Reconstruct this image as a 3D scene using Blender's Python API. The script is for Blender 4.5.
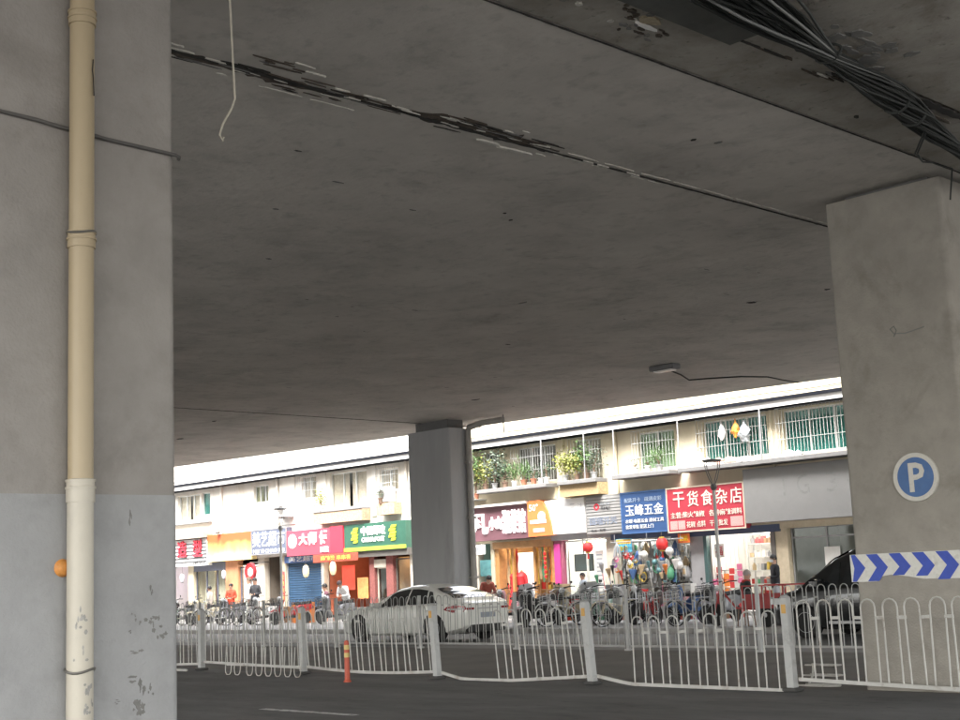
import bpy, bmesh, math, random
from mathutils import Vector, Matrix

random.seed(7)
for o in list(bpy.data.objects):
    bpy.data.objects.remove(o)
scene = bpy.context.scene
col = scene.collection
R = math.radians

# ------------------------------------------------------------------ camera
CAM = Vector((0.0, 0.0, 1.55))
pitch, roll, yaw = 0.15876, -0.04355, 0.80073
fwd = Vector((-math.sin(yaw) * math.cos(pitch), math.cos(yaw) * math.cos(pitch), math.sin(pitch)))
rgt = Vector((math.cos(yaw), math.sin(yaw), 0))
upv = rgt.cross(fwd)
r2 = rgt * math.cos(roll) + upv * math.sin(roll)
u2 = upv * math.cos(roll) - rgt * math.sin(roll)
cd = bpy.data.cameras.new('camera')
cam = bpy.data.objects.new('camera', cd)
col.objects.link(cam)
m3 = Matrix((r2, u2, -fwd)).transposed().to_4x4()
cam.matrix_world = Matrix.Translation(CAM) @ m3
cd.sensor_width = 36.0
cd.lens = 36.0 * 1350.3 / 960.0
cd.clip_start = 0.05
cd.clip_end = 2000
scene.camera = cam

# ------------------------------------------------------------------ daylight (overcast)
SUN_EL, SUN_AZ = R(58), R(25)      # azimuth: turned from -Y towards +X
world = bpy.data.worlds.new('World')
scene.world = world
world.use_nodes = True
wn = world.node_tree
bg = wn.nodes['Background']
sky = wn.nodes.new('ShaderNodeTexSky')
sky.sky_type = 'NISHITA'
sky.sun_disc = False
sky.sun_elevation = SUN_EL
sky.sun_rotation = math.pi - SUN_AZ
sky.dust_density = 4.0
sky.air_density = 1.4
hs = wn.nodes.new('ShaderNodeHueSaturation')
hs.inputs['Saturation'].default_value = 0.22
wn.links.new(sky.outputs[0], hs.inputs['Color'])
wn.links.new(hs.outputs[0], bg.inputs['Color'])
bg.inputs['Strength'].default_value = 0.15
sd = bpy.data.lights.new('sun', 'SUN')
sd.energy = 0.6
sd.angle = R(25)
sd.color = (1.0, 0.97, 0.92)
sun = bpy.data.objects.new('sun', sd)
col.objects.link(sun)
sdir = Vector((math.sin(SUN_AZ) * math.cos(SUN_EL), -math.cos(SUN_AZ) * math.cos(SUN_EL), math.sin(SUN_EL)))
sun.location = sdir * 60
sun.rotation_euler = sdir.to_track_quat('Z', 'Y').to_euler()

scene.view_settings.view_transform = 'Standard'
scene.view_settings.look = 'None'
scene.view_settings.exposure = 3.4
scene.view_settings.gamma = 1.0
scene.view_settings.use_curve_mapping = False
scene.cycles.max_bounces = 8
scene.cycles.diffuse_bounces = 5
scene.cycles.sample_clamp_indirect = 6.0
try:
    scene.cycles.use_denoising = True
except Exception:
    pass

# ------------------------------------------------------------------ materials
MATS = {}

def mat(name, c, rough=0.7, var=0.12, scale=3.0, metal=0.0, bump=0.0, bscale=None, stretch=(1, 1, 1),
        emit=None, estr=0.0, alpha_mix=None, stain=None, stain_scale=0.8, stain_amt=0.5, stain_lo=0.52, stain_hi=0.72,
        spec=0.5, coat=0.0, trans=0.0, speck=0.0, speck_scale=30.0, speck_lo=0.6, speck_hi=0.7):
    if name in MATS:
        return MATS[name]
    m = bpy.data.materials.new(name)
    m.use_nodes = True
    nt = m.node_tree
    N, L = nt.nodes, nt.links
    b = N['Principled BSDF']
    b.inputs['Roughness'].default_value = rough
    b.inputs['Metallic'].default_value = metal
    b.inputs['Specular IOR Level'].default_value = spec
    b.inputs['Coat Weight'].default_value = coat
    b.inputs['Transmission Weight'].default_value = trans
    c4 = (c[0], c[1], c[2], 1)
    b.inputs['Base Color'].default_value = c4
    tc = N.new('ShaderNodeTexCoord')
    mp = N.new('ShaderNodeMapping')
    mp.inputs['Scale'].default_value = stretch
    L.new(tc.outputs['Object'], mp.inputs['Vector'])
    src = None
    if var > 0:
        n1 = N.new('ShaderNodeTexNoise')
        n1.inputs['Scale'].default_value = scale
        n1.inputs['Detail'].default_value = 8
        n1.inputs['Roughness'].default_value = 0.65
        L.new(mp.outputs[0], n1.inputs['Vector'])
        mx = N.new('ShaderNodeMix')
        mx.data_type = 'RGBA'
        cr = N.new('ShaderNodeMapRange')
        cr.inputs['From Min'].default_value = 0.3
        cr.inputs['From Max'].default_value = 0.7
        L.new(n1.outputs['Fac'], cr.inputs['Value'])
        L.new(cr.outputs[0], mx.inputs['Factor'])
        mx.inputs['A'].default_value = tuple(max(0, v * (1 - var)) for v in c) + (1,)
        mx.inputs['B'].default_value = tuple(min(1, v * (1 + var)) for v in c) + (1,)
        src = mx.outputs['Result']
    if stain is not None:
        n2 = N.new('ShaderNodeTexNoise')
        n2.inputs['Scale'].default_value = stain_scale
        n2.inputs['Detail'].default_value = 10
        n2.inputs['Roughness'].default_value = 0.7
        n2.inputs['Distortion'].default_value = 0.4
        L.new(mp.outputs[0], n2.inputs['Vector'])
        mr = N.new('ShaderNodeMapRange')
        mr.inputs['From Min'].default_value = stain_lo
        mr.inputs['From Max'].default_value = stain_hi
        mr.inputs['To Max'].default_value = stain_amt
        L.new(n2.outputs['Fac'], mr.inputs['Value'])
        m2 = N.new('ShaderNodeMix')
        m2.data_type = 'RGBA'
        L.new(mr.outputs[0], m2.inputs['Factor'])
        if src:
            L.new(src, m2.inputs['A'])
        else:
            m2.inputs['A'].default_value = c4
        m2.inputs['B'].default_value = (stain[0], stain[1], stain[2], 1)
        src = m2.outputs['Result']
    if speck > 0:
        n4 = N.new('ShaderNodeTexNoise')
        n4.inputs['Scale'].default_value = speck_scale
        n4.inputs['Detail'].default_value = 4
        n4.inputs['Roughness'].default_value = 0.6
        L.new(mp.outputs[0], n4.inputs['Vector'])
        mr4 = N.new('ShaderNodeMapRange')
        mr4.inputs['From Min'].default_value = speck_lo
        mr4.inputs['From Max'].default_value = speck_hi
        mr4.inputs['To Min'].default_value = 1.0
        mr4.inputs['To Max'].default_value = 1.0 - speck
        L.new(n4.outputs['Fac'], mr4.inputs['Value'])
        m4 = N.new('ShaderNodeMix')
        m4.data_type = 'RGBA'
        m4.blend_type = 'MULTIPLY'
        m4.inputs['Factor'].default_value = 1.0
        if src:
            L.new(src, m4.inputs['A'])
        else:
            m4.inputs['A'].default_value = c4
        cb4 = N.new('ShaderNodeCombineColor')
        for k in range(3):
            L.new(mr4.outputs[0], cb4.inputs[k])
        L.new(cb4.outputs[0], m4.inputs['B'])
        src = m4.outputs['Result']
    if src:
        L.new(src, b.inputs['Base Color'])
    if bump > 0:
        n3 = N.new('ShaderNodeTexNoise')
        n3.inputs['Scale'].default_value = bscale or scale * 8
        n3.inputs['Detail'].default_value = 6
        L.new(mp.outputs[0], n3.inputs['Vector'])
        bp = N.new('ShaderNodeBump')
        bp.inputs['Strength'].default_value = bump
        bp.inputs['Distance'].default_value = 0.02
        L.new(n3.outputs['Fac'], bp.inputs['Height'])
        L.new(bp.outputs[0], b.inputs['Normal'])
    if emit:
        b.inputs['Emission Color'].default_value = (emit[0], emit[1], emit[2], 1)
        b.inputs['Emission Strength'].default_value = estr
    MATS[name] = m
    return m

def glassmat(name, c, rough=0.05, alpha=0.35):
    """thin window glass: part glossy, part see-through tint"""
    if name in MATS:
        return MATS[name]
    m = bpy.data.materials.new(name)
    m.use_nodes = True
    nt = m.node_tree
    N, L = nt.nodes, nt.links
    N.remove(N['Principled BSDF'])
    out = N['Material Output']
    t = N.new('ShaderNodeBsdfTransparent')
    t.inputs['Color'].default_value = (c[0], c[1], c[2], 1)
    g = N.new('ShaderNodeBsdfGlossy')
    g.inputs['Roughness'].default_value = rough
    g.inputs['Color'].default_value = (0.9, 0.95, 0.95, 1)
    mx = N.new('ShaderNodeMixShader')
    fr = N.new('ShaderNodeLayerWeight')
    fr.inputs['Blend'].default_value = 0.5
    pw_ = N.new('ShaderNodeMath')
    pw_.operation = 'POWER'
    pw_.inputs[1].default_value = 4.0
    L.new(fr.outputs['Facing'], pw_.inputs[0])
    ad = N.new('ShaderNodeMath')
    ad.operation = 'MULTIPLY_ADD'
    ad.inputs[1].default_value = 0.6
    ad.inputs[2].default_value = alpha * 0.12
    L.new(pw_.outputs[0], ad.inputs[0])
    L.new(ad.outputs[0], mx.inputs[0])
    L.new(t.outputs[0], mx.inputs[1])
    L.new(g.outputs[0], mx.inputs[2])
    L.new(mx.outputs[0], out.inputs['Surface'])
    MATS[name] = m
    return m

# ------------------------------------------------------------------ mesh helpers
class MB:
    def __init__(s):
        s.v, s.f, s.m = [], [], []

    def add(s, vs, fs, mi=0):
        k = len(s.v)
        s.v += [tuple(p) for p in vs]
        s.f += [tuple(k + i for i in f) for f in fs]
        s.m += [mi] * len(fs)
        return s

    def box(s, x0, x1, y0, y1, z0, z1, mi=0):
        if x0 > x1: x0, x1 = x1, x0
        if y0 > y1: y0, y1 = y1, y0
        if z0 > z1: z0, z1 = z1, z0
        vs = [(x0, y0, z0), (x1, y0, z0), (x1, y1, z0), (x0, y1, z0), (x0, y0, z1), (x1, y0, z1), (x1, y1, z1), (x0, y1, z1)]
        return s.add(vs, [(0, 3, 2, 1), (4, 5, 6, 7), (0, 1, 5, 4), (1, 2, 6, 5), (2, 3, 7, 6), (3, 0, 4, 7)], mi)

    def cbox(s, x0, x1, y0, y1, z0, z1, c=0.02, mi=0):
        """box with chamfered edges all round (vertical edges and the top and bottom rims)"""
        def ring(z, e):
            a, b, p, q = x0 + e, x1 - e, y0 + e, y1 - e
            k = c
            return [(a + k, p, z), (b - k, p, z), (b, p + k, z), (b, q - k, z), (b - k, q, z), (a + k, q, z), (a, q - k, z), (a, p + k, z)]
        rings = [ring(z0, c), ring(z0 + c, 0), ring(z1 - c, 0), ring(z1, c)]
        vs = [p for r in rings for p in r]
        fs = [tuple(reversed(range(8))), tuple(24 + i for i in range(8))]
        for r in range(3):
            for i in range(8):
                j = (i + 1) % 8
                fs.append((r * 8 + i, r * 8 + j, r * 8 + 8 + j, r * 8 + 8 + i))
        return s.add(vs, fs, mi)

    def tube(s, pts, r, n=8, cap=True, mi=0, closed=False):
        pts = [Vector(p) for p in pts]
        rs = r if isinstance(r, (list, tuple)) else [r] * len(pts)
        vs, fs = [], []
        prev = None
        L = len(pts)
        for i, p in enumerate(pts):
            if closed:
                t = pts[(i + 1) % L] - pts[i - 1]
            else:
                t = pts[min(i + 1, L - 1)] - pts[max(i - 1, 0)]
            if t.length < 1e-9:
                t = Vector((0, 0, 1))
            t.normalize()
            if prev is None:
                a = Vector((0, 0, 1)) if abs(t.z) < 0.9 else Vector((1, 0, 0))
                u = t.cross(a).normalized()
            else:
                u = (prev - t * prev.dot(t))
                u = u.normalized() if u.length > 1e-6 else t.orthogonal().normalized()
            prev = u
            w = t.cross(u)
            for k in range(n):
                a = 2 * math.pi * k / n
                vs.append(p + (u * math.cos(a) + w * math.sin(a)) * rs[i])
        for i in range(L if closed else L - 1):
            i2 = (i + 1) % L
            for k in range(n):
                k2 = (k + 1) % n
                fs.append((i * n + k, i * n + k2, i2 * n + k2, i2 * n + k))
        if cap and not closed:
            fs.append(tuple(reversed(range(n))))
            fs.append(tuple((L - 1) * n + k for k in range(n)))
        return s.add(vs, fs, mi)

    def cyl(s, p0, p1, r, n=12, mi=0):
        return s.tube([p0, p1], r, n, True, mi)

    def lathe(s, prof, c=(0, 0, 0), n=16, axis='z', mi=0):
        """prof: list of (radius, height)"""
        vs, fs = [], []
        for (r, h) in prof:
            for k in range(n):
                a = 2 * math.pi * k / n
                x, y = r * math.cos(a), r * math.sin(a)
                if axis == 'z': p = (c[0] + x, c[1] + y, c[2] + h)
                elif axis == 'y': p = (c[0] + x, c[1] + h, c[2] + y)
                else: p = (c[0] + h, c[1] + x, c[2] + y)
                vs.append(p)
        for i in range(len(prof) - 1):
            for k in range(n):
                k2 = (k + 1) % n
                fs.append((i * n + k, i * n + k2, (i + 1) * n + k2, (i + 1) * n + k))
        fs.append(tuple(reversed(range(n))))
        fs.append(tuple((len(prof) - 1) * n + k for k in range(n)))
        return s.add(vs, fs, mi)

    def prism(s, poly, d0, d1, axis='y', mi=0):
        """extrude a 2D outline; axis y: poly is (x,z); axis z: poly is (x,y); axis x: poly is (y,z)"""
        n = len(poly)
        def P(a, b, d):
            return (a, d, b) if axis == 'y' else ((a, b, d) if axis == 'z' else (d, a, b))
        vs = [P(a, b, d0) for a, b in poly] + [P(a, b, d1) for a, b in poly]
        fs = [tuple(range(n)), tuple(reversed(range(n, 2 * n)))]
        for i in range(n):
            j = (i + 1) % n
            fs.append((i, n + i, n + j, j))
        return s.add(vs, fs, mi)

    def build(s, name, mats, parent=None, loc=None, smooth=False, fixn=True):
        if parent is not None and loc is None and parent.get('_world'):
            o3 = parent.location
            verts = [(a - o3.x, b - o3.y, c - o3.z) for a, b, c in s.v]
        else:
            verts = s.v
        me = bpy.data.meshes.new(name)
        me.from_pydata(verts, [], s.f)
        if not isinstance(mats, (list, tuple)):
            mats = [mats]
        for mm in mats:
            me.materials.append(mm)
        if len(mats) > 1:
            me.polygons.foreach_set('material_index', s.m)
        if fixn:
            bm = bmesh.new()
            bm.from_mesh(me)
            bmesh.ops.recalc_face_normals(bm, faces=bm.faces)
            bm.to_mesh(me)
            bm.free()
        if smooth:
            me.polygons.foreach_set('use_smooth', [True] * len(me.polygons))
            try:
                me.set_sharp_from_angle(angle=R(38))
            except Exception:
                pass
        me.update()
        o = bpy.data.objects.new(name, me)
        col.objects.link(o)
        if parent is not None:
            o.parent = parent
        if loc is not None:
            o.location = loc
        return o

def tag(o, label=None, cat=None, group=None, kind=None):
    if label: o['label'] = label
    if cat: o['category'] = cat
    if group: o['group'] = group
    if kind: o['kind'] = kind
    return o

def thing(name, label, cat, loc=(0, 0, 0), rz=0.0, group=None, world=False, parent=None):
    o = bpy.data.objects.new(name, None)
    o.empty_display_size = 0.2
    col.objects.link(o)
    o.location = loc
    o.rotation_euler = (0, 0, rz)
    tag(o, label, cat, group)
    if world:
        o['_world'] = 1
    return o

def copy_tree(o, parent=None):
    c = o.copy()
    col.objects.link(c)
    c.parent = parent
    for ch in list(o.children):
        copy_tree(ch, c)
    return c

def copy_obj(o, parent, loc=None):
    c = o.copy()
    col.objects.link(c)
    c.parent = parent
    if loc is not None:
        c.location = loc
    return c

_TXT = {}

def text_mesh(body, bold=0.0):
    k = (body, bold)
    if k not in _TXT:
        c = bpy.data.curves.new('lettering', 'FONT')
        c.body = body
        c.size = 1
        c.offset = bold
        c.resolution_u = 2
        c.align_x = 'LEFT'
        t = bpy.data.objects.new('lettering', c)
        col.objects.link(t)
        dg = bpy.context.evaluated_depsgraph_get()
        dg.update()
        me = bpy.data.meshes.new_from_object(t.evaluated_get(dg))
        vs = [tuple(v.co) for v in me.vertices]
        fs = [tuple(p.vertices) for p in me.polygons]
        bpy.data.objects.remove(t)
        bpy.data.meshes.remove(me)
        _TXT[k] = (vs, fs)
    return _TXT[k]

def letter(body, x0, x1, z0, z1, y, m, parent, bold=0.006, name='lettering', depth=0.012, slant=0.0):
    """flat lettering that fills the box x0..x1, z0..z1 on a sign facing -Y"""
    vs, fs = text_mesh(body, bold)
    if not vs:
        return None
    ax, bx = min(v[0] for v in vs), max(v[0] for v in vs)
    az, bz = min(v[1] for v in vs), max(v[1] for v in vs)
    sx = (x1 - x0) / max(bx - ax, 1e-6)
    sz = (z1 - z0) / max(bz - az, 1e-6)
    P = [(x0 + (v[0] - ax) * sx, z0 + (v[1] - az) * sz) for v in vs]
    b = MB()
    n = len(P)
    front = [(a, y - depth, c + (a - x0) * slant) for a, c in P]
    b.v = front + [(a, y, c + (a - x0) * slant) for a, c in P]
    edges = {}
    for f in fs:
        for i in range(len(f)):
            e = (f[i], f[(i + 1) % len(f)])
            if (e[1], e[0]) in edges:
                edges.pop((e[1], e[0]))
            else:
                edges[e] = 1
    b.f = [tuple(f) for f in fs] + [(e[0], e[1], n + e[1], n + e[0]) for e in edges]
    b.m = [0] * len(b.f)
    return b.build(name, m, parent, fixn=False)

def disc(cx, cz, r, y0, y1, n=28):
    b = MB()
    b.prism([(cx + r * math.cos(2 * math.pi * k / n), cz + r * math.sin(2 * math.pi * k / n)) for k in range(n)], y0, y1, 'y')
    return b

def ringmesh(cx, cz, r0, r1, y0, y1, n=32):
    b = MB()
    vs, fs = [], []
    for k in range(n):
        a = 2 * math.pi * k / n
        c, s_ = math.cos(a), math.sin(a)
        vs += [(cx + r0 * c, y0, cz + r0 * s_), (cx + r1 * c, y0, cz + r1 * s_), (cx + r1 * c, y1, cz + r1 * s_), (cx + r0 * c, y1, cz + r0 * s_)]
    for k in range(n):
        j = (k + 1) % n
        for q in range(4):
            fs.append((k * 4 + q, j * 4 + q, j * 4 + (q + 1) % 4, k * 4 + (q + 1) % 4))
    return b.add(vs, fs)

def rnd(a, b):
    return random.uniform(a, b)

def wall_holes(b, x0, x1, z0, z1, y0, y1, holes, mi=0):
    """a wall slab facing -Y (front y0, back y1) with rectangular openings and their reveals"""
    xs = sorted(set([x0, x1] + [h[0] for h in holes] + [h[1] for h in holes]))
    zs = sorted(set([z0, z1] + [h[2] for h in holes] + [h[3] for h in holes]))
    xs = [x for x in xs if x0 <= x <= x1]
    zs = [z for z in zs if z0 <= z <= z1]
    for i in range(len(xs) - 1):
        for j in range(len(zs) - 1):
            cx, cz = (xs[i] + xs[i + 1]) / 2, (zs[j] + zs[j + 1]) / 2
            if any(h[0] < cx < h[1] and h[2] < cz < h[3] for h in holes):
                continue
            a, c, d, e = xs[i], xs[i + 1], zs[j], zs[j + 1]
            b.add([(a, y0, d), (c, y0, d), (c, y0, e), (a, y0, e)], [(0, 1, 2, 3)], mi)
            b.add([(a, y1, d), (c, y1, d), (c, y1, e), (a, y1, e)], [(3, 2, 1, 0)], mi)
    for (a, c, d, e) in holes:
        b.add([(a, y0, d), (a, y1, d), (a, y1, e), (a, y0, e)], [(0, 1, 2, 3)], mi)
        b.add([(c, y0, d), (c, y1, d), (c, y1, e), (c, y0, e)], [(3, 2, 1, 0)], mi)
        b.add([(a, y0, e), (c, y0, e), (c, y1, e), (a, y1, e)], [(0, 1, 2, 3)], mi)
        b.add([(a, y0, d), (c, y0, d), (c, y1, d), (a, y1, d)], [(3, 2, 1, 0)], mi)
    return b

# ------------------------------------------------------------------ surface materials
M_ground = mat('ground_soil', (0.12, 0.115, 0.105), 0.9, 0.15, 0.6)
M_asph = mat('asphalt_near', (0.14, 0.139, 0.137), 0.8, 0.3, 0.9, bump=0.35, bscale=90, stain=(0.07, 0.07, 0.07), stain_scale=0.45, stain_amt=0.7, stretch=(0.5, 1.3, 1), spec=0.3, speck=0.35, speck_scale=7, speck_lo=0.6, speck_hi=0.68)
M_asph2 = mat('asphalt_far', (0.21, 0.207, 0.20), 0.85, 0.15, 0.9, bump=0.25, bscale=80, stain=(0.06, 0.06, 0.06), stain_scale=0.4, stain_amt=0.5)  # base colour lightened for the sky light that falls on the far road
M_median = mat('median_concrete', (0.15, 0.14, 0.128), 0.9, 0.18, 0.8, bump=0.25, bscale=70, stain=(0.05, 0.045, 0.04), stain_scale=0.5, stain_amt=0.6)
M_pave = mat('sidewalk_concrete', (0.29, 0.283, 0.27), 0.85, 0.15, 1.5, bump=0.2, bscale=60, stain=(0.1, 0.095, 0.09), stain_scale=0.7, stain_amt=0.5)
M_kerb = mat('kerb_stone', (0.36, 0.35, 0.335), 0.8, 0.15, 3.0, bump=0.2, stain=(0.15, 0.14, 0.13), stain_scale=1.5, stain_amt=0.5)
M_paint = mat('road_paint', (0.62, 0.62, 0.6), 0.7, 0.1, 6.0, stain=(0.12, 0.12, 0.12), stain_scale=7, stain_amt=0.9, stain_lo=0.5, stain_hi=0.62)
M_conc = mat('deck_concrete', (0.48, 0.452, 0.41), 0.9, 0.14, 0.7, bump=0.6, bscale=10, stretch=(1.0, 1.0, 1.0),
             stain=(0.25, 0.235, 0.21), stain_scale=0.9, stain_amt=0.6, stain_lo=0.5, stain_hi=0.75, spec=0.2, speck=0.2, speck_scale=5.0, speck_lo=0.54, speck_hi=0.74)
M_conc_b = mat('deck_concrete_old', (0.33, 0.31, 0.275), 0.92, 0.22, 0.9, bump=0.5, bscale=12, stain=(0.15, 0.125, 0.095), stain_scale=1.1, stain_amt=0.7, stain_lo=0.45, stain_hi=0.7, spec=0.2, speck=0.4, speck_scale=9.0)
M_pil = mat('pillar_concrete', (0.285, 0.266, 0.246), 0.9, 0.09, 2.2, bump=0.3, bscale=45, stain=(0.2, 0.183, 0.165), stain_scale=1.2, stain_amt=0.6, spec=0.2, speck=0.10, speck_scale=3.5, speck_lo=0.45)
M_pil_warm = mat('pillar_concrete_warm', (0.335, 0.312, 0.275), 0.9, 0.1, 2.2, bump=0.3, bscale=45, stain=(0.2, 0.185, 0.155), stain_scale=1.4, stain_amt=0.6, spec=0.2, speck=0.12, speck_scale=3.5, speck_lo=0.45)
M_pil_paint = mat('pillar_grey_paint', (0.295, 0.294, 0.293), 0.75, 0.08, 3.0, bump=0.25, bscale=50, stain=(0.25, 0.25, 0.245), stain_scale=2.6, stain_amt=0.5, stain_lo=0.55, stain_hi=0.7, speck=0.12, speck_scale=5, speck_lo=0.5, speck_hi=0.72)
M_dark = mat('joint_dark', (0.025, 0.023, 0.02), 0.95, 0.3, 8.0)
M_rust = mat('joint_filler', (0.07, 0.055, 0.042), 0.95, 0.4, 9.0, bump=0.6, bscale=30)
M_flake = mat('concrete_flake', (0.50, 0.48, 0.43), 0.9, 0.25, 9.0, bump=0.4, bscale=40)
M_scuff = mat('bare_scuff', (0.17, 0.165, 0.155), 0.9, 0.2, 12)

# ------------------------------------------------------------------ ground, roads, pavement
tag(MB().add([(-900, -900, -0.02), (900, -900, -0.02), (900, 900, -0.02), (-900, 900, -0.02)], [(0, 1, 2, 3)]).build('ground', M_ground), kind='structure')
tag(MB().add([(-120, -16, 0.0), (80, -16, 0.0), (80, 14.75, 0.0), (-120, 14.75, 0.0)], [(0, 1, 2, 3)]).build('near_road', M_asph), kind='structure')
tag(MB().add([(-120, 14.75, 0.001), (80, 14.75, 0.001), (80, 20.75, 0.001), (-120, 20.75, 0.001)], [(0, 1, 2, 3)]).build('median_strip', M_median), kind='structure')
tag(MB().add([(-120, 20.75, 0.0), (80, 20.75, 0.0), (80, 26.0, 0.0), (-120, 26.0, 0.0)], [(0, 1, 2, 3)]).build('far_road', M_asph2), kind='structure')
pave = tag(MB().box(-120, 80, 26.25, 32.6, -0.01, 0.13).build('sidewalk', M_pave), kind='structure')
kerb = thing('kerb', None, None, (-30, 26, 0), world=True)
tag(kerb, kind='structure')
kb = MB().cbox(0, 0.985, 0, 0.25, -0.01, 0.14, 0.018)
k0 = kb.build('kerb_stone', M_kerb, kerb, loc=(-40, 0.0, 0))
for i in range(1, 66):
    copy_obj(k0, kerb, (-40 + i * 1.0, rnd(-0.006, 0.006), rnd(-0.004, 0.004)))
step = tag(MB().cbox(-66, -8, 32.3, 33.0, 0.13, 0.26, 0.015).build('shop_step', M_kerb), kind='structure')

def dash(x0, x1, y, w=0.13):
    b = MB()
    n = 12
    top, bot = [], []
    for i in range(n + 1):
        x = x0 + (x1 - x0) * i / n
        top.append((x, y + w / 2 + rnd(-0.012, 0.012)))
        bot.append((x, y - w / 2 + rnd(-0.012, 0.012)))
    b.v = [(a, c, 0.005) for a, c in bot + top[::-1]]
    b.f = [tuple(range(len(b.v)))]
    b.m = [0]
    return tag(b.build('lane_marking', M_paint), kind='structure')
for i in range(-7, 6):
    dash(-14.75 + i * 6, -12.85 + i * 6, 10.18)

# ------------------------------------------------------------------ viaduct deck
H = 6.1
via = thing('viaduct', 'wide grey concrete viaduct deck spanning overhead', 'viaduct', (-20, 12, 0), world=True)
YN, XR = -11.0, 11.0          # near edge and right-hand end of the deck, unseen, extended to darken the soffit
def yfar(x):
    return 29.9 + (x + 17.8) * 0.109 if x > -60 else 25.3

def slab(poly, z0, z1, m, name='deck_slab', flat=True):
    b = MB()
    b.prism(poly, z0, z1, 'z')
    return b.build(name, m, via)
g = 0.02
slab([(-29.55 + g, YN), (-9.62 - g, YN), (-9.62 - g, yfar(-9.6)), (-29.9 + g, yfar(-29.9))], H, H + 0.7, M_conc)
slab([(-9.62 + g, YN), (-7.22 - g, YN), (-7.22 - g, yfar(-7.2)), (-9.62 + g, yfar(-9.6))], H + 0.004, H + 0.7, M_conc)
slab([(-7.22 + g, YN), (-6.42, YN), (-6.42, 9.3), (-6.25, 9.5), (-6.25, yfar(-6.2)), (-7.22 + g, yfar(-7.2))], H + 0.012, H + 0.7, M_conc_b)
slab([(-6.17, 9.5), (XR, 9.5), (XR, yfar(XR)), (-6.17, yfar(-6.2))], H + 0.03, H + 0.7, M_conc_b)
slab([(-6.17, YN), (XR, YN), (XR, 7.2), (-6.17, 7.2)], H + 0.03, H + 0.7, M_conc)
slab([(-5.3, 7.2), (XR, 7.2), (XR, 9.5), (-5.3, 9.5)], H + 0.03, H + 0.7, M_conc_b)
slab([(-95, YN), (-29.55 - g, YN), (-29.9 - g, yfar(-29.9)), (-60, yfar(-60)), (-95, yfar(-60))], H + 0.006, H + 0.7, M_conc)
slab([(-95, YN), (XR, YN), (XR, yfar(XR)), (-60, yfar(-60)), (-95, yfar(-60))], H + 0.7, H + 1.0, M_conc_b, 'deck_topping')
# edge parapets; the unseen far one is raised to block skylight from the shops
slab([(-95, YN), (XR, YN), (XR, YN + 0.25), (-95, YN + 0.25)], H + 1.0, H + 1.9, M_conc, 'parapet')
slab([(XR, yfar(XR) - 0.25), (XR, yfar(XR)), (-60, yfar(-60)), (-95, yfar(-60)), (-95, yfar(-60) - 0.25), (-60, yfar(-60) - 0.25)], H + 1.0, H + 2.6, M_conc, 'parapet')
# drain pipe inside the open slot beside a box coloured dark as the recess's shade
MB().cyl((-5.82, 8.75, 6.0), (-5.82, 8.75, 6.85), 0.07, 12).build('drain_pipe', mat('old_pvc', (0.17, 0.165, 0.15), 0.7), via, smooth=True)
MB().box(-6.44, -6.1, 7.25, 9.44, 6.02, 6.5).build('recess_shade_box', mat('recess_shade', (0.075, 0.078, 0.07), 0.8, 0.3, 3.0), via)

def jagged(name, m, pts, wfun, z, seed, y_axis=True):
    """ragged strip on the underside following a line in plan, as a thin slab hanging 6 mm"""
    rr = random.Random(seed)
    (xa, ya), (xb, yb) = pts
    n = int(math.hypot(xb - xa, yb - ya) / 0.07)
    a, c = [], []
    for i in range(n + 1):
        t = i / n
        w = wfun(t, rr)
        cx, cy = xa + (xb - xa) * t, ya + (yb - ya) * t
        a.append((cx - w * (0.4 + 0.6 * rr.random()), cy))
        c.append((cx + w * (0.4 + 0.6 * rr.random()), cy))
    b = MB()
    vs = [(p[0], p[1], z) for p in a] + [(p[0], p[1], z) for p in c] + [(p[0], p[1], z + 0.012) for p in a] + [(p[0], p[1], z + 0.012) for p in c]
    k = n + 1
    fs = []
    for i in range(n):
        fs += [(i, i + 1, k + i + 1, k + i), (i, 2 * k + i, 2 * k + i + 1, i + 1), (k + i, k + i + 1, 3 * k + i + 1, 3 * k + i)]
    b.add(vs, fs)
    return b.build(name, m, via)

def bumpw(t, peaks, base):
    return base + sum(h * math.exp(-((t - c) / s) ** 2) for c, s, h in peaks)
jagged('expansion_joint', M_dark, ((-9.62, -3.0), (-9.62, 22.0)), lambda t, r: bumpw(t, [(0.37, 0.02, 0.025), (0.40, 0.03, 0.03), (0.475, 0.02, 0.025), (0.515, 0.012, 0.03)], 0.016) * rnd(0.7, 1.3), H - 0.006, 1)
jagged('joint_filler', M_rust, ((-9.55, 7.9), (-9.55, 10.6)), lambda t, r: bumpw(t, [(0.35, 0.12, 0.1), (0.7, 0.1, 0.14)], 0.02) * r.uniform(0.5, 1.5), H - 0.002, 2)
jagged('joint_filler', M_rust, ((-9.66, 5.3), (-9.66, 7.6)), lambda t, r: bumpw(t, [(0.2, 0.2, 0.07), (0.7, 0.15, 0.05)], 0.02) * r.uniform(0.5, 1.5), H - 0.003, 3)
jagged('construction_joint', M_dark, ((-7.22, -3), (-7.22, 20)), lambda t, r: 0.008 * r.uniform(0.5, 1.4), H - 0.005, 4)
jagged('expansion_joint', M_dark, ((-6.2, 9.5), (-6.24, 16)), lambda t, r: bumpw(t, [(0.1, 0.15, 0.03), (0.5, 0.15, 0.05)], 0.02) * r.uniform(0.7, 1.3), H - 0.003, 5)
jagged('expansion_joint', M_dark, ((-29.55, 3), (-29.9, 29)), lambda t, r: 0.035 * r.uniform(0.8, 1.2), H - 0.006, 6)
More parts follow.
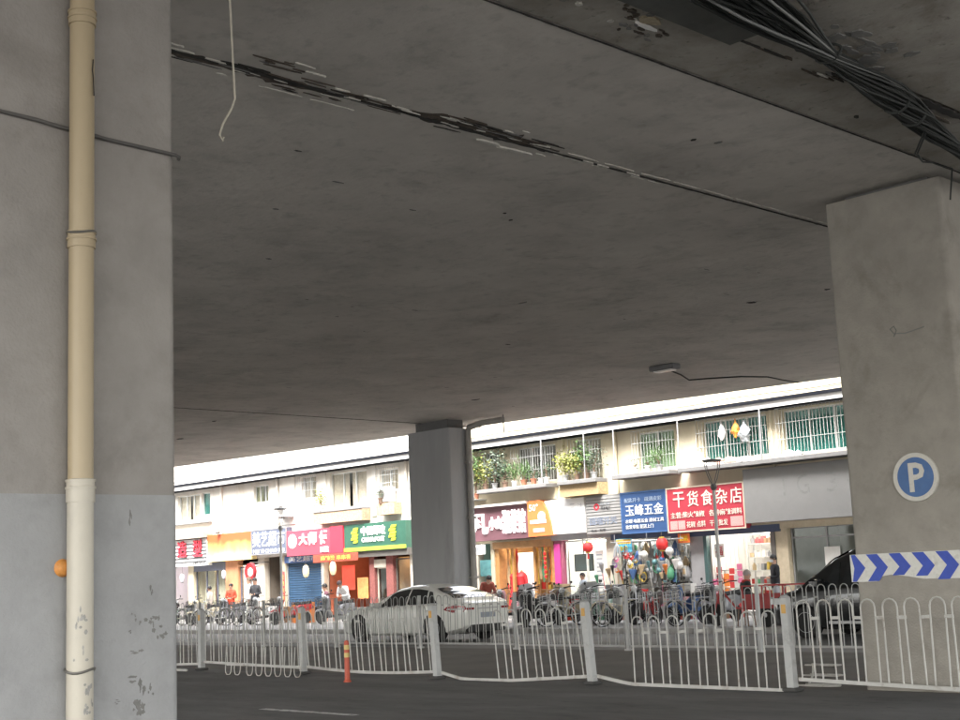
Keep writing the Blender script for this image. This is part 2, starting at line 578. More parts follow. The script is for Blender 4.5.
# slivers of spalled concrete and pale flakes along the joints
rr = random.Random(11)
def sliver(x, y, a, c, mm, nm, z):
    n = 15
    ph = rr.uniform(-0.25, 0.25)
    poly = []
    for k in range(n):
        t = 2 * math.pi * k / n
        u, v = a * rr.uniform(0.45, 1) * math.cos(t), c * rr.uniform(0.6, 1) * math.sin(t)
        poly.append((x + u + v * ph * 0.2, y + v))
    MB().prism(poly, z, z + 0.02, 'z').build(nm, mm, via)
def spall(x, y0, y1, spread, n, side=0.0, dark=0.6):
    for i in range(n):
        y = rr.uniform(y0, y1)
        dx = rr.gauss(side, spread)
        r_ = rr.random()
        if r_ < dark:
            sliver(x + dx, y, rr.uniform(0.004, 0.02), rr.uniform(0.06, 0.28), M_dark if rr.random() < 0.45 else (M_rust if rr.random() < 0.7 else M_scuff), 'spalled_patch', H - 0.0045 - 0.0006 * (i % 7))
        else:
            sliver(x + dx, y, rr.uniform(0.005, 0.02), rr.uniform(0.04, 0.16), M_flake, 'concrete_flake', H - 0.009 - 0.0006 * (i % 7))
spall(-9.62, 5.2, 6.8, 0.06, 26, 0.0, 0.6)
spall(-9.62, 6.6, 8.5, 0.06, 48, 0.0, 0.8)
spall(-9.56, 8.9, 10.5, 0.075, 60, 0.04, 0.8)
spall(-9.62, 10.3, 12.5, 0.03, 12, -0.03, 0.4)
for y in (7.15, 7.7):
    sliver(-9.86, y, 0.018, 0.32, M_flake, 'concrete_flake', H - 0.008)
sliver(-9.80, 10.15, 0.05, 0.30, M_flake, 'concrete_flake', H - 0.02)
sliver(-9.77, 9.75, 0.04, 0.2, M_flake, 'concrete_flake', H - 0.02)
for k in range(9):
    sliver(-9.53, 11.0 + k * 0.62, 0.014, 0.33, M_flake, 'concrete_flake', H - 0.007)
for (cx_, cy_) in ((-6.62, 8.4), (-6.7, 7.7), (-6.85, 8.75), (-6.6, 7.1), (-6.9, 7.2)):
    for i in range(16):
        sliver(cx_ + rr.gauss(0, 0.07), cy_ + rr.gauss(0, 0.12), rr.uniform(0.008, 0.045), rr.uniform(0.015, 0.07), rr.choice((M_rust, M_rust, M_scuff, M_scuff, M_flake)), 'spalled_patch', H + 0.004 - 0.0005 * i)
spall(-6.42, 9.6, 13.2, 0.06, 22, 0.0, 0.97)
spall(-9.45, 6.6, 7.4, 0.05, 8, 0.12, 0.5)
# small pits and stains in the soffit
for (x, y, a, c, mm) in [(-13.4, 19.7, .12, .10, M_dark), (-12.0, 19.9, .08, .06, M_dark), (-15.6, 16.2, .16, .04, M_scuff), (-15.2, 18.7, .16, .05, M_flake), (-11.2, 8.3, .02, .05, M_dark), (-11.9, 12.2, .04, .03, M_dark),
                         (-11.7, 11.9, .03, .03, M_dark), (-31.8, 20.5, .12, .05, M_dark), (-25.2, 24.2, .2, .08, M_dark), (-36, 22, .2, .1, M_dark), (-6.9, 12.3, .03, .04, M_dark), (-8.4, 11.5, .04, .03, M_dark), (-8.3, 11.8, .06, .03, M_scuff)]:
    sliver(x, y, a, c, mm, 'spalled_patch', H - 0.004)
for i in range(26):
    x = rr.uniform(-28, -10); y = rr.uniform(6, 27)
    sliver(x, y, rr.uniform(0.01, 0.04), rr.uniform(0.02, 0.1), M_scuff if rr.random() < 0.9 else M_dark, 'spalled_patch', H - 0.003)
for i in range(26):
    sliver(-5.85 + rr.gauss(0, 0.12), 10.6 + rr.gauss(0, 0.35), rr.uniform(0.03, 0.1), rr.uniform(0.04, 0.16), M_scuff, 'spalled_patch', H + 0.026 - 0.0004 * i)
sliver(-6.66, 8.62, 0.09, 0.14, mat('lime_deposit', (0.42, 0.35, 0.24), 0.9, 0.3, 20, bump=0.5), 'lime_patch', H - 0.006)
sliver(-6.74, 8.66, 0.03, 0.16, mat('lime_white', (0.75, 0.74, 0.7), 0.9), 'lime_patch', H - 0.02)

# ------------------------------------------------------------------ pillars
M_bear = mat('bearing_rubber', (0.13, 0.128, 0.125), 0.8)

def pillar(x0, x1, y0, y1, ztop, label, shaft_m, base_m=None, zpaint=0.0, c=0.05, group=None, nameparts=True):
    t = thing('viaduct_pillar', label, 'pillar', ((x0 + x1) / 2, (y0 + y1) / 2, 0), world=True, group=group)
    def rb(a, bb, p, q, z0, z1, rad, seg=5):
        pts = []
        for (cx, cy, a0) in ((bb - rad, q - rad, 0), (a + rad, q - rad, 90), (a + rad, p + rad, 180), (bb - rad, p + rad, 270)):
            for k in range(seg + 1):
                an = R(a0 + 90 * k / seg)
                pts.append((cx + rad * math.cos(an), cy + rad * math.sin(an)))
        return MB().prism(pts, z0, z1, 'z')
    if base_m is not None:
        e = 0.004
        rb(x0 - e, x1 + e, y0 - e, y1 + e, -0.02, zpaint, c).build('painted_base', base_m, t, smooth=True)
        rb(x0, x1, y0, y1, zpaint, ztop, c).build('shaft', shaft_m, t, smooth=True)
    else:
        rb(x0, x1, y0, y1, -0.02, ztop, c).build('shaft', shaft_m, t, smooth=True)
    zc = H + 0.02
    MB().box(x0 + 0.22, x1 - 0.22, y0 + 0.15, y1 - 0.15, ztop, zc).build('bearing', M_bear, t)
    return t

PL = pillar(-8.9, -7.33, 3.215, 4.46, 6.02, 'big square concrete pillar at the left, lower part painted pale grey', M_pil, M_pil_paint, 2.125, 0.06)
PR = pillar(-8.9, -7.33, 14.86, 16.05, 6.03, 'big concrete pillar at the right carrying a round P sign and chevrons', M_pil_warm, None, 0, 0.06)
PC = pillar(-30.35, -28.52, 26.28, 27.2, 5.83, 'dark grey concrete pillar standing behind the white sedan', mat('pillar_concrete_grey', (0.33, 0.332, 0.334), 0.9, 0.1, 1.0, bump=0.1, bscale=30, stretch=(1, 1, 0.2), stain=(0.19, 0.19, 0.185), stain_scale=1.3), None, 0, 0.05)
for (yy, lab) in ((3.33, 'far concrete pillar hidden behind the left pillar, nearest the road'), (14.86, 'far concrete pillar in line with the fence behind the left pillar')):
    pillar(-30.35, -28.7, yy, yy + 1.13, 6.02, lab, M_pil)
# scuffs on the painted base of the left pillar (bare patches in the paint, on the face turned to +X)
rr = random.Random(5)
for (y, z, a, c) in [(4.08, 1.39, .03, .035), (4.06, 1.36, .05, .03), (4.11, 1.31, .035, .045), (3.99, 1.36, .02, .02), (3.96, 1.40, .018, .02), (4.0, 1.20, .05, .018), (3.94, 1.05, .05, .02), (4.02, .98, .03, .05),
                     (4.0, .9, .04, .08), (3.97, .85, .05, .05), (3.85, .92, .03, .012), (4.06, .96, .02, .04), (4.06, 1.55, .014, .04), (3.93, 1.32, .012, .01), (4.13, 1.27, .03, .02), (3.93, 1.98, .01, .05)]:
    for q in range(4):
        n = 13
        y2, z2 = y + 0.2 + rr.gauss(0, a * 0.6), z + rr.gauss(0, c * 0.6)
        a2, c2 = a * rr.uniform(0.2, 0.75), c * rr.uniform(0.2, 0.75)
        poly = [(y2 + a2 * rr.uniform(0.25, 1) * math.cos(2 * math.pi * k / n), z2 + c2 * rr.uniform(0.25, 1) * math.sin(2 * math.pi * k / n)) for k in range(n)]
        MB().prism(poly, -7.3265 + 0.0001 * q, -7.3240 + 0.0004 * q, 'x').build('paint_scuff', M_scuff, PL)

# drain pipe on the left pillar
M_pvc = mat('pvc_cream', (0.38, 0.305, 0.195), 0.45, 0.06, 4.0, stain=(0.30, 0.25, 0.18), stain_scale=2.5, stain_amt=0.35, stretch=(1, 1, 0.25))
M_pvc2 = mat('pvc_pale', (0.47, 0.43, 0.355), 0.45, 0.06, 4.0, stain=(0.33, 0.31, 0.28), stain_scale=3.5, stain_amt=0.4, stretch=(1, 1, 0.5))
dp = thing('drain_pipe', 'cream plastic drain pipe running up the left pillar', 'pipe', (-7.25, 3.765, 0), world=True)
px, py, pr_ = -7.25, 3.765, 0.073
MB().cyl((px, py, 2.16), (px, py, 6.08), pr_, 24).build('pipe_section', M_pvc, dp, smooth=True)
MB().cyl((px, py, 0.0), (px, py, 2.165), pr_ * 1.03, 24).build('pipe_section', M_pvc2, dp, smooth=True)
for z, h in ((5.03, 0.05), (3.64, 0.06), (2.16, 0.09)):
    MB().lathe([(pr_ * 1.0, -h), (pr_ * 1.12, -h), (pr_ * 1.12, -0.012), (pr_ * 1.2, -0.012), (pr_ * 1.2, 0.0), (pr_ * 1.1, 0.004), (pr_ * 1.1, 0.03), (pr_ * 1.18, 0.03), (pr_ * 1.18, 0.042), (pr_ * 1.0, 0.046)], (px, py, z), 24).build('coupling', M_pvc if z > 2.5 else M_pvc2, dp, smooth=True)
for z in (3.67, 1.12):
    pts = [(px + pr_ * 1.13 * math.cos(a), py + pr_ * 1.13 * math.sin(a), z + 0.01 * math.sin(a * 2)) for a in [2 * math.pi * k / 20 for k in range(20)]]
    MB().tube(pts, 0.008, 6, closed=True).build('clamp', mat('clamp_steel', (0.2, 0.19, 0.17), 0.5, metal=0.6), dp, smooth=True)
MB().tube([(px + pr_ * 1.0, py + 0.035, 4.75), (px + pr_ * 1.0, py + 0.03, 4.68), (px + pr_ * 1.0, py + 0.036, 4.63), (px + pr_ * 1.0, py + 0.04, 4.52)], 0.0035, 5).build('crack', M_dark, dp)
M_smudge = mat('pipe_smudge', (0.3, 0.29, 0.27), 0.8, 0.3, 20)
rr = random.Random(9)
for (z, n_, sp_) in ((1.40, 9, 0.035), (1.02, 12, 0.05), (0.92, 8, 0.04), (1.25, 4, 0.04)):
    for k in range(n_):
        a = rr.gauss(0.15 if z < 1.2 else -0.35, 0.28)
        zc, ra = z + rr.gauss(0, sp_), rr.uniform(0.05, 0.16)
        hh = rr.uniform(0.006, 0.02)
        vs = []
        R1 = pr_ * 1.03 + 0.0008 + 0.0001 * k
        for (da, dz) in ((-ra, -0.2 * hh), (-0.4 * ra, -hh), (0.5 * ra, -0.8 * hh), (ra, 0.1 * hh), (0.4 * ra, hh), (-0.5 * ra, 0.9 * hh)):
            vs.append((px + R1 * math.cos(a + da), py + R1 * math.sin(a + da), zc + dz))
        MB().add(vs, [(0, 1, 2, 3, 4, 5)]).build('smudge', M_smudge, dp)
# cable strapped round the left pillar
tag(MB().tube([(-8.0, 3.20, 4.37), (-7.40, 3.20, 4.36), (-7.318, 3.215, 4.355), (-7.312, 3.5, 4.345), (-7.31, 3.66, 4.33), (-7.30, 3.72, 4.325), (-7.30, 3.85, 4.32), (-7.312, 3.95, 4.315), (-7.312, 4.45, 4.305), (-7.31, 4.475, 4.295), (-7.33, 4.48, 4.285)], 0.012, 8).build('strapped_cable', mat('cable_grey', (0.09, 0.085, 0.08), 0.7), smooth=True),
    'grey cable strapped across the left pillar behind the drain pipe', 'cable')
# orange cap beside the pipe
oc = MB().lathe([(0.0, -0.005), (0.045, -0.005), (0.052, 0.008), (0.04, 0.026), (0.02, 0.034), (0.0, 0.036)], (-7.325, 3.69, 1.70), 16, 'x')
tag(oc.build('orange_cap', mat('orange_plastic', (0.55, 0.23, 0.05), 0.5, 0.3, 20)), 'small orange plastic cap stuck behind the drain pipe', 'cap')
for v in oc.v: pass

# loose white wire hanging from the joint
tag(MB().tube([(-7.3, 4.86, 6.1), (-7.3, 4.865, 5.6), (-7.3, 4.885, 5.1), (-7.3, 4.9, 4.78), (-7.3, 4.87, 4.7), (-7.3, 4.80, 4.58), (-7.3, 4.775, 4.5), (-7.29, 4.795, 4.46), (-7.29, 4.80, 4.49)], 0.0075, 6).build('hanging_wire', mat('wire_white', (0.5, 0.46, 0.38), 0.6), smooth=True),
    'loose pale wire dangling from the deck beside the left pillar', 'wire')

# cable bundle slung under the deck at upper right
cb = thing('cable_bundle', 'thick bundle of black cables slung under the deck at upper right', 'cables', (-6.0, 11, 5.8), world=True)
M_cab = [mat('cable_black', (0.025, 0.027, 0.025), 0.75, spec=0.2), mat('cable_dark', (0.05, 0.053, 0.05), 0.75, spec=0.2), mat('cable_dusty', (0.2, 0.205, 0.195), 0.7)]
rr = random.Random(21)
for i in range(64):
    ph = rr.uniform(0, 6.28); rad = rr.uniform(0.02, 0.19); sp = rr.uniform(1.5, 4)
    fan = rr.uniform(-0.5, 0.45)
    pts = []
    for k in range(41):
        t = k / 40 * 2.7
        Y = 8.2 + 7.3 * t
        cx = -5.55 - 0.95 * min(1, (Y - 8.2) / 5.2) if Y < 13.4 else -6.5 - (Y - 13.4) * 0.02
        tight = 0.45 + 0.55 * abs(math.sin((Y - 10.15) * 0.9))
        cz = 5.95 - 0.05 * math.sin(t * 9)
        if Y < 10.0:
            cx += fan * (10.0 - Y) * 0.28
        a = ph + sp * t * 2
        pts.append((cx + rad * tight * math.cos(a), Y, cz + 0.55 * rad * tight * math.sin(a)))
    MB().tube(pts, rr.uniform(0.009, 0.017), 6).build('cable', M_cab[0] if rr.random() < 0.7 else (M_cab[1] if rr.random() < 0.8 else M_cab[2]), cb, smooth=True)
for Y in (10.15, 11.9, 12.4):
    cx = -5.55 - 0.95 * (Y - 8.2) / 5.2
    pts = [(cx + 0.13 * math.cos(a), Y + 0.01 * math.sin(3 * a), 5.95 + 0.075 * math.sin(a)) for a in [2 * math.pi * k / 14 for k in range(14)]]
    MB().tube(pts, 0.014, 6, closed=True).build('tie', M_cab[1], cb, smooth=True)
for (d, zz) in ((0.0, 0.0), (0.03, -0.02)):
    MB().tube([(-6.33 + d, 12.7, 5.97 + zz), (-6.5 + d, 12.9, 5.9), (-6.75 + d, 13.2, 5.84), (-6.95, 13.75, 5.9), (-7.05, 14.2, 6.0), (-7.1, 14.75, 6.04), (-7.2, 14.83, 5.7)], 0.01, 6).build('loose_cable', M_cab[1], cb, smooth=True)

# ceiling lamp with its wire under the deck
cl = thing('ceiling_lamp', 'small flat lamp fixed under the deck near its far edge', 'lamp', (-18.85, 24.1, H), world=True)
MB().cbox(-19.2, -18.5, 23.95, 24.25, H - 0.12, H - 0.002, 0.02).build('housing', mat('lamp_grey', (0.12, 0.12, 0.12), 0.5), cl)
MB().cbox(-19.1, -18.6, 23.99, 24.21, H - 0.15, H - 0.12, 0.008).build('lens', mat('lamp_lens', (0.75, 0.75, 0.72), 0.3), cl)
tag(MB().tube([(-19.0, 24.25, H - 0.03), (-19.4, 25.4, H - 0.05), (-20.0, 26.5, H - 0.02), (-19.1, 26.2, H - 0.12), (-18.4, 26.4, H - 0.16), (-18.2, 27.2, H - 0.14), (-18.6, 28.6, H - 0.08), (-18.9, 29.6, H - 0.02)], 0.018, 6).build('lamp_wire', M_cab[0], smooth=True),
    'slack black wire running from the ceiling lamp to the deck edge', 'wire')

# gutter pipe at the top of the grey pillar
gp = thing('gutter_pipe', 'grey drain pipe down the right side of the far grey pillar', 'pipe', (-28.4, 27.0, 0), world=True)
M_gp = mat('pipe_grey', (0.30, 0.285, 0.26), 0.6, 0.15, 3.0)
MB().tube([(-28.42, 26.95, 0.13), (-28.42, 26.95, 5.7), (-28.40, 26.98, 5.85), (-27.9, 27.05, 5.93), (-27.2, 27.2, 5.95)], 0.09, 12).build('pipe_section', M_gp, gp, smooth=True)
for z in (1.5, 3.2, 4.8):
    MB().box(-28.53, -28.33, 26.84, 27.06, z, z + 0.06).build('bracket', M_gp, gp)
MB().cyl((-27.2, 27.2, 5.6), (-27.2, 27.2, 6.1), 0.02, 6).build('hanger', M_gp, gp)

# ------------------------------------------------------------------ P sign and chevron band on the right pillar
M_white = mat('sign_white', (0.62, 0.60, 0.54), 0.5, 0.08, 8, stain=(0.3, 0.28, 0.24), stain_scale=8, stain_amt=0.5)
M_blue = mat('sign_blue', (0.045, 0.13, 0.33), 0.45, 0.12, 8, stain=(0.1, 0.16, 0.28), stain_scale=9, stain_amt=0.5)
ps = thing('parking_sign', 'round blue parking sign with white P on the right pillar', 'sign', (-7.975, 14.85, 2.49), world=True)
disc(-7.975, 2.49, 0.285, 14.83, 14.858, 40).build('disc', M_blue, ps)
ringmesh(-7.975, 2.49, 0.235, 0.287, 14.826, 14.859, 44).build('rim', M_white, ps)
letter('P', -8.06, -7.855, 2.315, 2.66, 14.83, M_white, ps, bold=0.02, depth=0.005)

cv = thing('chevron_band', 'white band with blue chevrons wrapped round the right pillar', 'sign', (-8.1, 14.85, 1.45), world=True)
M_cblue = mat('chevron_blue', (0.03, 0.07, 0.42), 0.5, 0.12, 9)
M_cwhite = mat('chevron_white', (0.66, 0.65, 0.6), 0.5, 0.1, 6, stain=(0.35, 0.33, 0.29), stain_scale=6, stain_amt=0.6)
z0, z1 = 1.285, 1.615
bb = MB()
bb.prism([(-8.94, z0), (-8.62, z0), (-8.6, z0 + 0.05), (-8.42, z0 + 0.075), (-8.2, z0 + 0.05), (-8.0, z0 + 0.015), (-7.29, z0 + 0.005), (-7.29, z1), (-8.94, z1)], 14.845, 14.8575, 'y')
bb.box(-8.952, -8.94, 14.845, 15.9, z0, z1)
bb.box(-7.29, -7.278, 14.845, 15.9, z0, z1)
bb.build('band', M_cwhite, cv)
zm = (z0 + z1) / 2
for i in range(6):
    x = -9.03 + i * 0.302
    w, tip = 0.15, 0.13
    pts = [(x, z1 - 0.004), (x + w, z1 - 0.004), (x + w + tip, zm), (x + w, z0 + 0.004), (x, z0 + 0.004), (x + tip, zm)]
    # clip to the front face
    lo, hi = -8.935, -7.295
    pts = [(min(max(p[0], lo), hi), p[1]) for p in pts]
    if i in (2, 3):
        pts = [(p[0] + (0.03 if p[1] < zm - .05 else 0), max(p[1], z0 + (0.066 if i == 2 else 0.05))) for p in pts]
    if max(p[0] for p in pts) - min(p[0] for p in pts) > 0.05:
        MB().prism(pts, 14.841, 14.8455, 'y').build('chevron', M_cblue, cv)
# wire loops and a small bracket on the right pillar
tag(MB().tube([(-7.7, 14.853, 4.26), (-7.95, 14.853, 4.22), (-8.1, 14.853, 4.24), (-8.14, 14.853, 4.3), (-8.09, 14.853, 4.33), (-8.06, 14.853, 4.27), (-8.1, 14.853, 4.2)], 0.006, 5).build('wire_scrap', M_cab[2], smooth=True), 'thin grey wire scrap curled on the right pillar above the P sign', 'wire')

# ------------------------------------------------------------------ near fence
M_fen = mat('fence_paint', (0.46, 0.45, 0.42), 0.5, 0.1, 5, stain=(0.2, 0.135, 0.085), stain_scale=4, stain_amt=0.7, stain_lo=0.54, stain_hi=0.7)
M_post = mat('fence_post_paint', (0.42, 0.42, 0.41), 0.55, 0.1, 4, stain=(0.2, 0.19, 0.17), stain_scale=4, stain_amt=0.6)
M_fen2 = mat('fence_paint_far', (0.36, 0.36, 0.345), 0.6, 0.12, 5, stain=(0.2, 0.19, 0.17), stain_scale=4, stain_amt=0.6)
M_refl = mat('reflector_amber', (0.55, 0.30, 0.06), 0.35)
FY = 14.4
fence = thing('road_fence', 'near white metal road fence with hoop tops and leaning grey posts', 'fence', (-16, FY, 0), world=True)

def post(x, y, lean, leany, h=1.12, fparent=None, refl=True):
    b = MB()
    pts = []
    w = 0.05
    vs, fs = [], []
    for z in (0.0, h):
        sx, sy = lean * z, leany * z
        for (a, c) in ((-w, -w), (w, -w), (w, w), (-w, w)):
            vs.append((x + a + sx, y + c + sy, z))
    b.add(vs, [(0, 1, 2, 3), (4, 5, 6, 7), (0, 1, 5, 4), (1, 2, 6, 5), (2, 3, 7, 6), (3, 0, 4, 7)])
    p = b.build('post', M_post, fparent)
    tx, ty = x + lean * h, y + leany * h
    MB().lathe([(0.062, 0), (0.066, 0.012), (0.05, 0.03), (0.02, 0.045), (0.0, 0.047)], (tx, ty, h), 10).build('post_cap', M_post, fparent, smooth=True)
    MB().cbox(x - 0.1, x + 0.1, y - 0.1, y + 0.1, 0.001, 0.05, 0.015).build('post_foot', mat('foot_iron', (0.06, 0.058, 0.055), 0.8), fparent)
    if refl:
        zz = h - 0.18
        MB().box(x + lean * zz - 0.03, x + lean * zz + 0.03, y - 0.058 + leany * zz, y - 0.045 + leany * zz, zz, zz + 0.11).build('reflector', M_refl, fparent)

def hoop_pts(w, zt, zb, n=6):
    r = w / 2
    pts = [(-r, zb), (-r, zt - r)]
    for k in range(1, n):
        a = math.pi - math.pi * k / n
        pts.append((r * math.cos(a), zt - r + r * math.sin(a)))
    pts += [(r, zt - r), (r, zb)]
    return pts

def panel(x0, x1, y0, y1, zb0, zb1, zt0, zt1, shear, u0=0.0, pitch=0.283, w=0.185, rad=0.0105, bend=None, fparent=None, leany=0.0, seed=0):
    """hooped panel between two posts; zb bottom rail height, zt hoop top; u0 share of hoops missing at the left"""
    rr = random.Random(seed)
    P = bpy.data.objects.new('panel', None)
    col.objects.link(P)
    P.parent = fparent
    P['_world'] = 1
    # local = parent-local; parent location subtracted by hand
    ox, oy = fparent.location.x, fparent.location.y
    L = x1 - x0
    def base(u):
        z = zb0 + (zb1 - zb0) * u
        if bend:
            z += bend(u)
        return (x0 + L * u - ox, y0 + (y1 - y0) * u - oy, z)
    def add(b, name, smooth=True):
        o = b.build(name, M_fen, None, smooth=smooth)
        o.parent = P
        return o
    n = int(L / pitch)
    us = [(i + 0.5) / n for i in range(n)]
    rail = [base(k / 14) for k in range(15)]
    b = MB()
    for k in range(14):
        p, q = rail[k], rail[k + 1]
        hh, tt = 0.022, 0.016
        vs = []
        for (c, e) in ((p, 0), (q, 1)):
            for (dy, dz) in ((-tt, -hh), (tt, -hh), (tt, hh), (-tt, hh)):
                vs.append((c[0], c[1] + dy, c[2] + dz))
        fs = [(0, 1, 5, 4), (1, 2, 6, 5), (2, 3, 7, 6), (3, 0, 4, 7)]
        if k == 0: fs.append((0, 3, 2, 1))
        if k == 13: fs.append((4, 5, 6, 7))
        b.add(vs, fs)
    add(b, 'bottom_rail', False)
    prev = None
    for i, u in enumerate(us):
        if u < u0:
            continue
        bx, by, bz = base(u)
        zt = zt0 + (zt1 - zt0) * u + rr.uniform(-0.006, 0.006)
        lx = rr.uniform(-0.022, 0.022)
        b = MB()
        pts = []
        for (dx, z) in hoop_pts(w, zt, bz):
            d = z - bz
            pts.append((bx + dx + (shear + lx) * d, by + leany * d, z))
        b.tube(pts, rad, 6)
        add(b, 'hoop')
        zc = zt - 0.215
        d = zc - bz
        cur = (bx + (shear) * d, by + leany * d, zc)
        if prev:
            a = (prev[0] + w / 2, prev[1], prev[2])
            c = (cur[0] - w / 2, cur[1], cur[2])
            bb2 = MB()
            hh = 0.018
            vs = []
            for q in (a, c):
                for (dy, dz) in ((-0.012, -hh), (0.012, -hh), (0.012, hh), (-0.012, hh)):
                    vs.append((q[0], q[1] + dy, q[2] + dz))
            bb2.add(vs, [(0, 3, 2, 1), (4, 5, 6, 7), (0, 1, 5, 4), (1, 2, 6, 5), (2, 3, 7, 6), (3, 0, 4, 7)])
            add(bb2, 'tie_bar', False)
        prev = cur
    return P

posts = [(-29.7, 14.4, 0.0, 0), (-26.4, 14.4, -0.01, 0), (-22.95, 14.45, 0.0, 0), (-19.6, 14.4, -0.02, 0), (-16.08, 14.38, -0.075, 0.0), (-12.85, 14.37, -0.07, 0.0), (-9.62, 14.4, -0.015, 0.0), (-6.25, 14.42, 0, 0), (-2.9, 14.4, 0.01, 0)]
for (x, y, l, ly) in posts:
    post(x, y, l, ly, fparent=fence)
P_ = lambda i: posts[i]
panel(-29.6, -26.5, 14.4, 14.4, 0.08, 0.08, 1.1, 1.1, 0.0, fparent=fence, seed=1)
panel(-26.3, -23.05, 14.4, 14.45, 0.0 + 0.03, 0.12, 1.05, 1.1, 0.0, fparent=fence, seed=2)
panel(-22.85, -19.7, 14.45, 14.4, 0.16, 0.11, 1.12, 1.12, -0.01, fparent=fence, seed=3)
panel(-19.5, -16.18, 14.4, 14.38, 0.13, 0.11, 1.08, 1.15, -0.09, fparent=fence, bend=lambda u: -0.05 * math.sin(math.pi * u), seed=4)
panel(-15.98, -12.95, 14.38, 14.37, 0.10, 0.12, 1.02, 1.06, -0.10, u0=0.36, fparent=fence, bend=lambda u: -0.09 * min(1, u / 0.16) * (1 - 0.9 * max(0, (u - 0.5) / 0.5)), seed=5)
panel(-12.75, -9.72, 14.37, 14.36, 0.12, 0.05, 0.90, 0.98, -0.01, u0=0.16, fparent=fence, bend=lambda u: -0.09 * min(1, u / 0.2) * (1 - 0.6 * u), seed=6)
panel(-9.52, -6.35, 14.4, 14.42, 0.15, 0.05, 1.09, 1.11, 0.0, fparent=fence, seed=7)
panel(-6.15, -3.0, 14.42, 14.4, 0.08, 0.08, 1.1, 1.1, 0.0, fparent=fence, seed=8)

# loose fence pieces
lf = thing('fence_piece', 'loose fence piece propped upside down, its hoops on the asphalt', 'fence piece', (-21, 13.75, 0), world=True)
for i in range(8):
    x = -20.95 + i * 0.283 - (0.1 if i < 2 else 0)
    pts = [(x + dx, 13.8 + z * 0.06, z) for (dx, z) in [(-.0925, .5), (-.0925, .10), (-.08, .05), (-.045, .015), (0, .012), (.045, .015), (.08, .05), (.0925, .10), (.0925, .5)]]
    MB().tube(pts, 0.0085, 6).build('hoop', M_fen, lf, smooth=True)
    MB().box(x - 0.05, x + 0.23 if i < 7 else x + 0.1, 13.80, 13.815, 0.17, 0.20).build('tie_bar', M_fen, lf)
tag(MB().cbox(-25.6, -22.95, 14.1, 14.14, 0.004, 0.05, 0.008).build('loose_rail', M_fen), 'loose white fence rail lying on the road at the left', 'rail')
fp = thing('fence_piece', 'broken fence piece lying flat behind the fence near the right pillar', 'fence piece', (-11, 17, 0), world=True)
for i, (x, y) in enumerate([(-9.3, 14.95), (-10.1, 16.3), (-11.1, 17.9)]):
    L = 0.55
    pts = [(x - L, y - 0.09, 0.03), (x - 0.1, y - 0.09, 0.03), (x - 0.03, y - 0.06, 0.03), (x, y, 0.03), (x - 0.03, y + 0.06, 0.03), (x - 0.1, y + 0.09, 0.03), (x - L, y + 0.09, 0.03)]
    MB().tube(pts, 0.012, 6).build('hoop', M_fen, fp, smooth=True)
MB().tube([(-9.75, 14.95, 0.03), (-10.55, 16.3, 0.03), (-11.6, 17.95, 0.03)], 0.016, 6).build('rail', M_fen, fp, smooth=True)

# ------------------------------------------------------------------ far fence along the median
F2 = 20.6
fence2 = thing('road_fence', 'second white hoop-topped road fence further back, in front of the sedan', 'fence', (-25, F2, 0), world=True)
pm = MB()
W2, PT2 = 0.15, 0.225
for i in range(13):
    x = 0.2 + i * PT2
    pm.tube([(x + dx, 0, z) for (dx, z) in hoop_pts(W2, 1.16, 0.1, 5)], 0.009, 5)
    if i < 12:
        pm.box(x + W2 / 2, x + PT2 - W2 / 2, -0.01, 0.01, 0.93, 0.96)
pm.box(0.06, 3.0, -0.014, 0.014, 0.08, 0.12)
pm0 = pm.build('hoop_panel', M_fen2, None, smooth=True)
pm0.parent = fence2
pm0.location = (-42 + 25, 0, 0)
pb = MB().box(-0.03, 0.03, -0.03, 0.03, 0, 1.18)
pb.box(-0.06, 0.06, -0.06, 0.06, 0, 0.04)
pb0 = pb.build('post', M_post, None)
pb0.parent = fence2
pb0.location = (-42 + 25, 0, 0)
for i in range(1, 13):
    c = copy_obj(pm0, fence2, (-42 + 25 + i * 3.07, 0, rnd(-0.02, 0.02)))
    c.rotation_euler = (rnd(-0.03, 0.03), 0, 0)
    copy_obj(pb0, fence2, (-42 + 25 + i * 3.07, 0, 0))

# ------------------------------------------------------------------ delineator post on the road
dl = thing('delineator_post', 'short orange delineator post with yellow bands by the near fence', 'bollard', (-17.23, 13.5, 0))
MB().lathe([(0.06, 0), (0.06, 0.02), (0.045, 0.035), (0.042, 0.05), (0.04, 0.6), (0.034, 0.63), (0.015, 0.645), (0, 0.646)], (0, 0, 0), 16).build('tube', mat('delineator_orange', (0.50, 0.085, 0.04), 0.5, 0.15, 8), dl, smooth=True)
for z in (0.5, 0.38):
    MB().lathe([(0.041, 0), (0.0435, 0.002), (0.0435, 0.07), (0.041, 0.072)], (0, 0, z), 16).build('reflective_band', mat('band_yellow', (0.62, 0.48, 0.16), 0.4), dl, smooth=True)

# ------------------------------------------------------------------ cars
M_tyre = mat('tyre', (0.02, 0.02, 0.02), 0.85)
M_rim = mat('rim', (0.45, 0.45, 0.45), 0.4, metal=0.15)
M_cglass = mat('car_glass', (0.018, 0.022, 0.024), 0.06, 0, spec=0.8, coat=0.6)
M_trim = mat('black_trim', (0.018, 0.018, 0.018), 0.5)
M_red = mat('tail_red', (0.28, 0.02, 0.025), 0.25, 0, coat=0.5)
M_lens = mat('lamp_clear', (0.65, 0.66, 0.66), 0.12, 0, coat=0.6)

def interp(tab, x):
    if x <= tab[0][0]: return tab[0][1]
    for (a, b), (c, d) in zip(tab, tab[1:]):
        if x <= c:
            t = (x - a) / (c - a)
            t2 = t * t * (3 - 2 * t)
            return b + (d - b) * (0.5 * t + 0.5 * t2)
    return tab[-1][1]

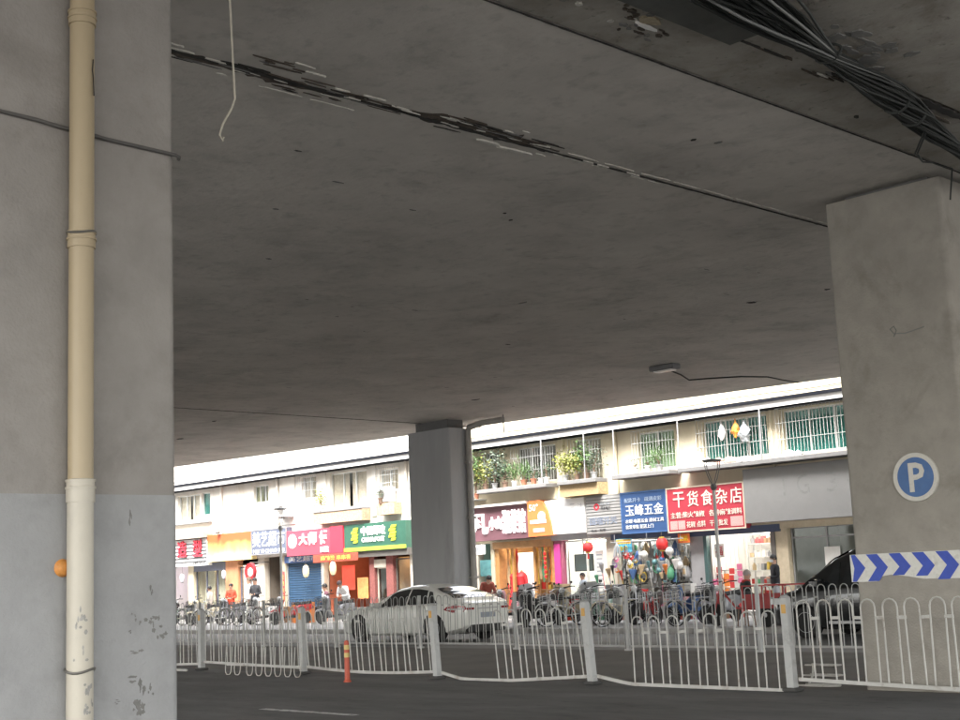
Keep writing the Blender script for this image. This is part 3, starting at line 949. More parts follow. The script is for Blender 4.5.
def wheel(parent, x, y, r, w, side):
    b = MB()
    b.lathe([(r * 0.66, -w / 2), (r * 0.9, -w / 2), (r * 0.99, -w / 2 + 0.03), (r, 0), (r * 0.99, w / 2 - 0.03), (r * 0.9, w / 2), (r * 0.66, w / 2)], (x, y, r), 28, 'y')
    t = b.build('wheel', M_tyre, parent, smooth=True)
    rb = MB()
    yo = y + side * (w / 2 - 0.02)
    rb.lathe([(r * 0.66, -0.03), (r * 0.66, 0.018), (r * 0.6, 0.022), (r * 0.57, -0.02), (0.001, -0.025)] if side > 0 else [(r * 0.66, 0.03), (r * 0.66, -0.018), (r * 0.6, -0.022), (r * 0.57, 0.02), (0.001, 0.025)], (x, yo, r), 24, 'y')
    for k in range(10):
        a = 2 * math.pi * k / 10
        c, s_ = math.cos(a), math.sin(a)
        px_, pz = -s_, c
        vs = []
        for d in (0, 1):
            yy = yo + side * (0.014 if d else -0.01)
            for (rad, hw) in ((r * 0.1, 0.022), (r * 0.61, 0.016)):
                for sg in (-1, 1):
                    vs.append((x + c * rad + px_ * hw * sg, yy, r + s_ * rad + pz * hw * sg))
        rb.add(vs, [(0, 1, 3, 2), (4, 5, 7, 6), (0, 1, 5, 4), (1, 3, 7, 5), (3, 2, 6, 7), (2, 0, 4, 6)])
    rb.lathe([(r * 0.16, 0), (r * 0.15, side * 0.012), (0.001, side * 0.02)], (x, yo, r), 12, 'y')
    rm = rb.build('rim', M_rim, None, smooth=False)
    rm.parent = t
    return t

def car_body(t, paint, L, Wd, top, belt, bot, plan, gh_x, tumble, wheels, wr, tuck=0.93, nst=56, side_windows=(), ws=None, rw=None, roof_crown=0.03):
    """x from 0 (front) to L (rear). top(x): outline of roof and bonnet, belt(x): waist line, bot(x): underside.
    plan(x): half width; gh_x: (start, end) of the greenhouse; tumble: inward lean of the glass"""
    rows = []
    for i in range(nst + 1):
        x = L * i / nst
        hw = plan(x); zt = top(x); zb = bot(x); bl = min(belt(x), zt - 0.015)
        gh = max(0.0, zt - bl)
        ins = tumble * gh
        wt = hw * 0.985 - ins
        sec = [(0, zb), (hw * 0.80, zb), (hw * 0.95, zb + 0.06), (hw * 0.985, zb + 0.2), (hw * 1.0, zb + (bl - zb) * 0.6), (hw * 0.995, zb + (bl - zb) * 0.78), (hw * 0.975, bl - 0.02), (hw * 0.955, bl),
               (hw * 0.955 - ins * 0.5 - 0.006, bl + gh * 0.5), (wt - 0.05 * min(1, gh * 3), bl + gh * 0.86), (wt - 0.11 * min(1, gh * 3) - 0.03, bl + gh * 0.97), (wt * 0.5, zt + roof_crown * min(1, gh * 2) * 0.7), (0, zt + roof_crown * min(1, gh * 2))]
        rows.append((x, sec))
    n = len(rows[0][1])
    bm = bmesh.new()
    grid = []
    for (x, sec) in rows:
        full = [(y, z) for (y, z) in sec] + [(-y, z) for (y, z) in reversed(sec[1:-1])]
        grid.append([bm.verts.new((x, y, z)) for (y, z) in full])
    m = len(grid[0])
    for i in range(len(grid) - 1):
        for k in range(m):
            k2 = (k + 1) % m
            bm.faces.new((grid[i][k], grid[i][k2], grid[i + 1][k2], grid[i + 1][k]))
    bm.faces.new(list(reversed(grid[0])))
    bm.faces.new(grid[-1])
    bmesh.ops.recalc_face_normals(bm, faces=bm.faces)
    me = bpy.data.meshes.new('body')
    bm.to_mesh(me); bm.free()
    me.materials.append(paint)
    me.materials.append(M_trim)
    body = bpy.data.objects.new('body', me)
    col.objects.link(body)
    # wheel arches cut out
    cut = MB()
    for wx in wheels:
        for sg in (-1, 1):
            cut.lathe([(wr * 1.13, -0.3), (wr * 1.13, 0.3)], (wx, sg * (plan(wx) - 0.1), wr * 1.02), 32, 'y')
    co = cut.build('cutter', M_trim)
    md = body.modifiers.new('b', 'BOOLEAN')
    md.operation = 'DIFFERENCE'; md.object = co; md.solver = 'EXACT'
    dg = bpy.context.evaluated_depsgraph_get(); dg.update()
    me2 = bpy.data.meshes.new_from_object(body.evaluated_get(dg))
    body.modifiers.clear()
    body.data = me2
    bpy.data.objects.remove(co)
    me2.polygons.foreach_set('use_smooth', [True] * len(me2.polygons))
    me2.set_sharp_from_angle(angle=R(32))
    for p in me2.polygons:
        c = p.center
        for wx in wheels:
            if math.hypot(c.x - wx, c.z - wr * 1.02) < wr * 1.125 and abs(c.y) < plan(wx) * 0.985 and abs(p.normal.y) < 0.98 and len(me2.materials) > 1:
                p.material_index = 1
    body.parent = t
    # glass laid on the greenhouse
    def side_pt(x, f, sg, off=0.006):
        hw = plan(x); zt = top(x); bl = min(belt(x), zt - 0.015); gh = max(0, zt - bl); ins = tumble * gh
        pts = [(hw * 0.955, bl), (hw * 0.955 - ins * 0.5 - 0.006, bl + gh * 0.5), (hw * 0.985 - ins - 0.05 * min(1, gh * 3), bl + gh * 0.86)]
        if f < 0.5 / 0.86:
            q = f / (0.5 / 0.86); a, b_ = pts[0], pts[1]
        else:
            q = (f - 0.5 / 0.86) / (1 - 0.5 / 0.86); a, b_ = pts[1], pts[2]
        return Vector((x, sg * (a[0] + (b_[0] - a[0]) * q + off), a[1] + (b_[1] - a[1]) * q))
    for (xa, xb, fa, fb, endl, endr) in side_windows:
        for sg in (-1, 1):
            b = MB()
            nx, nz = 12, 4
            g_ = []
            for j in range(nz + 1):
                f = fa + (fb - fa) * j / nz
                l = xa + endl * j / nz
                r_ = xb + endr * j / nz
                for i in range(nx + 1):
                    g_.append(side_pt(l + (r_ - l) * i / nx, f, sg))
            fs = []
            for j in range(nz):
                for i in range(nx):
                    a = j * (nx + 1) + i
                    fs.append((a, a + 1, a + nx + 2, a + nx + 1))
            b.add(g_, fs)
            b.build('side_window', M_cglass, t, smooth=True)
    for (nm, sp) in (('windscreen', ws), ('rear_window', rw)):
        if not sp: continue
        xa, xb = sp
        b = MB()
        nx, ny = 10, 12
        pts, fs = [], []
        for i in range(nx + 1):
            x = xa + (xb - xa) * i / nx
            zt = top(x); bl = min(belt(x), zt - 0.015); gh = zt - bl
            wt = plan(x) * 0.985 - tumble * gh - 0.10
            for j in range(ny + 1):
                q = -1 + 2 * j / ny
                crown = roof_crown * min(1, gh * 2) * (1 - 0.6 * abs(q) ** 2)
                pts.append((x, q * wt * 0.92, zt + crown * 0.95 - 0.012 * (abs(q) ** 3) + 0.010))
        for i in range(nx):
            for j in range(ny):
                a = i * (ny + 1) + j
                fs.append((a, a + 1, a + ny + 2, a + ny + 1))
        b.add(pts, fs)
        b.build(nm, M_cglass, t, smooth=True)
    for wx in wheels:
        for sg in (-1, 1):
            wheel(t, wx, sg * (plan(wx) - 0.125), wr, 0.22, sg)
    return body

# white sedan: its front points to -X
M_wpaint = mat('car_white', (0.78, 0.78, 0.74), 0.3, 0.03, 3, coat=0.5)
sed = thing('parked_car', 'white fastback sedan seen from behind, beyond the second fence', 'car', (-28.72, 23.05, 0.0))
Ls, hwS = 4.84, 0.925
tS = [(0, 0.62), (0.12, 0.70), (0.5, 0.80), (1.2, 0.90), (1.55, 0.95), (2.0, 1.19), (2.35, 1.335), (2.75, 1.385), (3.1, 1.385), (3.6, 1.33), (4.05, 1.18), (4.45, 1.03), (4.7, 0.985), (4.84, 0.93)]
bS = [(0, 0.6), (0.5, 0.72), (1.2, 0.80), (2.0, 0.86), (3.4, 0.91), (4.2, 0.95), (4.84, 0.90)]
pS = [(0, 0.62), (0.15, 0.76), (0.5, 0.87), (1.0, 0.915), (2.4, 0.925), (3.8, 0.92), (4.4, 0.87), (4.7, 0.80), (4.84, 0.70)]
zS = [(0, 0.32), (0.3, 0.2), (0.7, 0.17), (4.1, 0.19), (4.6, 0.27), (4.84, 0.36)]
car_body(sed, M_wpaint, Ls, hwS, lambda x: interp(tS, x), lambda x: interp(bS, x), lambda x: interp(zS, x), lambda x: interp(pS, x), None, 0.42, (0.98, 3.86), 0.335,
         side_windows=((1.72, 2.82, 0.06, 0.97, 0.42, 0.02), (2.88, 3.62, 0.06, 0.97, 0.0, -0.12), (3.66, 3.98, 0.08, 0.9, -0.1, -0.28)), ws=(1.62, 2.28), rw=(3.72, 4.38))
for sg in (-1, 1):
    # tail lamps wrap the rear corners
    b = MB()
    pts = [(4.22, 0.79), (4.5, 0.72), (4.78, 0.73), (4.84, 0.80), (4.80, 0.87), (4.55, 0.895), (4.34, 0.86)]
    vs = []
    for (x, z) in pts:
        vs.append((x, sg * (interp(pS, min(x, 4.82)) * 0.99 + 0.014), z))
    for (x, z) in pts:
        vs.append((x, sg * (interp(pS, min(x, 4.82)) * 0.9), z))
    n = len(pts)
    b.add(vs, [tuple(range(n)), tuple(range(n, 2 * n))] + [(i, (i + 1) % n, n + (i + 1) % n, n + i) for i in range(n)])
    b.build('tail_light', M_red, sed)
    MB().tube([(x, sg * (interp(pS, min(x, 4.82)) * 0.99 + 0.016), 0.80) for x in (4.34, 4.5, 4.65, 4.78)], 0.016, 5).build('tail_light_strip', M_lens, sed)
    MB().box(4.80, 4.858, sg * 0.46, sg * 0.69, 0.775, 0.825).build('tail_light', M_red, sed)
    MB().cbox(0.03, 0.42, sg * 0.50, sg * 0.80, 0.60, 0.70, 0.02).build('headlight', M_lens, sed)
    m_ = MB()
    m_.cbox(1.72, 1.90, sg * 0.93, sg * 1.09, 0.88, 1.0, 0.03)
    m_.box(1.80, 1.86, sg * 0.86, sg * 0.95, 0.88, 0.92)
    m_.build('mirror', M_wpaint, sed)
    for xs_ in (1.5, 2.85, 3.72):
        pts = []
        for k in range(9):
            z = 0.26 + (interp(bS, xs_) - 0.3) * k / 8
            f = (z - interp(zS, xs_)) / (interp(bS, xs_) - interp(zS, xs_))
            wv = 0.985 + 0.015 * min(1, max(0, (f - .2) / .4)) if f < .6 else 1.0 - 0.03 * (f - .6) / .4
            pts.append((xs_ + (0.06 * (k - 4) / 4 if xs_ < 2 else 0), sg * (interp(pS, xs_) * wv + 0.001), z))
        MB().tube(pts, 0.005, 4).build('door_seam', M_trim, sed)
    for xs_ in (2.62, 3.5):
        MB().cbox(xs_, xs_ + 0.2, sg * 0.925, sg * 0.955, 0.76, 0.79, 0.008).build('door_handle', M_wpaint, sed)
    MB().tube([(1.62, sg * 0.885, 0.865), (2.2, sg * 0.89, 0.885), (3.0, sg * 0.89, 0.908), (4.0, sg * 0.87, 0.955)], 0.009, 5).build('window_trim', M_rim, sed)
    MB().lathe([(0.05, 0), (0.05, 0.06)], (4.77, sg * 0.5, 0.30), 12, 'x').build('exhaust_tip', M_rim, sed)
MB().cbox(4.68, 4.85, -0.62, 0.62, 0.24, 0.44, 0.03).build('rear_diffuser', M_trim, sed)
MB().box(4.835, 4.853, -0.24, 0.24, 0.58, 0.70).build('number_plate', mat('plate_pale', (0.3, 0.33, 0.38), 0.4), sed)
MB().box(4.83, 4.86, -0.34, 0.34, 0.785, 0.81).build('boot_strip', M_rim, sed)

# black van at the right, mostly behind the right pillar, front to -X
M_bpaint = mat('car_black', (0.012, 0.013, 0.014), 0.22, 0, coat=0.8)
van = thing('parked_car', 'black van nose half hidden behind the right pillar', 'car', (-16.72, 25.2, 0.0))
tV = [(0, 0.72), (0.12, 0.84), (0.45, 0.95), (0.75, 1.02), (1.1, 1.28), (1.6, 1.63), (2.0, 1.79), (2.6, 1.84), (4.4, 1.80), (4.75, 1.65), (4.9, 1.2), (4.95, 0.9)]
bV = [(0, 0.7), (0.5, 0.85), (1.0, 0.96), (2.0, 1.02), (4.5, 1.06), (4.95, 0.88)]
pV = [(0, 0.66), (0.2, 0.8), (0.6, 0.9), (1.2, 0.935), (4.3, 0.935), (4.8, 0.88), (4.95, 0.8)]
zV = [(0, 0.3), (0.3, 0.22), (0.7, 0.18), (4.4, 0.2), (4.95, 0.36)]
car_body(van, M_bpaint, 4.95, 0.935, lambda x: interp(tV, x), lambda x: interp(bV, x), lambda x: interp(zV, x), lambda x: interp(pV, x), None, 0.24, (0.92, 3.85), 0.33,
         side_windows=((1.28, 1.75, 0.05, 0.9, 0.42, 0.0), (1.82, 2.9, 0.05, 0.97, 0.14, 0.0), (2.98, 4.4, 0.05, 0.97, 0.0, -0.12)), ws=(0.85, 1.85), rw=None)
for sg in (-1, 1):
    MB().cbox(0.08, 0.5, sg * 0.58, sg * 0.84, 0.70, 0.83, 0.02).build('headlight', M_lens, van)
    m_ = MB(); m_.cbox(1.25, 1.45, sg * 0.97, sg * 1.15, 1.02, 1.2, 0.04); m_.box(1.36, 1.43, sg * 0.88, sg * 1.0, 1.03, 1.08)
    m_.build('mirror', M_bpaint, van)
    MB().cbox(2.3, 2.55, sg * 0.935, sg * 0.965, 0.88, 0.92, 0.01).build('door_handle', M_rim, van)
    MB().cbox(1.5, 3.3, sg * 0.93, sg * 0.952, 0.3, 0.36, 0.008).build('side_strip', M_rim, van)
MB().cbox(-0.02, 0.1, -0.5, 0.5, 0.42, 0.68, 0.03).build('grille', M_rim, van)
MB().cbox(-0.03, 0.12, -0.62, 0.62, 0.26, 0.38, 0.02).build('bumper_vent', M_trim, van)
MB().box(-0.035, -0.02, -0.22, 0.22, 0.44, 0.56).build('number_plate', mat('plate_blue', (0.03, 0.08, 0.3), 0.4), van)

# ------------------------------------------------------------------ shop buildings
FYB = 33.0
M_wallR = mat('wall_cream', (0.60, 0.53, 0.39), 0.85, 0.08, 1.2, stain=(0.45, 0.38, 0.27), stain_scale=1.3, stain_amt=0.45, stretch=(1, 1, 0.4), bump=0.1)
M_wallL = mat('wall_white', (0.72, 0.67, 0.60), 0.85, 0.06, 1.2, stain=(0.50, 0.42, 0.31), stain_scale=1.2, stain_amt=0.6, stretch=(1, 1, 0.4), bump=0.1)
M_fascia = mat('fascia_white', (0.72, 0.71, 0.70), 0.7, 0.06, 2, stain=(0.45, 0.44, 0.42), stain_scale=2)
M_gutter_and_shadow = mat('gutter_and_soffit_shadow', (0.012, 0.013, 0.017), 0.8, spec=0.08)
M_ledge = mat('ledge_concrete', (0.22, 0.215, 0.21), 0.85, 0.12, 3, stain=(0.12, 0.115, 0.10), stain_scale=3)
M_frame = mat('window_alu', (0.62, 0.62, 0.60), 0.4, metal=0.3)
M_framed = mat('window_dark', (0.12, 0.11, 0.10), 0.5)
M_grille = mat('grille_white', (0.5, 0.5, 0.48), 0.5)
M_gpipe = mat('support_grey', (0.33, 0.33, 0.33), 0.5, metal=0.4)
G_teal = glassmat('glass_teal', (0.86, 0.98, 0.96), 0.05, 0.4)
G_clear = glassmat('glass_clear', (0.95, 0.97, 0.96), 0.04, 0.2)
G_dark = glassmat('glass_dark', (0.88, 0.90, 0.88), 0.05, 0.4)
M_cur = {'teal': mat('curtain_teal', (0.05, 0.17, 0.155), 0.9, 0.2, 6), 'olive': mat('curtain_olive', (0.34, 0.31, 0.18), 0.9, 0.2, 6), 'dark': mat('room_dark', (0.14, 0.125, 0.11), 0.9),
         'cream': mat('curtain_cream', (0.5, 0.45, 0.34), 0.9, 0.15, 6), 'brown': mat('curtain_brown', (0.50, 0.41, 0.33), 0.9, 0.2, 6)}

# openings: x0, x1, z0, z1, panes, glass, curtain, grille
WINR = [(-34.0, -33.3, 4.5, 5.8, 1, G_dark, 'dark', True), (-32.4, -30.6, 4.6, 5.82, 3, G_dark, 'dark', True), (-29.75, -28.6, 4.5, 5.83, 2, G_dark, 'brown', True), (-27.05, -25.62, 4.6, 5.78, 2, G_teal, 'olive', True),
        (-24.53, -22.22, 4.66, 5.85, 3, G_teal, 'teal', True), (-21.7, -18.4, 4.6, 5.86, 4, G_teal, 'teal', True), (-16.9, -14.6, 4.6, 5.85, 3, G_teal, 'teal', True), (-13.2, -10.8, 4.6, 5.85, 3, G_dark, 'dark', True)]
WINL = [(-62.5, -60.4, 4.6, 5.75, 3, G_clear, 'cream', False), (-58.0, -56.2, 4.6, 5.75, 2, G_clear, 'brown', False), (-54.26, -52.42, 4.58, 5.74, 3, G_clear, 'brown', False), (-52.3, -51.58, 4.75, 5.76, 1, G_teal, 'teal', False),
        (-48.2, -47.12, 5.02, 5.75, 3, G_dark, 'olive', False), (-44.78, -43.8, 4.96, 5.86, 2, G_dark, 'brown', True), (-42.92, -40.58, 4.42, 5.82, 3, G_clear, 'brown', False), (-39.82, -38.72, 4.9, 5.72, 2, G_dark, 'brown', True), (-37.4, -36.0, 4.7, 5.75, 2, G_dark, 'dark', True)]

def window(parent, x0, x1, z0, z1, n, gl, cur, grille, seed):
    w = thing('window', None, None, ((x0 + x1) / 2 - parent.location.x, FYB + 0.1 - parent.location.y, z0))
    w.parent = parent
    W = x1 - x0
    Hh = z1 - z0
    y = 0.0
    fr = MB()
    t = 0.045
    fr.box(-W / 2, W / 2, y, y + 0.06, 0, t)
    fr.box(-W / 2, W / 2, y, y + 0.06, Hh - t, Hh)
    fr.box(-W / 2, -W / 2 + t, y + 0.001, y + 0.059, t, Hh - t)
    fr.box(W / 2 - t, W / 2, y + 0.001, y + 0.059, t, Hh - t)
    for i in range(1, n):
        x = -W / 2 + W * i / n
        fr.box(x - 0.025, x + 0.025, y + 0.001, y + 0.059, t, Hh - t)
    def add(b, nm, m, **k):
        o = b.build(nm, m, None, **k)
        o.parent = w
        return o
    add(fr, 'frame', M_frame)
    for i in range(n):
        a = -W / 2 + W * i / n + 0.02
        c = -W / 2 + W * (i + 1) / n - 0.02
        add(MB().box(a, c, y + 0.025, y + 0.033, t * 0.5, Hh - t * 0.5), 'pane', gl)
    # curtain behind the glass, in folds
    cb_ = MB()
    rr = random.Random(seed)
    k = int(W / 0.06)
    cov = [(0, 0.48), (0.56, 1.0)] if rr.random() < 0.5 else [(0.0, 1.0)]
    for (a, c) in cov:
        pts = []
        na, nb = int(k * a), int(k * c)
        vs, fs = [], []
        for i in range(na, nb + 1):
            x = -W / 2 + W * i / k
            yy = 0.065 + 0.012 * math.sin(i * 1.7) + 0.008 * rr.random()
            vs += [(x, yy, 0.03), (x, yy, Hh)]
        for i in range(nb - na):
            fs.append((2 * i, 2 * i + 2, 2 * i + 3, 2 * i + 1))
        cb_.add(vs, fs)
    add(cb_, 'curtain', M_cur[cur], smooth=True)
    if grille:
        gb = MB()
        yg = -0.34
        m = int(W / 0.105)
        X0, X1 = -W / 2 - 0.08, W / 2 + 0.08
        for i in range(m + 1):
            x = X0 + (X1 - X0) * i / m
            gb.box(x - 0.005, x + 0.005, yg, yg + 0.01, -0.05, Hh + 0.05)
        for z in (-0.05, 0.33 * Hh, 0.70 * Hh, Hh + 0.04):
            gb.box(X0, X1, yg - 0.012, yg, z, z + 0.014)
            gb.box(X0 - 0.002, X0 + 0.02, yg, -0.1, z, z + 0.014)
            gb.box(X1 - 0.02, X1 + 0.002, yg, -0.1, z, z + 0.014)
        add(gb, 'grille', M_grille)
    return w

def block(name_lab, x0, x1, wallm, wins, zpar):
    t = thing('shop_building', name_lab, 'building', ((x0 + x1) / 2, FYB, 0), world=True)
    b = MB()
    wall_holes(b, x0, x1, 3.95, zpar, FYB, FYB + 0.24, [w[:4] for w in wins])
    b.add([(x0, FYB, 0), (x0, FYB + 9, 0), (x0, FYB + 9, zpar), (x0, FYB, zpar)], [(0, 1, 2, 3)])
    b.add([(x1, FYB, 0), (x1, FYB + 9, 0), (x1, FYB + 9, zpar), (x1, FYB, zpar)], [(3, 2, 1, 0)])
    b.add([(x0, FYB + 9, 0), (x1, FYB + 9, 0), (x1, FYB + 9, zpar), (x0, FYB + 9, zpar)], [(0, 1, 2, 3)])
    b.build('wall', wallm, t, fixn=False)
    MB().box(x0, x1, FYB + 0.01, FYB + 9, 3.75, 3.95).build('floor_slab', M_ledge, t)
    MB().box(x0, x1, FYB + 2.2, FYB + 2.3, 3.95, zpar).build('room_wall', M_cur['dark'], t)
    MB().box(x0, x1, FYB + 0.24, FYB + 9, zpar - 0.25, zpar - 0.05).build('roof', M_ledge, t)
    # eave
    e = thing('eave', None, None, (0, 0, 0)); e.parent = t
    def add(bb_, nm, m):
        o = bb_.build(nm, m, None)
        o.parent = e
        o.location = (-t.location.x, -t.location.y, 0)
    add(MB().box(x0, x1, FYB - 0.55, FYB, 5.94, 6.11), 'fascia', M_fascia)
    add(MB().box(x0, x1, FYB - 0.62, FYB, 6.11, 6.20), 'gutter', M_gutter_and_shadow)
    add(MB().box(x0, x1, FYB - 0.52, FYB, 5.915, 5.938), 'soffit_shadow', M_gutter_and_shadow)  # dark strip painted as the shadow under the eave
    for i, w in enumerate(wins):
        window(t, *w, seed=i * 7 + int(x1))
    return t

BL = block('long pale two-storey shop building left of the grey pillar', -65, -35.15, M_wallL, WINL, 7.7)
BR = block('cream two-storey shop building right of the grey pillar, with planted ledges', -34.75, -8, M_wallR, WINR, 7.7)
tag(MB().box(-35.15, -34.75, FYB + 0.3, FYB + 0.5, 0, 7.5).build('gap_wall', M_cur['brown']), 'narrow recessed wall strip between the two shop buildings', 'wall')
# thin cable along the parapet
tag(MB().tube([(x, FYB - 0.03, 6.42 + 0.03 * math.sin(x * 1.3)) for x in [-64 + i * 1.4 for i in range(41)]], 0.012, 5).build('facade_cable', M_cab[0]), 'thin black cable strung along the wall above the eave', 'cable')

# ledges, supports and downpipes of the upper floor
def ledge(parent, x0, x1, z, yo=0.62, th=0.13, m=M_ledge):
    MB().cbox(x0, x1, FYB - yo, FYB + 0.005, z, z + th, 0.012).build('ledge', m, parent)
ledge(BR, -25.1, -17.9, 4.36)
ledge(BR, -27.7, -25.42, 4.36)
ledge(BR, -30.05, -28.4, 4.36)
ledge(BR, -33.85, -30.55, 4.36)
ledge(BR, -17.3, -10.5, 4.36)
for x in (-28.85, -27.6, -25.05, -22.1, -30.75):
    MB().cyl((x, FYB - 0.57, 4.45), (x, FYB - 0.54, 5.95), 0.022, 8).build('support_pole', M_gpipe, BR, smooth=True)
for x in (-27.95, -22.05, -30.2):
    MB().cyl((x, FYB - 0.07, 3.95), (x, FYB - 0.07, 5.94), 0.055, 10).build('downpipe', M_wallR, BR, smooth=True)
for x in (-46.4, -50.6, -38.2):
    MB().cyl((x, FYB - 0.07, 3.9), (x, FYB - 0.07, 5.94), 0.055, 10).build('downpipe', M_wallL, BL, smooth=True)
for (x0, x1) in ((-22.2, -21.8), (-30.45, -30.02), (-25.5, -24.75)):
    MB().box(x0, x1, FYB - 0.06, FYB, 4.5, 5.93).build('pilaster', M_wallR, BR)
for (x0, x1) in ((-46.2, -45.2), (-43.4, -43.1), (-40.3, -40.0)):
    MB().box(x0, x1, FYB - 0.06, FYB, 4.0, 5.93).build('pilaster', M_wallL, BL)
ledge(BL, -54.6, -51.4, 4.42, 0.2, 0.06)
ledge(BL, -43.5, -40.4, 4.30, 0.45, 0.08)
M_brick = mat('planter_brick', (0.42, 0.30, 0.20), 0.9, 0.35, 14, bump=0.3)
MB().box(-43.5, -40.4, FYB - 0.42, FYB, 3.86, 4.30).build('planter_box', M_brick, BL)
MB().box(-39.6, -38.55, FYB - 0.4, FYB, 3.98, 4.42).build('planter_box', M_brick, BL)
MB().box(-30.05, -28.4, FYB - 0.5, FYB, 3.98, 4.36).build('planter_box', mat('woven_ochre', (0.45, 0.33, 0.18), 0.9, 0.4, 16, stretch=(6, 1, 1)), BR)
MB().box(-33.85, -30.6, FYB - 0.12, FYB, 3.98, 4.36).build('planter_box', M_wallR, BR)

# projecting cage on the left end of the right building
cg = MB()
for i in range(8):
    x = -34.72 + i * 0.1
    cg.box(x - 0.01, x + 0.01, FYB - 0.6, FYB - 0.58, 4.2, 5.92)
for i in range(5):
    y = FYB - 0.6 + i * 0.12
    cg.box(-34.74, -34.72, y - 0.01, y + 0.01, 4.2, 5.92)
for z in (4.2, 4.7, 5.2, 5.7, 5.9):
    cg.box(-34.74, -34.0, FYB - 0.62, FYB - 0.6, z, z + 0.025)
    cg.box(-34.75, -34.74, FYB - 0.6, FYB, z, z + 0.025)
cg.box(-34.74, -34.0, FYB - 0.6, FYB, 4.17, 4.2)
cg.build('window_cage', M_grille, BR)

# air conditioner
def aircon(x, z, label, m):
    t = thing('air_conditioner', label, 'air conditioner', (x, FYB, z), world=False)
    MB().cbox(0, 0.75, -0.38, -0.06, 0, 0.56, 0.025).build('case', m, t)
    ringmesh(0.28, 0.28, 0.19, 0.215, -0.392, -0.378, 24).build('fan_rim', M_grille, t)
    disc(0.28, 0.28, 0.185, -0.386, -0.379, 24).build('fan', M_framed, t)
    MB().box(0.03, 0.07, -0.36, 0.0, -0.05, 0).build('bracket', M_gpipe, t)
    MB().box(0.66, 0.70, -0.36, 0.0, -0.05, 0).build('bracket', M_gpipe, t)
M_ac = mat('ac_white', (0.68, 0.67, 0.63), 0.5, 0.06, 4)
aircon(-39.55, 4.45, 'white air conditioner under the small window left of the grey pillar', M_ac)
aircon(-46.0, 4.3, 'white air conditioner on the pale wall above the red sign', M_ac)

# laundry and bags hung at the right windows
def bag(x, z, w, h, m, label, y=FYB - 0.30, nm='hanging_bag'):
    b = MB()
    prof = []
    for i in range(7):
        t = i / 6
        prof.append((w * (0.25 + 0.75 * math.sin(math.pi * (0.15 + 0.75 * t))) / 2, -h * t))
    b.lathe([(0.012, 0.16), (0.03, 0.08)] + prof, (0, 0, 0), 13)
    o = b.build(nm, m, None, smooth=True)
    o.location = (x, y, z)
    for v in o.data.vertices:
        f_ = rnd(0.62, 1.18)
        v.co.x = v.co.x * f_ + rnd(-0.035, 0.035); v.co.z += rnd(-0.045, 0.045); v.co.y *= 0.6 * f_
    tag(o, label, 'bag', 'bags hung at the barred window')
    return o
bag(-23.62, 5.62, 0.22, 0.42, mat('bag_white', (0.7, 0.69, 0.66), 0.6, 0.1, 9), 'white plastic bag hung on the barred window')
bag(-23.12, 5.60, 0.30, 0.34, mat('bag_orange', (0.75, 0.30, 0.05), 0.5, 0.2, 9), 'orange plastic bag hung on the barred window')
bag(-22.82, 5.52, 0.42, 0.42, mat('bag_grey', (0.50, 0.53, 0.54), 0.5, 0.15, 9), 'pale grey plastic bag hung beside the orange bag')
# bundles on the right ledge
rr = random.Random(3)
cl_m = [mat('cloth_white', (0.7, 0.68, 0.64), 0.9, 0.15, 10), mat('cloth_pink', (0.62, 0.34, 0.28), 0.9, 0.15, 10), mat('cloth_beige', (0.6, 0.52, 0.40), 0.9, 0.15, 10), mat('cloth_grey', (0.4, 0.4, 0.4), 0.9, 0.15, 10)]
def bundle(x, y, z, w, h, m, label, grp):
    b = MB()
    rings = []
    for i in range(6):
        t = i / 5
        rad = w / 2 * math.sqrt(max(0.02, 1 - (t * 1.0) ** 2)) * rr.uniform(0.85, 1.1)
        rings.append((rad, h * t))
    b.lathe(rings, (0, 0, 0), 11)
    for i, v in enumerate(b.v):
        b.v[i] = (v[0] * rr.uniform(0.85, 1.15), v[1] * 0.6 * rr.uniform(0.85, 1.15), v[2] * rr.uniform(0.85, 1.12))
    o = b.build('cloth_bundle', m, None, smooth=True, loc=(x, y, z))
    return tag(o, label, 'bundle', grp)
bl = [(-24.85, .5, .38, 0, 'largest white bundle at the left end of the long ledge'), (-24.45, .55, .42, 2, 'beige bundle on the long ledge beside the largest white one'), (-24.1, .35, .25, 0, 'small white bundle below the hung white bag'), (-23.7, .4, .2, 1, 'pink cloth bundle on the long ledge under the bags'),
      (-23.3, .45, .2, 1, 'flat pink bundle on the ledge under the orange bag'), (-22.75, .7, .16, 0, 'wide flat white bundle on the ledge under the grey bag'), (-21.3, .55, .2, 0, 'white bundle on the ledge under the rightmost teal window'), (-21.0, .3, .16, 3, 'small grey bundle on the ledge under the rightmost teal window')]
for (x, w, h, mi, lab) in bl:
    bundle(x, FYB - 0.42, 4.49, w, h, cl_m[mi], lab, 'bundles on the long ledge')

# ------------------------------------------------------------------ plants
M_leaf = [mat('leaf_green', (0.07, 0.13, 0.035), 0.6, 0.35, 9), mat('leaf_yellow', (0.22, 0.24, 0.05), 0.6, 0.3, 9), mat('leaf_dark', (0.04, 0.08, 0.035), 0.6, 0.3, 9), mat('leaf_grey', (0.11, 0.14, 0.10), 0.7, 0.3, 9)]
M_pot = [mat('pot_terracotta', (0.42, 0.17, 0.10), 0.8, 0.15, 8), mat('pot_white', (0.66, 0.65, 0.62), 0.5, 0.1, 8), mat('pot_brown', (0.2, 0.13, 0.09), 0.7, 0.15, 8), mat('pot_grey', (0.33, 0.33, 0.32), 0.8, 0.1, 8)]

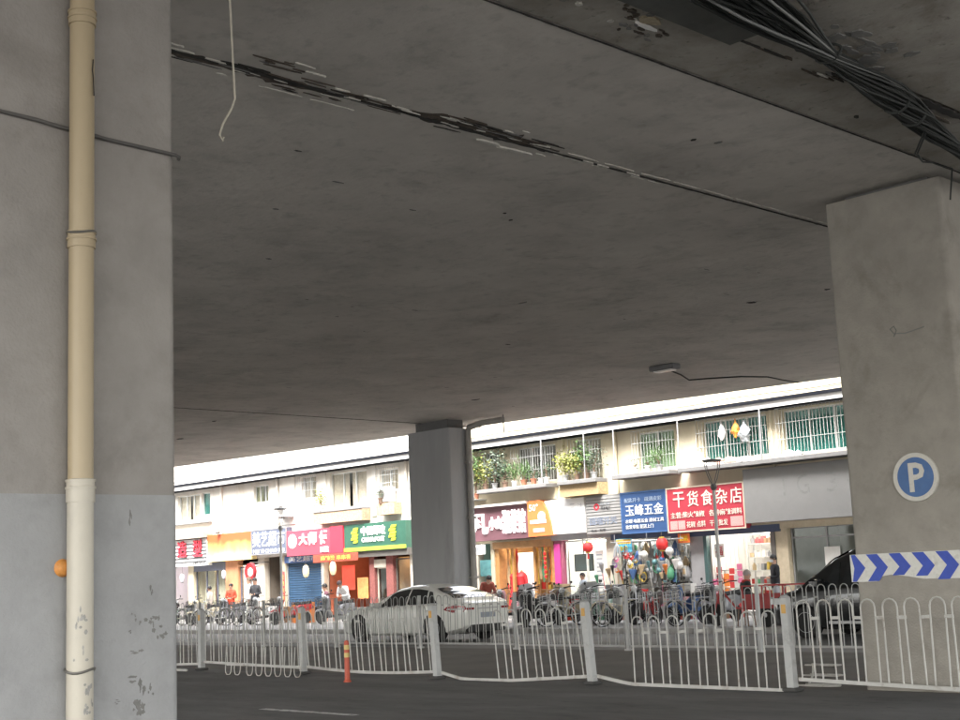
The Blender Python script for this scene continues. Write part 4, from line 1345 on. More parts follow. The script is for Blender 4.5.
def plant(x, y, z, h, spread, lm, pm, label, seed, leaf=0.07, n=180, droop=0.0, potr=0.11, poth=0.2, grp='potted plants on the upper ledges', grassy=False):
    rr = random.Random(seed)
    t = thing('potted_plant', label, 'plant', (x, y, z), group=grp)
    MB().lathe([(potr * 0.7, 0), (potr * 0.95, poth * 0.85), (potr * 1.08, poth * 0.86), (potr * 1.08, poth), (potr * 0.9, poth), (potr * 0.85, poth * 0.9)], (0, 0, 0), 12).build('pot', pm, t, smooth=True)
    sb = MB()
    tips = []
    for i in range(7):
        a = rr.uniform(0, 6.28)
        d = spread * rr.uniform(0.3, 1)
        top = (d * math.cos(a), d * math.sin(a) * 0.6, poth + h * rr.uniform(0.55, 1) - droop * d)
        mid = (top[0] * 0.35, top[1] * 0.35, poth + (top[2] - poth) * 0.6)
        sb.tube([(0, 0, poth * 0.8), mid, top], [0.012, 0.009, 0.004], 5)
        tips.append((Vector(mid), Vector(top)))
    sb.build('stem', M_pot[2], t)
    fb = MB()
    for i in range(n):
        mid, top = rr.choice(tips)
        q = rr.random() ** 0.7
        c = mid.lerp(top, q) + Vector((rr.gauss(0, 1), rr.gauss(0, 0.6), rr.gauss(0, 1))) * (0.09 + 0.22 * spread)
        if c.z < 0.05 - droop: c.z = rr.uniform(0.1, 0.5)
        s = leaf * rr.uniform(0.6, 1.4)
        d = Vector((rr.uniform(-1, 1), rr.uniform(-1, 1), rr.uniform(-0.7, 0.5))).normalized()
        if grassy:
            d = Vector((rr.uniform(-0.5, 0.5), rr.uniform(-0.5, 0.5), rr.uniform(0.5, 1))).normalized()
        sd_ = d.orthogonal().normalized()
        sd_.rotate(Matrix.Rotation(rr.uniform(0, 6.28), 3, d))
        wv = s * (0.32 if not grassy else 0.12)
        ln = s * (1.0 if not grassy else 2.2)
        fb.add([c, c + d * ln * 0.5 + sd_ * wv, c + d * ln, c + d * ln * 0.5 - sd_ * wv], [(0, 1, 2, 3)])
    fb.build('foliage', lm, t, fixn=False)
    return t
zL = 4.49
pl = [(-34.55, 4.2, .9, .42, 1, 3, 'tall yellow-green plant inside the cage at the grey pillar', 260, .08), (-34.1, 4.2, 1.25, .46, 0, 0, 'tallest bright green bush on the planted ledge beside the cage', 420, .09),
      (-33.6, zL, .75, .4, 1, 2, 'yellowish bush in a brown pot at the left ledge end', 260, .08), (-33.15, zL, 1.05, .46, 3, 3, 'greyish green shrub climbing in front of the barred window', 380, .08), (-32.65, zL, .55, .26, 2, 2, 'dark green low plant in the middle of the planted ledge', 200, .07),
      (-32.2, zL, .35, .22, 0, 1, 'spiky green plant in a white pot on the planted ledge', 150, .08), (-31.75, zL, .42, .24, 0, 0, 'green plant in a terracotta pot on the planted ledge', 170, .08), (-31.3, zL, .3, .15, 2, 0, 'small plant in a terracotta pot beside the white pot', 90, .06),
      (-30.95, zL, .28, .15, 3, 1, 'small plant in a white pot at the right ledge end', 90, .06), (-30.7, zL, .45, .14, 2, 1, 'dark twig plant at the right end of the planted ledge', 80, .06),
      (-29.85, zL, .62, .34, 1, 3, 'loose yellow-green bush on the short ledge, left side', 330, .08), (-29.35, zL, .5, .30, 1, 2, 'yellow-green bush in the middle of the short ledge', 300, .08), (-28.95, zL, .85, .30, 0, 2, 'taller green bush on the short ledge, right side', 340, .08), (-28.6, zL, .75, .24, 3, 3, 'thin grey-green plant at the right end of the short ledge', 160, .07),
      (-26.9, zL, .12, .12, 3, 1, 'tiny plant at the left of the middle ledge', 60, .05), (-26.4, zL, .16, .14, 0, 1, 'tiny green plant in the middle of the middle ledge', 70, .05), (-25.95, zL, .32, .24, 0, 3, 'spreading green plant at the right of the middle ledge', 120, .08),
      (-43.0, 4.38, .45, .25, 1, 1, 'yellow-green plant on the brick planter left of the grey pillar', 200, .07), (-39.3, 4.42, .4, .2, 3, 2, 'thin plant on the small brick planter beside the grey pillar', 110, .06)]
for i, (x, z, h, sp, li, pi_, lab, n, lf_) in enumerate(pl):
    plant(x, FYB - 0.40 if x > -44 else FYB - 0.3, z, h, sp, M_leaf[li], M_pot[pi_], lab, 100 + i, lf_, int(n * 1.5), grassy=(i in (5, 6, 16)))

# ------------------------------------------------------------------ ground floor: piers, lintels and shop rooms
M_tileP = mat('pier_tile_cream', (0.50, 0.43, 0.31), 0.6, 0.12, 5, stain=(0.35, 0.29, 0.2), stain_scale=3)
M_pierL = mat('pier_pale', (0.55, 0.50, 0.42), 0.8, 0.1, 3, stain=(0.35, 0.30, 0.24), stain_scale=2)
M_orange_w = mat('pier_orange', (0.48, 0.22, 0.11), 0.7, 0.12, 4)
M_brickp = mat('pier_brick', (0.24, 0.08, 0.07), 0.8, 0.3, 18)
M_lint = mat('lintel_grey', (0.33, 0.33, 0.34), 0.7, 0.1, 3)
M_floor = mat('shop_floor', (0.35, 0.33, 0.30), 0.4, 0.1, 3)
M_tube = mat('tube_light', (0.9, 0.9, 0.9), 0.4, 0, emit=(1.0, 0.96, 0.88), estr=9.0)
M_tubew = mat('tube_light_warm', (0.9, 0.8, 0.6), 0.4, 0, emit=(1.0, 0.74, 0.42), estr=6.0)
M_rw = mat('room_white', (0.75, 0.74, 0.71), 0.8, 0.05, 3)
M_ry = mat('room_warm', (0.42, 0.27, 0.14), 0.8, 0.1, 3)
M_rg = mat('room_grey', (0.35, 0.34, 0.32), 0.8, 0.1, 3)
M_rdark = mat('room_brown', (0.18, 0.15, 0.12), 0.8, 0.15, 3)

def room(parent, x0, x1, depth, wm, ztop=2.62, lights=(), lm=None, label=''):
    y0, y1 = FYB + 0.24, FYB + 0.24 + depth
    b = MB()
    e = 0.03
    b.add([(x0 + e, y1, 0.13), (x1 - e, y1, 0.13), (x1 - e, y1, ztop), (x0 + e, y1, ztop)], [(0, 1, 2, 3)])
    b.add([(x0 + e, y0, 0.13), (x0 + e, y1, 0.13), (x0 + e, y1, ztop), (x0 + e, y0, ztop)], [(0, 1, 2, 3)])
    b.add([(x1 - e, y0, 0.13), (x1 - e, y1, 0.13), (x1 - e, y1, ztop), (x1 - e, y0, ztop)], [(3, 2, 1, 0)])
    b.add([(x0, y0, ztop), (x1, y0, ztop), (x1, y1, ztop), (x0, y1, ztop)], [(0, 1, 2, 3)])
    b.build('room_wall', wm, parent, fixn=False)
    MB().add([(x0, FYB - 0.0, 0.262), (x1, FYB - 0.0, 0.262), (x1, y1, 0.262), (x0, y1, 0.262)], [(0, 1, 2, 3)]).build('shop_floor', M_floor, parent)
    for i, (fx, fy, ln) in enumerate(lights):
        xa = x0 + (x1 - x0) * fx
        y = y0 + depth * fy
        t = thing('tube_lamp', 'lit ceiling tube %s in the %s' % (('nearest the street', 'further inside', 'at the back')[i] if len(lights) > 1 else 'hanging', label), 'lamp', (xa, y, ztop - 0.06))
        MB().cbox(-ln / 2, ln / 2, -0.04, 0.04, 0.02, 0.055, 0.008).build('housing', M_rw, t)
        MB().cyl((-ln / 2 + 0.03, 0, 0), (ln / 2 - 0.03, 0, 0), 0.022, 8).build('tube', lm or M_tube, t, smooth=True)

def pier(parent, x0, x1, m, z1=2.7, yo=0.0, nm='pier'):
    MB().box(x0, x1, FYB - yo, FYB + 0.24, 0.13, z1).build(nm, m, parent)

def lintel(parent, x0, x1, z0, z1=3.95, m=M_lint, yo=0.0):
    MB().box(x0, x1, FYB - yo, FYB + 0.24, z0, z1).build('lintel', m, parent)

# left building: bays
lintel(BL, -65, -35.15, 2.72, 3.95, M_wallL)
for (a, c, m) in [(-65, -63.5, M_pierL), (-60.2, -59.8, M_pierL), (-56.6, -56.2, M_pierL), (-53.4, -52.95, M_tileP), (-50.38, -49.45, M_orange_w), (-47.95, -47.5, M_pierL), (-46.35, -45.98, M_tileP), (-43.6, -43.42, M_pierL), (-40.55, -40.25, M_brickp), (-39.55, -39.15, M_brickp), (-38.2, -37.7, M_pierL), (-35.6, -35.15, M_pierL)]:
    pier(BL, a, c, m, 2.72, 0.004 if m is M_pierL else 0.03)
room(BL, -63.5, -60.2, 2.5, M_rg, 2.72)
room(BL, -59.8, -56.6, 2.5, M_rw, 2.72, [(.5, .3, 1.2)], None, 'leftmost white shop')
room(BL, -56.2, -53.4, 2.5, M_rw, 2.72, [(.6, .2, 1.2)], mat('tube_violet', (0.8, 0.7, 0.9), 0.4, 0, emit=(0.85, 0.6, 1.0), estr=7.0), 'hair salon entrance')
room(BL, -52.95, -50.38, 2.0, mat('room_beige', (0.45, 0.38, 0.27), 0.8, 0.1, 3), 2.55, [(.5, .25, 1.2)], M_tubew, 'shop with beige curtains')
room(BL, -49.45, -47.95, 2.2, M_rw, 2.45, [(.5, .2, 1.0), (.5, .7, 1.0)], None, 'white shop beside the orange pier')
room(BL, -47.5, -46.35, 1.0, M_rdark, 2.72)
room(BL, -43.42, -40.55, 2.2, mat('room_red', (0.36, 0.11, 0.06), 0.8, 0.15, 3), 2.6, [(.3, .2, .9), (.7, .3, .9)], M_tubew, 'red snack shop')
room(BL, -40.25, -39.55, 1.2, M_rdark, 2.1)
room(BL, -39.15, -38.2, 1.8, M_ry, 2.4, [(.5, .4, .6)], M_tubew, 'shop under the green sign')
room(BL, -37.7, -35.6, 2, M_rg, 2.6)
# right building: bays
lintel(BR, -34.75, -8, 2.66, 3.95, M_wallR)
for (a, c, m) in [(-34.75, -34.55, M_pierL), (-33.85, -33.68, M_tileP), (-30.85, -30.5, mat('pier_pink', (0.36, 0.10, 0.16), 0.6, 0.1, 4)), (-28.62, -28.2, M_pierL), (-25.28, -24.72, M_lint), (-22.2, -21.8, M_tileP), (-18.3, -17.9, M_tileP), (-14.2, -13.8, M_tileP), (-8.4, -8, M_tileP)]:
    pier(BR, a, c, m, 2.66, 0.004 if m in (M_pierL, M_lint) else 0.06)
room(BR, -34.55, -33.85, 0.6, mat('room_teal', (0.35, 0.48, 0.44), 0.7, 0.1, 3), 2.66)
room(BR, -33.68, -30.85, 2.6, M_ry, 2.62, [(.25, .12, 1.0), (.7, .15, 1.0), (.5, .7, 1.2)], M_tubew, 'warm gold-lit shop')
room(BR, -30.5, -28.62, 2.2, M_rw, 2.62, [(.5, .15, 1.2), (.5, .6, 1.2)], None, 'white phone shop')
room(BR, -28.2, -25.28, 2.4, M_rg, 2.62, [(.3, .12, 1.2), (.75, .5, 1.2)], None, 'hardware shop')
room(BR, -24.72, -22.2, 2.6, M_rw, 2.62, [(.4, .1, 1.2), (.45, .45, 1.2), (.7, .8, 1.2)], None, 'dry goods shop')
room(BR, -21.8, -18.3, 2.4, M_rg, 2.62)
room(BR, -17.9, -14.2, 2.4, M_rg, 2.62)

# shop doors, shutters and glazing -------------------------------------------------
def shutter(parent, x0, x1, z0, z1, m, y=FYB + 0.08):
    t = thing('roller_shutter', None, None, (x0 - parent.location.x, y - parent.location.y, z0)); t.parent = parent
    n = int((z1 - z0) / 0.095)
    sl = MB().cbox(0, x1 - x0, 0, 0.03, 0.004, 0.088, 0.012)
    s0 = sl.build('slat', m, None); s0.parent = t
    for i in range(1, n):
        copy_obj(s0, t, (0, 0, i * 0.095))
    b = MB().box(-0.04, 0.03, -0.03, 0.06, 0, z1 - z0).box(x1 - x0 - 0.03, x1 - x0 + 0.04, -0.03, 0.06, 0, z1 - z0).box(-0.04, x1 - x0 + 0.04, -0.05, 0.1, n * 0.095, z1 - z0 + 0.05)
    bo = b.build('guide', M_gpipe, None); bo.parent = t
M_shut = mat('shutter_blue', (0.035, 0.085, 0.16), 0.5, 0.12, 4, metal=0.2)
shutter(BL, -45.94, -43.62, 0.27, 2.66, M_shut)
shutter(BL, -63.4, -60.3, 0.27, 2.66, mat('shutter_grey', (0.4, 0.4, 0.4), 0.5, metal=0.3))
shutter(BR, -13.7, -8.5, 0.27, 2.6, mat('shutter_grey', (0.4, 0.4, 0.4), 0.5, metal=0.3))
shutter(BR, -17.8, -14.3, 0.27, 2.6, mat('shutter_grey', (0.4, 0.4, 0.4), 0.5, metal=0.3))

def glazing(parent, x0, x1, z0, z1, n, fm, gl, transom=None, y=FYB + 0.1, nm='shopfront'):
    t = thing(nm, None, None, (x0 - parent.location.x, y - parent.location.y, z0)); t.parent = parent
    W, Hh = x1 - x0, z1 - z0
    b = MB()
    f = 0.05
    b.box(0, W, 0, 0.06, Hh - f, Hh); b.box(0, W, 0, 0.06, 0, f)
    for i in range(n + 1):
        x = min(max(W * i / n, f / 2), W - f / 2)
        b.box(x - f / 2, x + f / 2, 0.001, 0.059, f, Hh - f)
    if transom: b.box(f, W - f, 0.002, 0.058, transom, transom + 0.05)
    o = b.build('frame', fm, None); o.parent = t
    for i in range(n):
        o = MB().box(W * i / n + 0.02, W * (i + 1) / n - 0.02, 0.026, 0.034, 0.02, Hh - 0.02).build('pane', gl, None)
        o.parent = t
    return t
M_slate = mat('frame_slate', (0.09, 0.095, 0.13), 0.5)
glazing(BL, -52.93, -50.4, 0.27, 2.52, 3, M_slate, G_clear)
MB().box(-52.95, -50.38, FYB - 0.02, FYB + 0.24, 2.3, 2.72).build('door_header', M_slate, BL)
cu = MB()
vs, fs = [], []
for i in range(60):
    x = -52.85 + 2.4 * i / 59
    yy = FYB + 0.5 + 0.04 * math.sin(i * 1.3)
    vs += [(x, yy, 0.3), (x, yy, 2.4)]
fs = [(2 * i, 2 * i + 2, 2 * i + 3, 2 * i + 1) for i in range(59) if i not in (20, 21, 22, 23, 40, 41)]
cu.add(vs, fs).build('curtain', M_cur['cream'], BL, smooth=True)
glazing(BL, -49.43, -47.97, 0.27, 2.4, 2, M_slate, G_clear)
glazing(BL, -40.23, -39.57, 0.27, 2.05, 1, M_pierL, G_dark)
glazing(BL, -39.13, -38.22, 0.27, 2.35, 1, M_framed, G_clear)
MB().box(-40.25, -39.55, FYB - 0.04, FYB + 0.2, 2.05, 2.35).build('door_header', M_pierL, BL)
MB().box(-41.0, -38.0, FYB - 0.25, FYB, 2.46, 2.72).build('sign_soffit', M_framed, BL)
glazing(BL, -37.68, -35.62, 0.27, 2.5, 2, M_framed, G_dark)
glazing(BR, -30.48, -28.64, 0.27, 2.58, 2, M_frame, G_clear)
MB().box(-30.9, -28.2, FYB - 0.12, FYB, 2.6, 2.82).build('sign_soffit', M_lint, BR)
glazing(BR, -21.78, -18.32, 0.27, 2.55, 3, M_gpipe, G_dark, 1.95)
MB().box(-22.95, -18.2, FYB - 0.1, FYB, 2.52, 2.74).build('sign_soffit', M_tileP, BR)
MB().box(-25.9, -22.0, FYB - 0.13, FYB, 2.45, 2.66).build('shutter_box', mat('box_navy', (0.05, 0.07, 0.13), 0.5), BR)
MB().box(-28.3, -25.9, FYB - 0.13, FYB, 2.5, 2.68).build('shutter_box', mat('box_navy', (0.05, 0.07, 0.13), 0.5), BR)
MB().box(-24.72, -24.6, FYB - 0.1, FYB + 0.05, 0.27, 2.45).build('door_post', mat('post_green', (0.05, 0.10, 0.10), 0.5), BR)
MB().box(-22.35, -22.2, FYB - 0.1, FYB + 0.05, 0.27, 2.45).build('door_post', M_framed, BR)
MB().box(-33.7, -33.5, FYB - 0.02, FYB + 0.3, 0.27, 2.62).build('door_post', mat('wood_gold', (0.42, 0.22, 0.08), 0.5, 0.2, 5), BR)
MB().box(-31.02, -30.86, FYB - 0.02, FYB + 0.3, 0.27, 2.62).build('door_post', mat('wood_gold', (0.42, 0.22, 0.08), 0.5, 0.2, 5), BR)
MB().box(-33.7, -30.85, FYB - 0.1, FYB + 0.2, 2.45, 2.68).build('door_header', mat('wood_gold', (0.42, 0.22, 0.08), 0.5, 0.2, 5), BR)

# ------------------------------------------------------------------ shop signs
def board(name, label, x0, x1, z0, z1, m, y0=FYB - 0.30, y1=FYB - 0.004, edge=None, cat='shop sign', poly=None):
    t = thing(name, label, cat, ((x0 + x1) / 2, (y0 + y1) / 2, z0), world=True)
    if poly:
        MB().prism(poly, y0, y1, 'y').build('panel', m, t)
    else:
        MB().cbox(x0, x1, y0, y1, z0, z1, 0.008).build('panel', m, t)
    if edge:
        e = 0.035
        b = MB().box(x0 - 0.004, x1 + 0.004, y0 - 0.012, y0 + 0.02, z1 - e, z1 + 0.006).box(x0 - 0.004, x1 + 0.004, y0 - 0.012, y0 + 0.02, z0 - 0.006, z0 + e)
        b.box(x0 - 0.004, x0 + e, y0 - 0.010, y0 + 0.018, z0 + e, z1 - e).box(x1 - e, x1 + 0.004, y0 - 0.010, y0 + 0.018, z0 + e, z1 - e)
        b.build('edge', edge, t)
    t['yf'] = y0
    return t
YS = FYB - 0.30
W_ = mat('letter_white', (0.82, 0.82, 0.80), 0.5, 0.03, 5)
M_lit = mat('letter_lit', (0.9, 0.88, 0.86), 0.5, 0, emit=(1, 0.93, 0.92), estr=0.12)
Rd = mat('letter_red', (0.55, 0.03, 0.05), 0.5, 0.1, 5)
Dk = mat('letter_dark', (0.08, 0.08, 0.085), 0.6, 0.1, 5)
Gy = mat('letter_grey', (0.30, 0.32, 0.34), 0.6, 0.1, 5)

# 1 hair salon, black slats with red letters
s = board('shop_sign', 'white shop sign with black slats and red letters at far left', -56.4, -51.45, 2.55, 3.72, mat('board_white', (0.75, 0.74, 0.72), 0.5, 0.04, 3))
for i in range(6):
    MB().box(-56.4, -51.45, YS - 0.03, YS + 0.002, 2.72 + i * 0.155, 2.77 + i * 0.155).build('slat', Dk, s)
letter('造', -53.75, -53.0, 2.95, 3.68, YS - 0.03, Rd, s, 0.012, depth=0.05)
letter('型', -52.45, -51.75, 2.95, 3.70, YS - 0.03, Rd, s, 0.012, depth=0.05)
letter('2P007', -52.6, -51.55, 2.6, 2.74, YS, Dk, s, 0.01)
MB().box(-56.5, -51.4, FYB - 0.5, FYB, 3.76, 3.98).build('canopy', mat('canopy_taupe', (0.35, 0.31, 0.26), 0.7, 0.2, 3, stretch=(0.3, 1, 4)), s)
# 2 orange-yellow
M_grad = bpy.data.materials.new('sign_orange_yellow'); M_grad.use_nodes = True
nt = M_grad.node_tree; b_ = nt.nodes['Principled BSDF']
tc = nt.nodes.new('ShaderNodeTexCoord'); sx_ = nt.nodes.new('ShaderNodeSeparateXYZ'); nz = nt.nodes.new('ShaderNodeTexNoise'); nz.inputs['Scale'].default_value = 2.0
ad = nt.nodes.new('ShaderNodeMath'); ad.operation = 'MULTIPLY_ADD'; ad.inputs[1].default_value = 0.5
rp = nt.nodes.new('ShaderNodeValToRGB')
nt.links.new(tc.outputs['Generated'], sx_.inputs[0]); nt.links.new(tc.outputs['Object'], nz.inputs['Vector'])
nt.links.new(nz.outputs['Fac'], ad.inputs[0]); nt.links.new(sx_.outputs['Z'], ad.inputs[2]); nt.links.new(ad.outputs[0], rp.inputs[0])
rp.color_ramp.elements[0].position = 0.3; rp.color_ramp.elements[0].color = (0.85, 0.72, 0.36, 1)  # lower yellow paled in the colour as blown-out glare
rp.color_ramp.elements[1].position = 1.1 - 0.1; rp.color_ramp.elements[1].color = (0.55, 0.10, 0.03, 1)
e2 = rp.color_ramp.elements.new(0.68); e2.color = (0.68, 0.36, 0.12, 1)
nt.links.new(rp.outputs[0], b_.inputs['Base Color'])
s = board('shop_sign', 'orange and yellow shop sign beside the black slatted sign', -51.38, -48.04, 2.68, 3.85, M_grad)
MB().lathe([(0.10, 0), (0.12, 0.05), (0.05, 0.2), (0.02, 0.24)], (-50.4, FYB - 0.4, 3.86), 10).build('spot_lamp', M_framed, s, smooth=True)
# 3 grey-blue supermarket
s = board('shop_sign', 'faded grey-blue shop sign with white letters behind the left street lamp', -48.0, -45.5, 2.83, 3.87, mat('board_greyblue', (0.10, 0.115, 0.165), 0.6, 0.08, 3), edge=M_gpipe)
letter('美艺超市', -47.9, -45.6, 3.15, 3.78, YS - 0.002, W_, s, 0.006)
letter('MEI YI CHAO SHI', -47.85, -45.65, 2.9, 3.05, YS - 0.002, W_, s, 0.01)
# 4 red noodle sign
s = board('shop_sign', 'red shop sign with round white logo and three white characters', -45.44, -42.55, 2.68, 3.69, mat('board_red', (0.40, 0.06, 0.09), 0.5, 0.06, 3), y0=FYB - 0.34)
YS4 = FYB - 0.34
o = disc(-45.02, 3.27, 0.28, YS4 - 0.02, YS4, 28).build('logo', M_lit, s)
ringmesh(-45.02, 3.27, 0.17, 0.2, YS4 - 0.026, YS4 - 0.02, 24).build('logo_ring', Rd, s)
letter('大', -44.55, -44.02, 3.1, 3.55, YS4, M_lit, s, 0.012, depth=0.04)
letter('师', -43.9, -43.4, 3.08, 3.58, YS4, M_lit, s, 0.012, depth=0.04)
letter('傅', -43.2, -42.68, 3.08, 3.6, YS4, M_lit, s, 0.012, depth=0.04)
letter('面馆', -43.15, -42.65, 2.76, 2.98, YS4, M_lit, s, 0.012, depth=0.04)
s = board('shop_sign', 'plain bright red sign panel between the red and green signs', -42.53, -41.72, 2.68, 3.72, mat('board_bright_red', (0.66, 0.04, 0.07), 0.45, 0.04, 3), y0=FYB - 0.36)
# 5 green sign
s = board('shop_sign', 'green shop sign with yellow emblems and a lime stripe below', -41.7, -38.05, 2.68, 3.73, mat('board_green', (0.03, 0.105, 0.07), 0.5, 0.12, 3))
MB().box(-41.7, -38.05, YS - 0.03, YS + 0.01, 2.70, 2.84).build('stripe', mat('stripe_lime', (0.42, 0.62, 0.06), 0.45), s)
M_lime = mat('emblem_lime', (0.62, 0.72, 0.05), 0.45)
for cx in (-41.0, -38.75):
    for (dx, dz, w) in ((0.04, 0.24, .34), (-0.04, 0.12, .42), (0.0, 0.0, .40), (-0.05, -0.12, .44), (0.02, -0.24, .3)):
        MB().prism([(cx + dx - w / 2, 3.3 + dz - 0.05), (cx + dx + w / 2 - 0.06, 3.3 + dz - 0.045), (cx + dx + w / 2, 3.3 + dz + 0.05), (cx + dx - w / 2 + 0.06, 3.3 + dz + 0.045)], YS - 0.03, YS, 'y').build('emblem', M_lime, s)
letter('中国邮政', -40.62, -39.2, 3.27, 3.62, YS, M_lit, s, 0.012, depth=0.03)
letter('CHINA POST', -40.6, -39.25, 3.02, 3.2, YS, W_, s, 0.02, depth=0.03)
# 6 pink lit letters
s = board('shop_sign', 'dusky pink shop sign with glowing white characters right of the grey pillar', -34.95, -31.72, 2.75, 3.9, mat('board_pink', (0.155, 0.07, 0.085), 0.5, 0.1, 3))
letter('凡', -34.45, -33.65, 2.95, 3.68, YS, M_lit, s, 0.012, depth=0.05)
letter('小山', -33.6, -33.0, 3.1, 3.55, YS, M_lit, s, 0.012, depth=0.05)
letter('湘菜馆', -32.95, -31.85, 2.95, 3.75, YS, M_lit, s, 0.012, depth=0.05)
MB().box(-35.0, -31.7, FYB - 0.45, FYB, 3.9, 3.98).build('canopy', mat('canopy_pale', (0.6, 0.56, 0.52), 0.6), s)
# 7 orange panel
po = [(-31.7, 2.78), (-30.62, 2.78), (-30.68, 3.2), (-30.8, 3.6), (-30.98, 3.88), (-31.1, 3.97), (-31.6, 3.97), (-31.7, 3.9)]
s = board('shop_sign', 'orange curved sign panel with 50 and white patches', -31.7, -30.62, 2.78, 3.97, mat('board_orange', (0.72, 0.20, 0.06), 0.5, 0.08, 3), y0=FYB - 0.36, poly=po)
letter('50°', -31.6, -31.2, 3.62, 3.85, FYB - 0.36, W_, s, 0.005)
disc(-31.05, 3.42, 0.17, FYB - 0.375, FYB - 0.36, 20).build('white_patch', W_, s)
MB().box(-31.58, -30.85, FYB - 0.372, FYB - 0.36, 3.2, 3.32).build('white_patch', W_, s)
MB().box(-31.45, -30.95, FYB - 0.372, FYB - 0.36, 2.92, 3.04).build('white_patch', W_, s)
# 8 white sign
s = board('shop_sign', 'blank-looking white shop sign with faint grey characters', -30.98, -29.2, 2.80, 3.93, mat('board_white2', (0.80, 0.80, 0.79), 0.5, 0.02, 3), y0=FYB - 0.28)
M_faint = mat('letter_faint', (0.48, 0.48, 0.49), 0.6)
for (ch, xa) in (('三', -30.62), ('广', -30.3), ('三', -29.85), ('洁', -29.5)):
    letter(ch, xa, xa + 0.22, 3.5, 3.75, FYB - 0.28, M_faint, s, 0.0, depth=0.004)
# 9 grey slatted
s = board('shop_sign', 'grey slatted sign with red logo left of the blue hardware sign', -29.15, -27.69, 2.70, 3.94, mat('board_slats', (0.22, 0.22, 0.215), 0.5, 0.05, 3), y0=FYB - 0.28)
for i in range(12):
    MB().box(-29.15, -27.69, FYB - 0.292, FYB - 0.275, 2.74 + i * 0.098, 2.80 + i * 0.098).build('slat', mat('slat_grey', (0.34, 0.335, 0.325), 0.5, 0.06, 4), s)
ringmesh(-28.68, 3.58, 0.06, 0.11, FYB - 0.302, FYB - 0.29, 16).build('logo', Rd, s)
letter('ELECTRIC', -28.5, -28.1, 3.62, 3.70, FYB - 0.292, Gy, s, 0.005)
letter('开关电工', -28.5, -28.1, 3.46, 3.58, FYB - 0.292, Dk, s, 0.005)
letter('国瑞开关', -29.0, -27.85, 3.0, 3.25, FYB - 0.292, mat('letter_slate', (0.22, 0.25, 0.31), 0.6), s, 0.015)
letter('电工 · 照明', -28.95, -28.35, 2.79, 2.87, FYB - 0.292, Dk, s, 0.005)
# 10 blue hardware
s = board('shop_sign', 'blue hardware shop sign with large white characters', -27.66, -25.86, 2.66, 3.94, mat('board_blue', (0.035, 0.085, 0.215), 0.5, 0.08, 3), edge=mat('edge_blue', (0.06, 0.14, 0.32), 0.5))
M_pale = mat('letter_pale', (0.3, 0.38, 0.5), 0.6)
letter('配匙开卡', -27.5, -26.85, 3.62, 3.76, YS - 0.002, M_pale, s, 0.005)
letter('疏通皮彩', -26.7, -26.02, 3.62, 3.76, YS - 0.002, M_pale, s, 0.005)
letter('玉峰五金', -27.48, -25.98, 3.2, 3.55, YS - 0.002, W_, s, 0.006)
letter('水暖·电器五金 建材工具', -27.5, -25.98, 2.98, 3.1, YS - 0.002, W_, s, 0.005)
letter('批发零售 配送上门', -27.5, -26.4, 2.80, 2.92, YS - 0.002, W_, s, 0.005)
# 11 red dry goods
s = board('shop_sign', 'large red dry goods sign with rows of white characters', -25.82, -22.98, 2.60, 3.94, mat('board_red2', (0.42, 0.04, 0.06), 0.5, 0.06, 3), y0=FYB - 0.33, edge=mat('edge_cream', (0.66, 0.58, 0.46), 0.5))
Y11 = FYB - 0.335
cream = mat('letter_cream', (0.76, 0.70, 0.60), 0.6, 0.05, 4)
for (ch, xa) in (('干', -25.55), ('货', -25.02), ('食', -24.50), ('杂', -23.97), ('店', -23.46)):
    letter(ch, xa, xa + 0.41, 3.34, 3.80, Y11, cream, s, 0.005)
letter('主营:柴火辣椒', -25.68, -24.42, 3.02, 3.2, Y11, cream, s, 0.005)
letter('各种麻辣调料', -24.25, -23.08, 3.02, 3.2, Y11, cream, s, 0.005)
letter('花椒 点料', -25.1, -24.4, 2.72, 2.9, Y11, cream, s, 0.005)
letter('干货批发', -24.25, -23.6, 2.72, 2.9, Y11, cream, s, 0.005)
M_pinkp = mat('print_pink', (0.62, 0.36, 0.34), 0.6, 0.25, 40)
MB().box(-25.72, -25.45, Y11 - 0.004, Y11 + 0.01, 2.68, 2.94).build('printed_square', M_pinkp, s)
MB().box(-25.42, -25.16, Y11 - 0.004, Y11 + 0.01, 2.68, 2.94).build('printed_square', M_pinkp, s)
MB().box(-23.5, -23.07, Y11 - 0.004, Y11 + 0.01, 2.68, 2.96).build('printed_square', M_pinkp, s)
# 12 blank grey board with ghost letters
s = board('shop_sign', 'big blank grey sign board with faint traces of removed letters', -22.94, -18.2, 2.72, 4.27, mat('board_blank', (0.225, 0.223, 0.218), 0.6, 0.05, 2, stain=(0.185, 0.185, 0.18), stain_scale=2.0), y0=FYB - 0.38)
M_ghost = mat('letter_ghost', (0.205, 0.205, 0.2), 0.7, 0.2, 8)
for (ch, xa, w) in (('I', -21.6, .06), ('G', -21.15, .42), ('3', -20.2, .34), ('C', -19.55, .42)):
    letter(ch, xa, xa + w, 3.42, 3.98, FYB - 0.38, M_ghost, s, 0.0, depth=0.003)
s = board('shop_sign', 'plain grey sign board right of the big pillar', -17.9, -8.2, 2.75, 3.9, mat('board_plain', (0.4, 0.38, 0.35), 0.6, 0.08, 2))
# far-left hidden sign
s = board('shop_sign', 'plain white sign board at the left end of the building', -64.5, -56.6, 2.75, 3.75, mat('board_plain_white', (0.65, 0.64, 0.6), 0.6, 0.08, 2))
# lower lettering over the shutter
s = board('shop_sign', 'narrow blue sign strip with white letters over the blue shutter', -46.0, -43.6, 2.42, 2.70, mat('board_deepblue', (0.06, 0.12, 0.30), 0.5), y0=FYB - 0.06)
letter('美艺超市', -45.7, -43.75, 2.46, 2.67, FYB - 0.062, W_, s, 0.005)
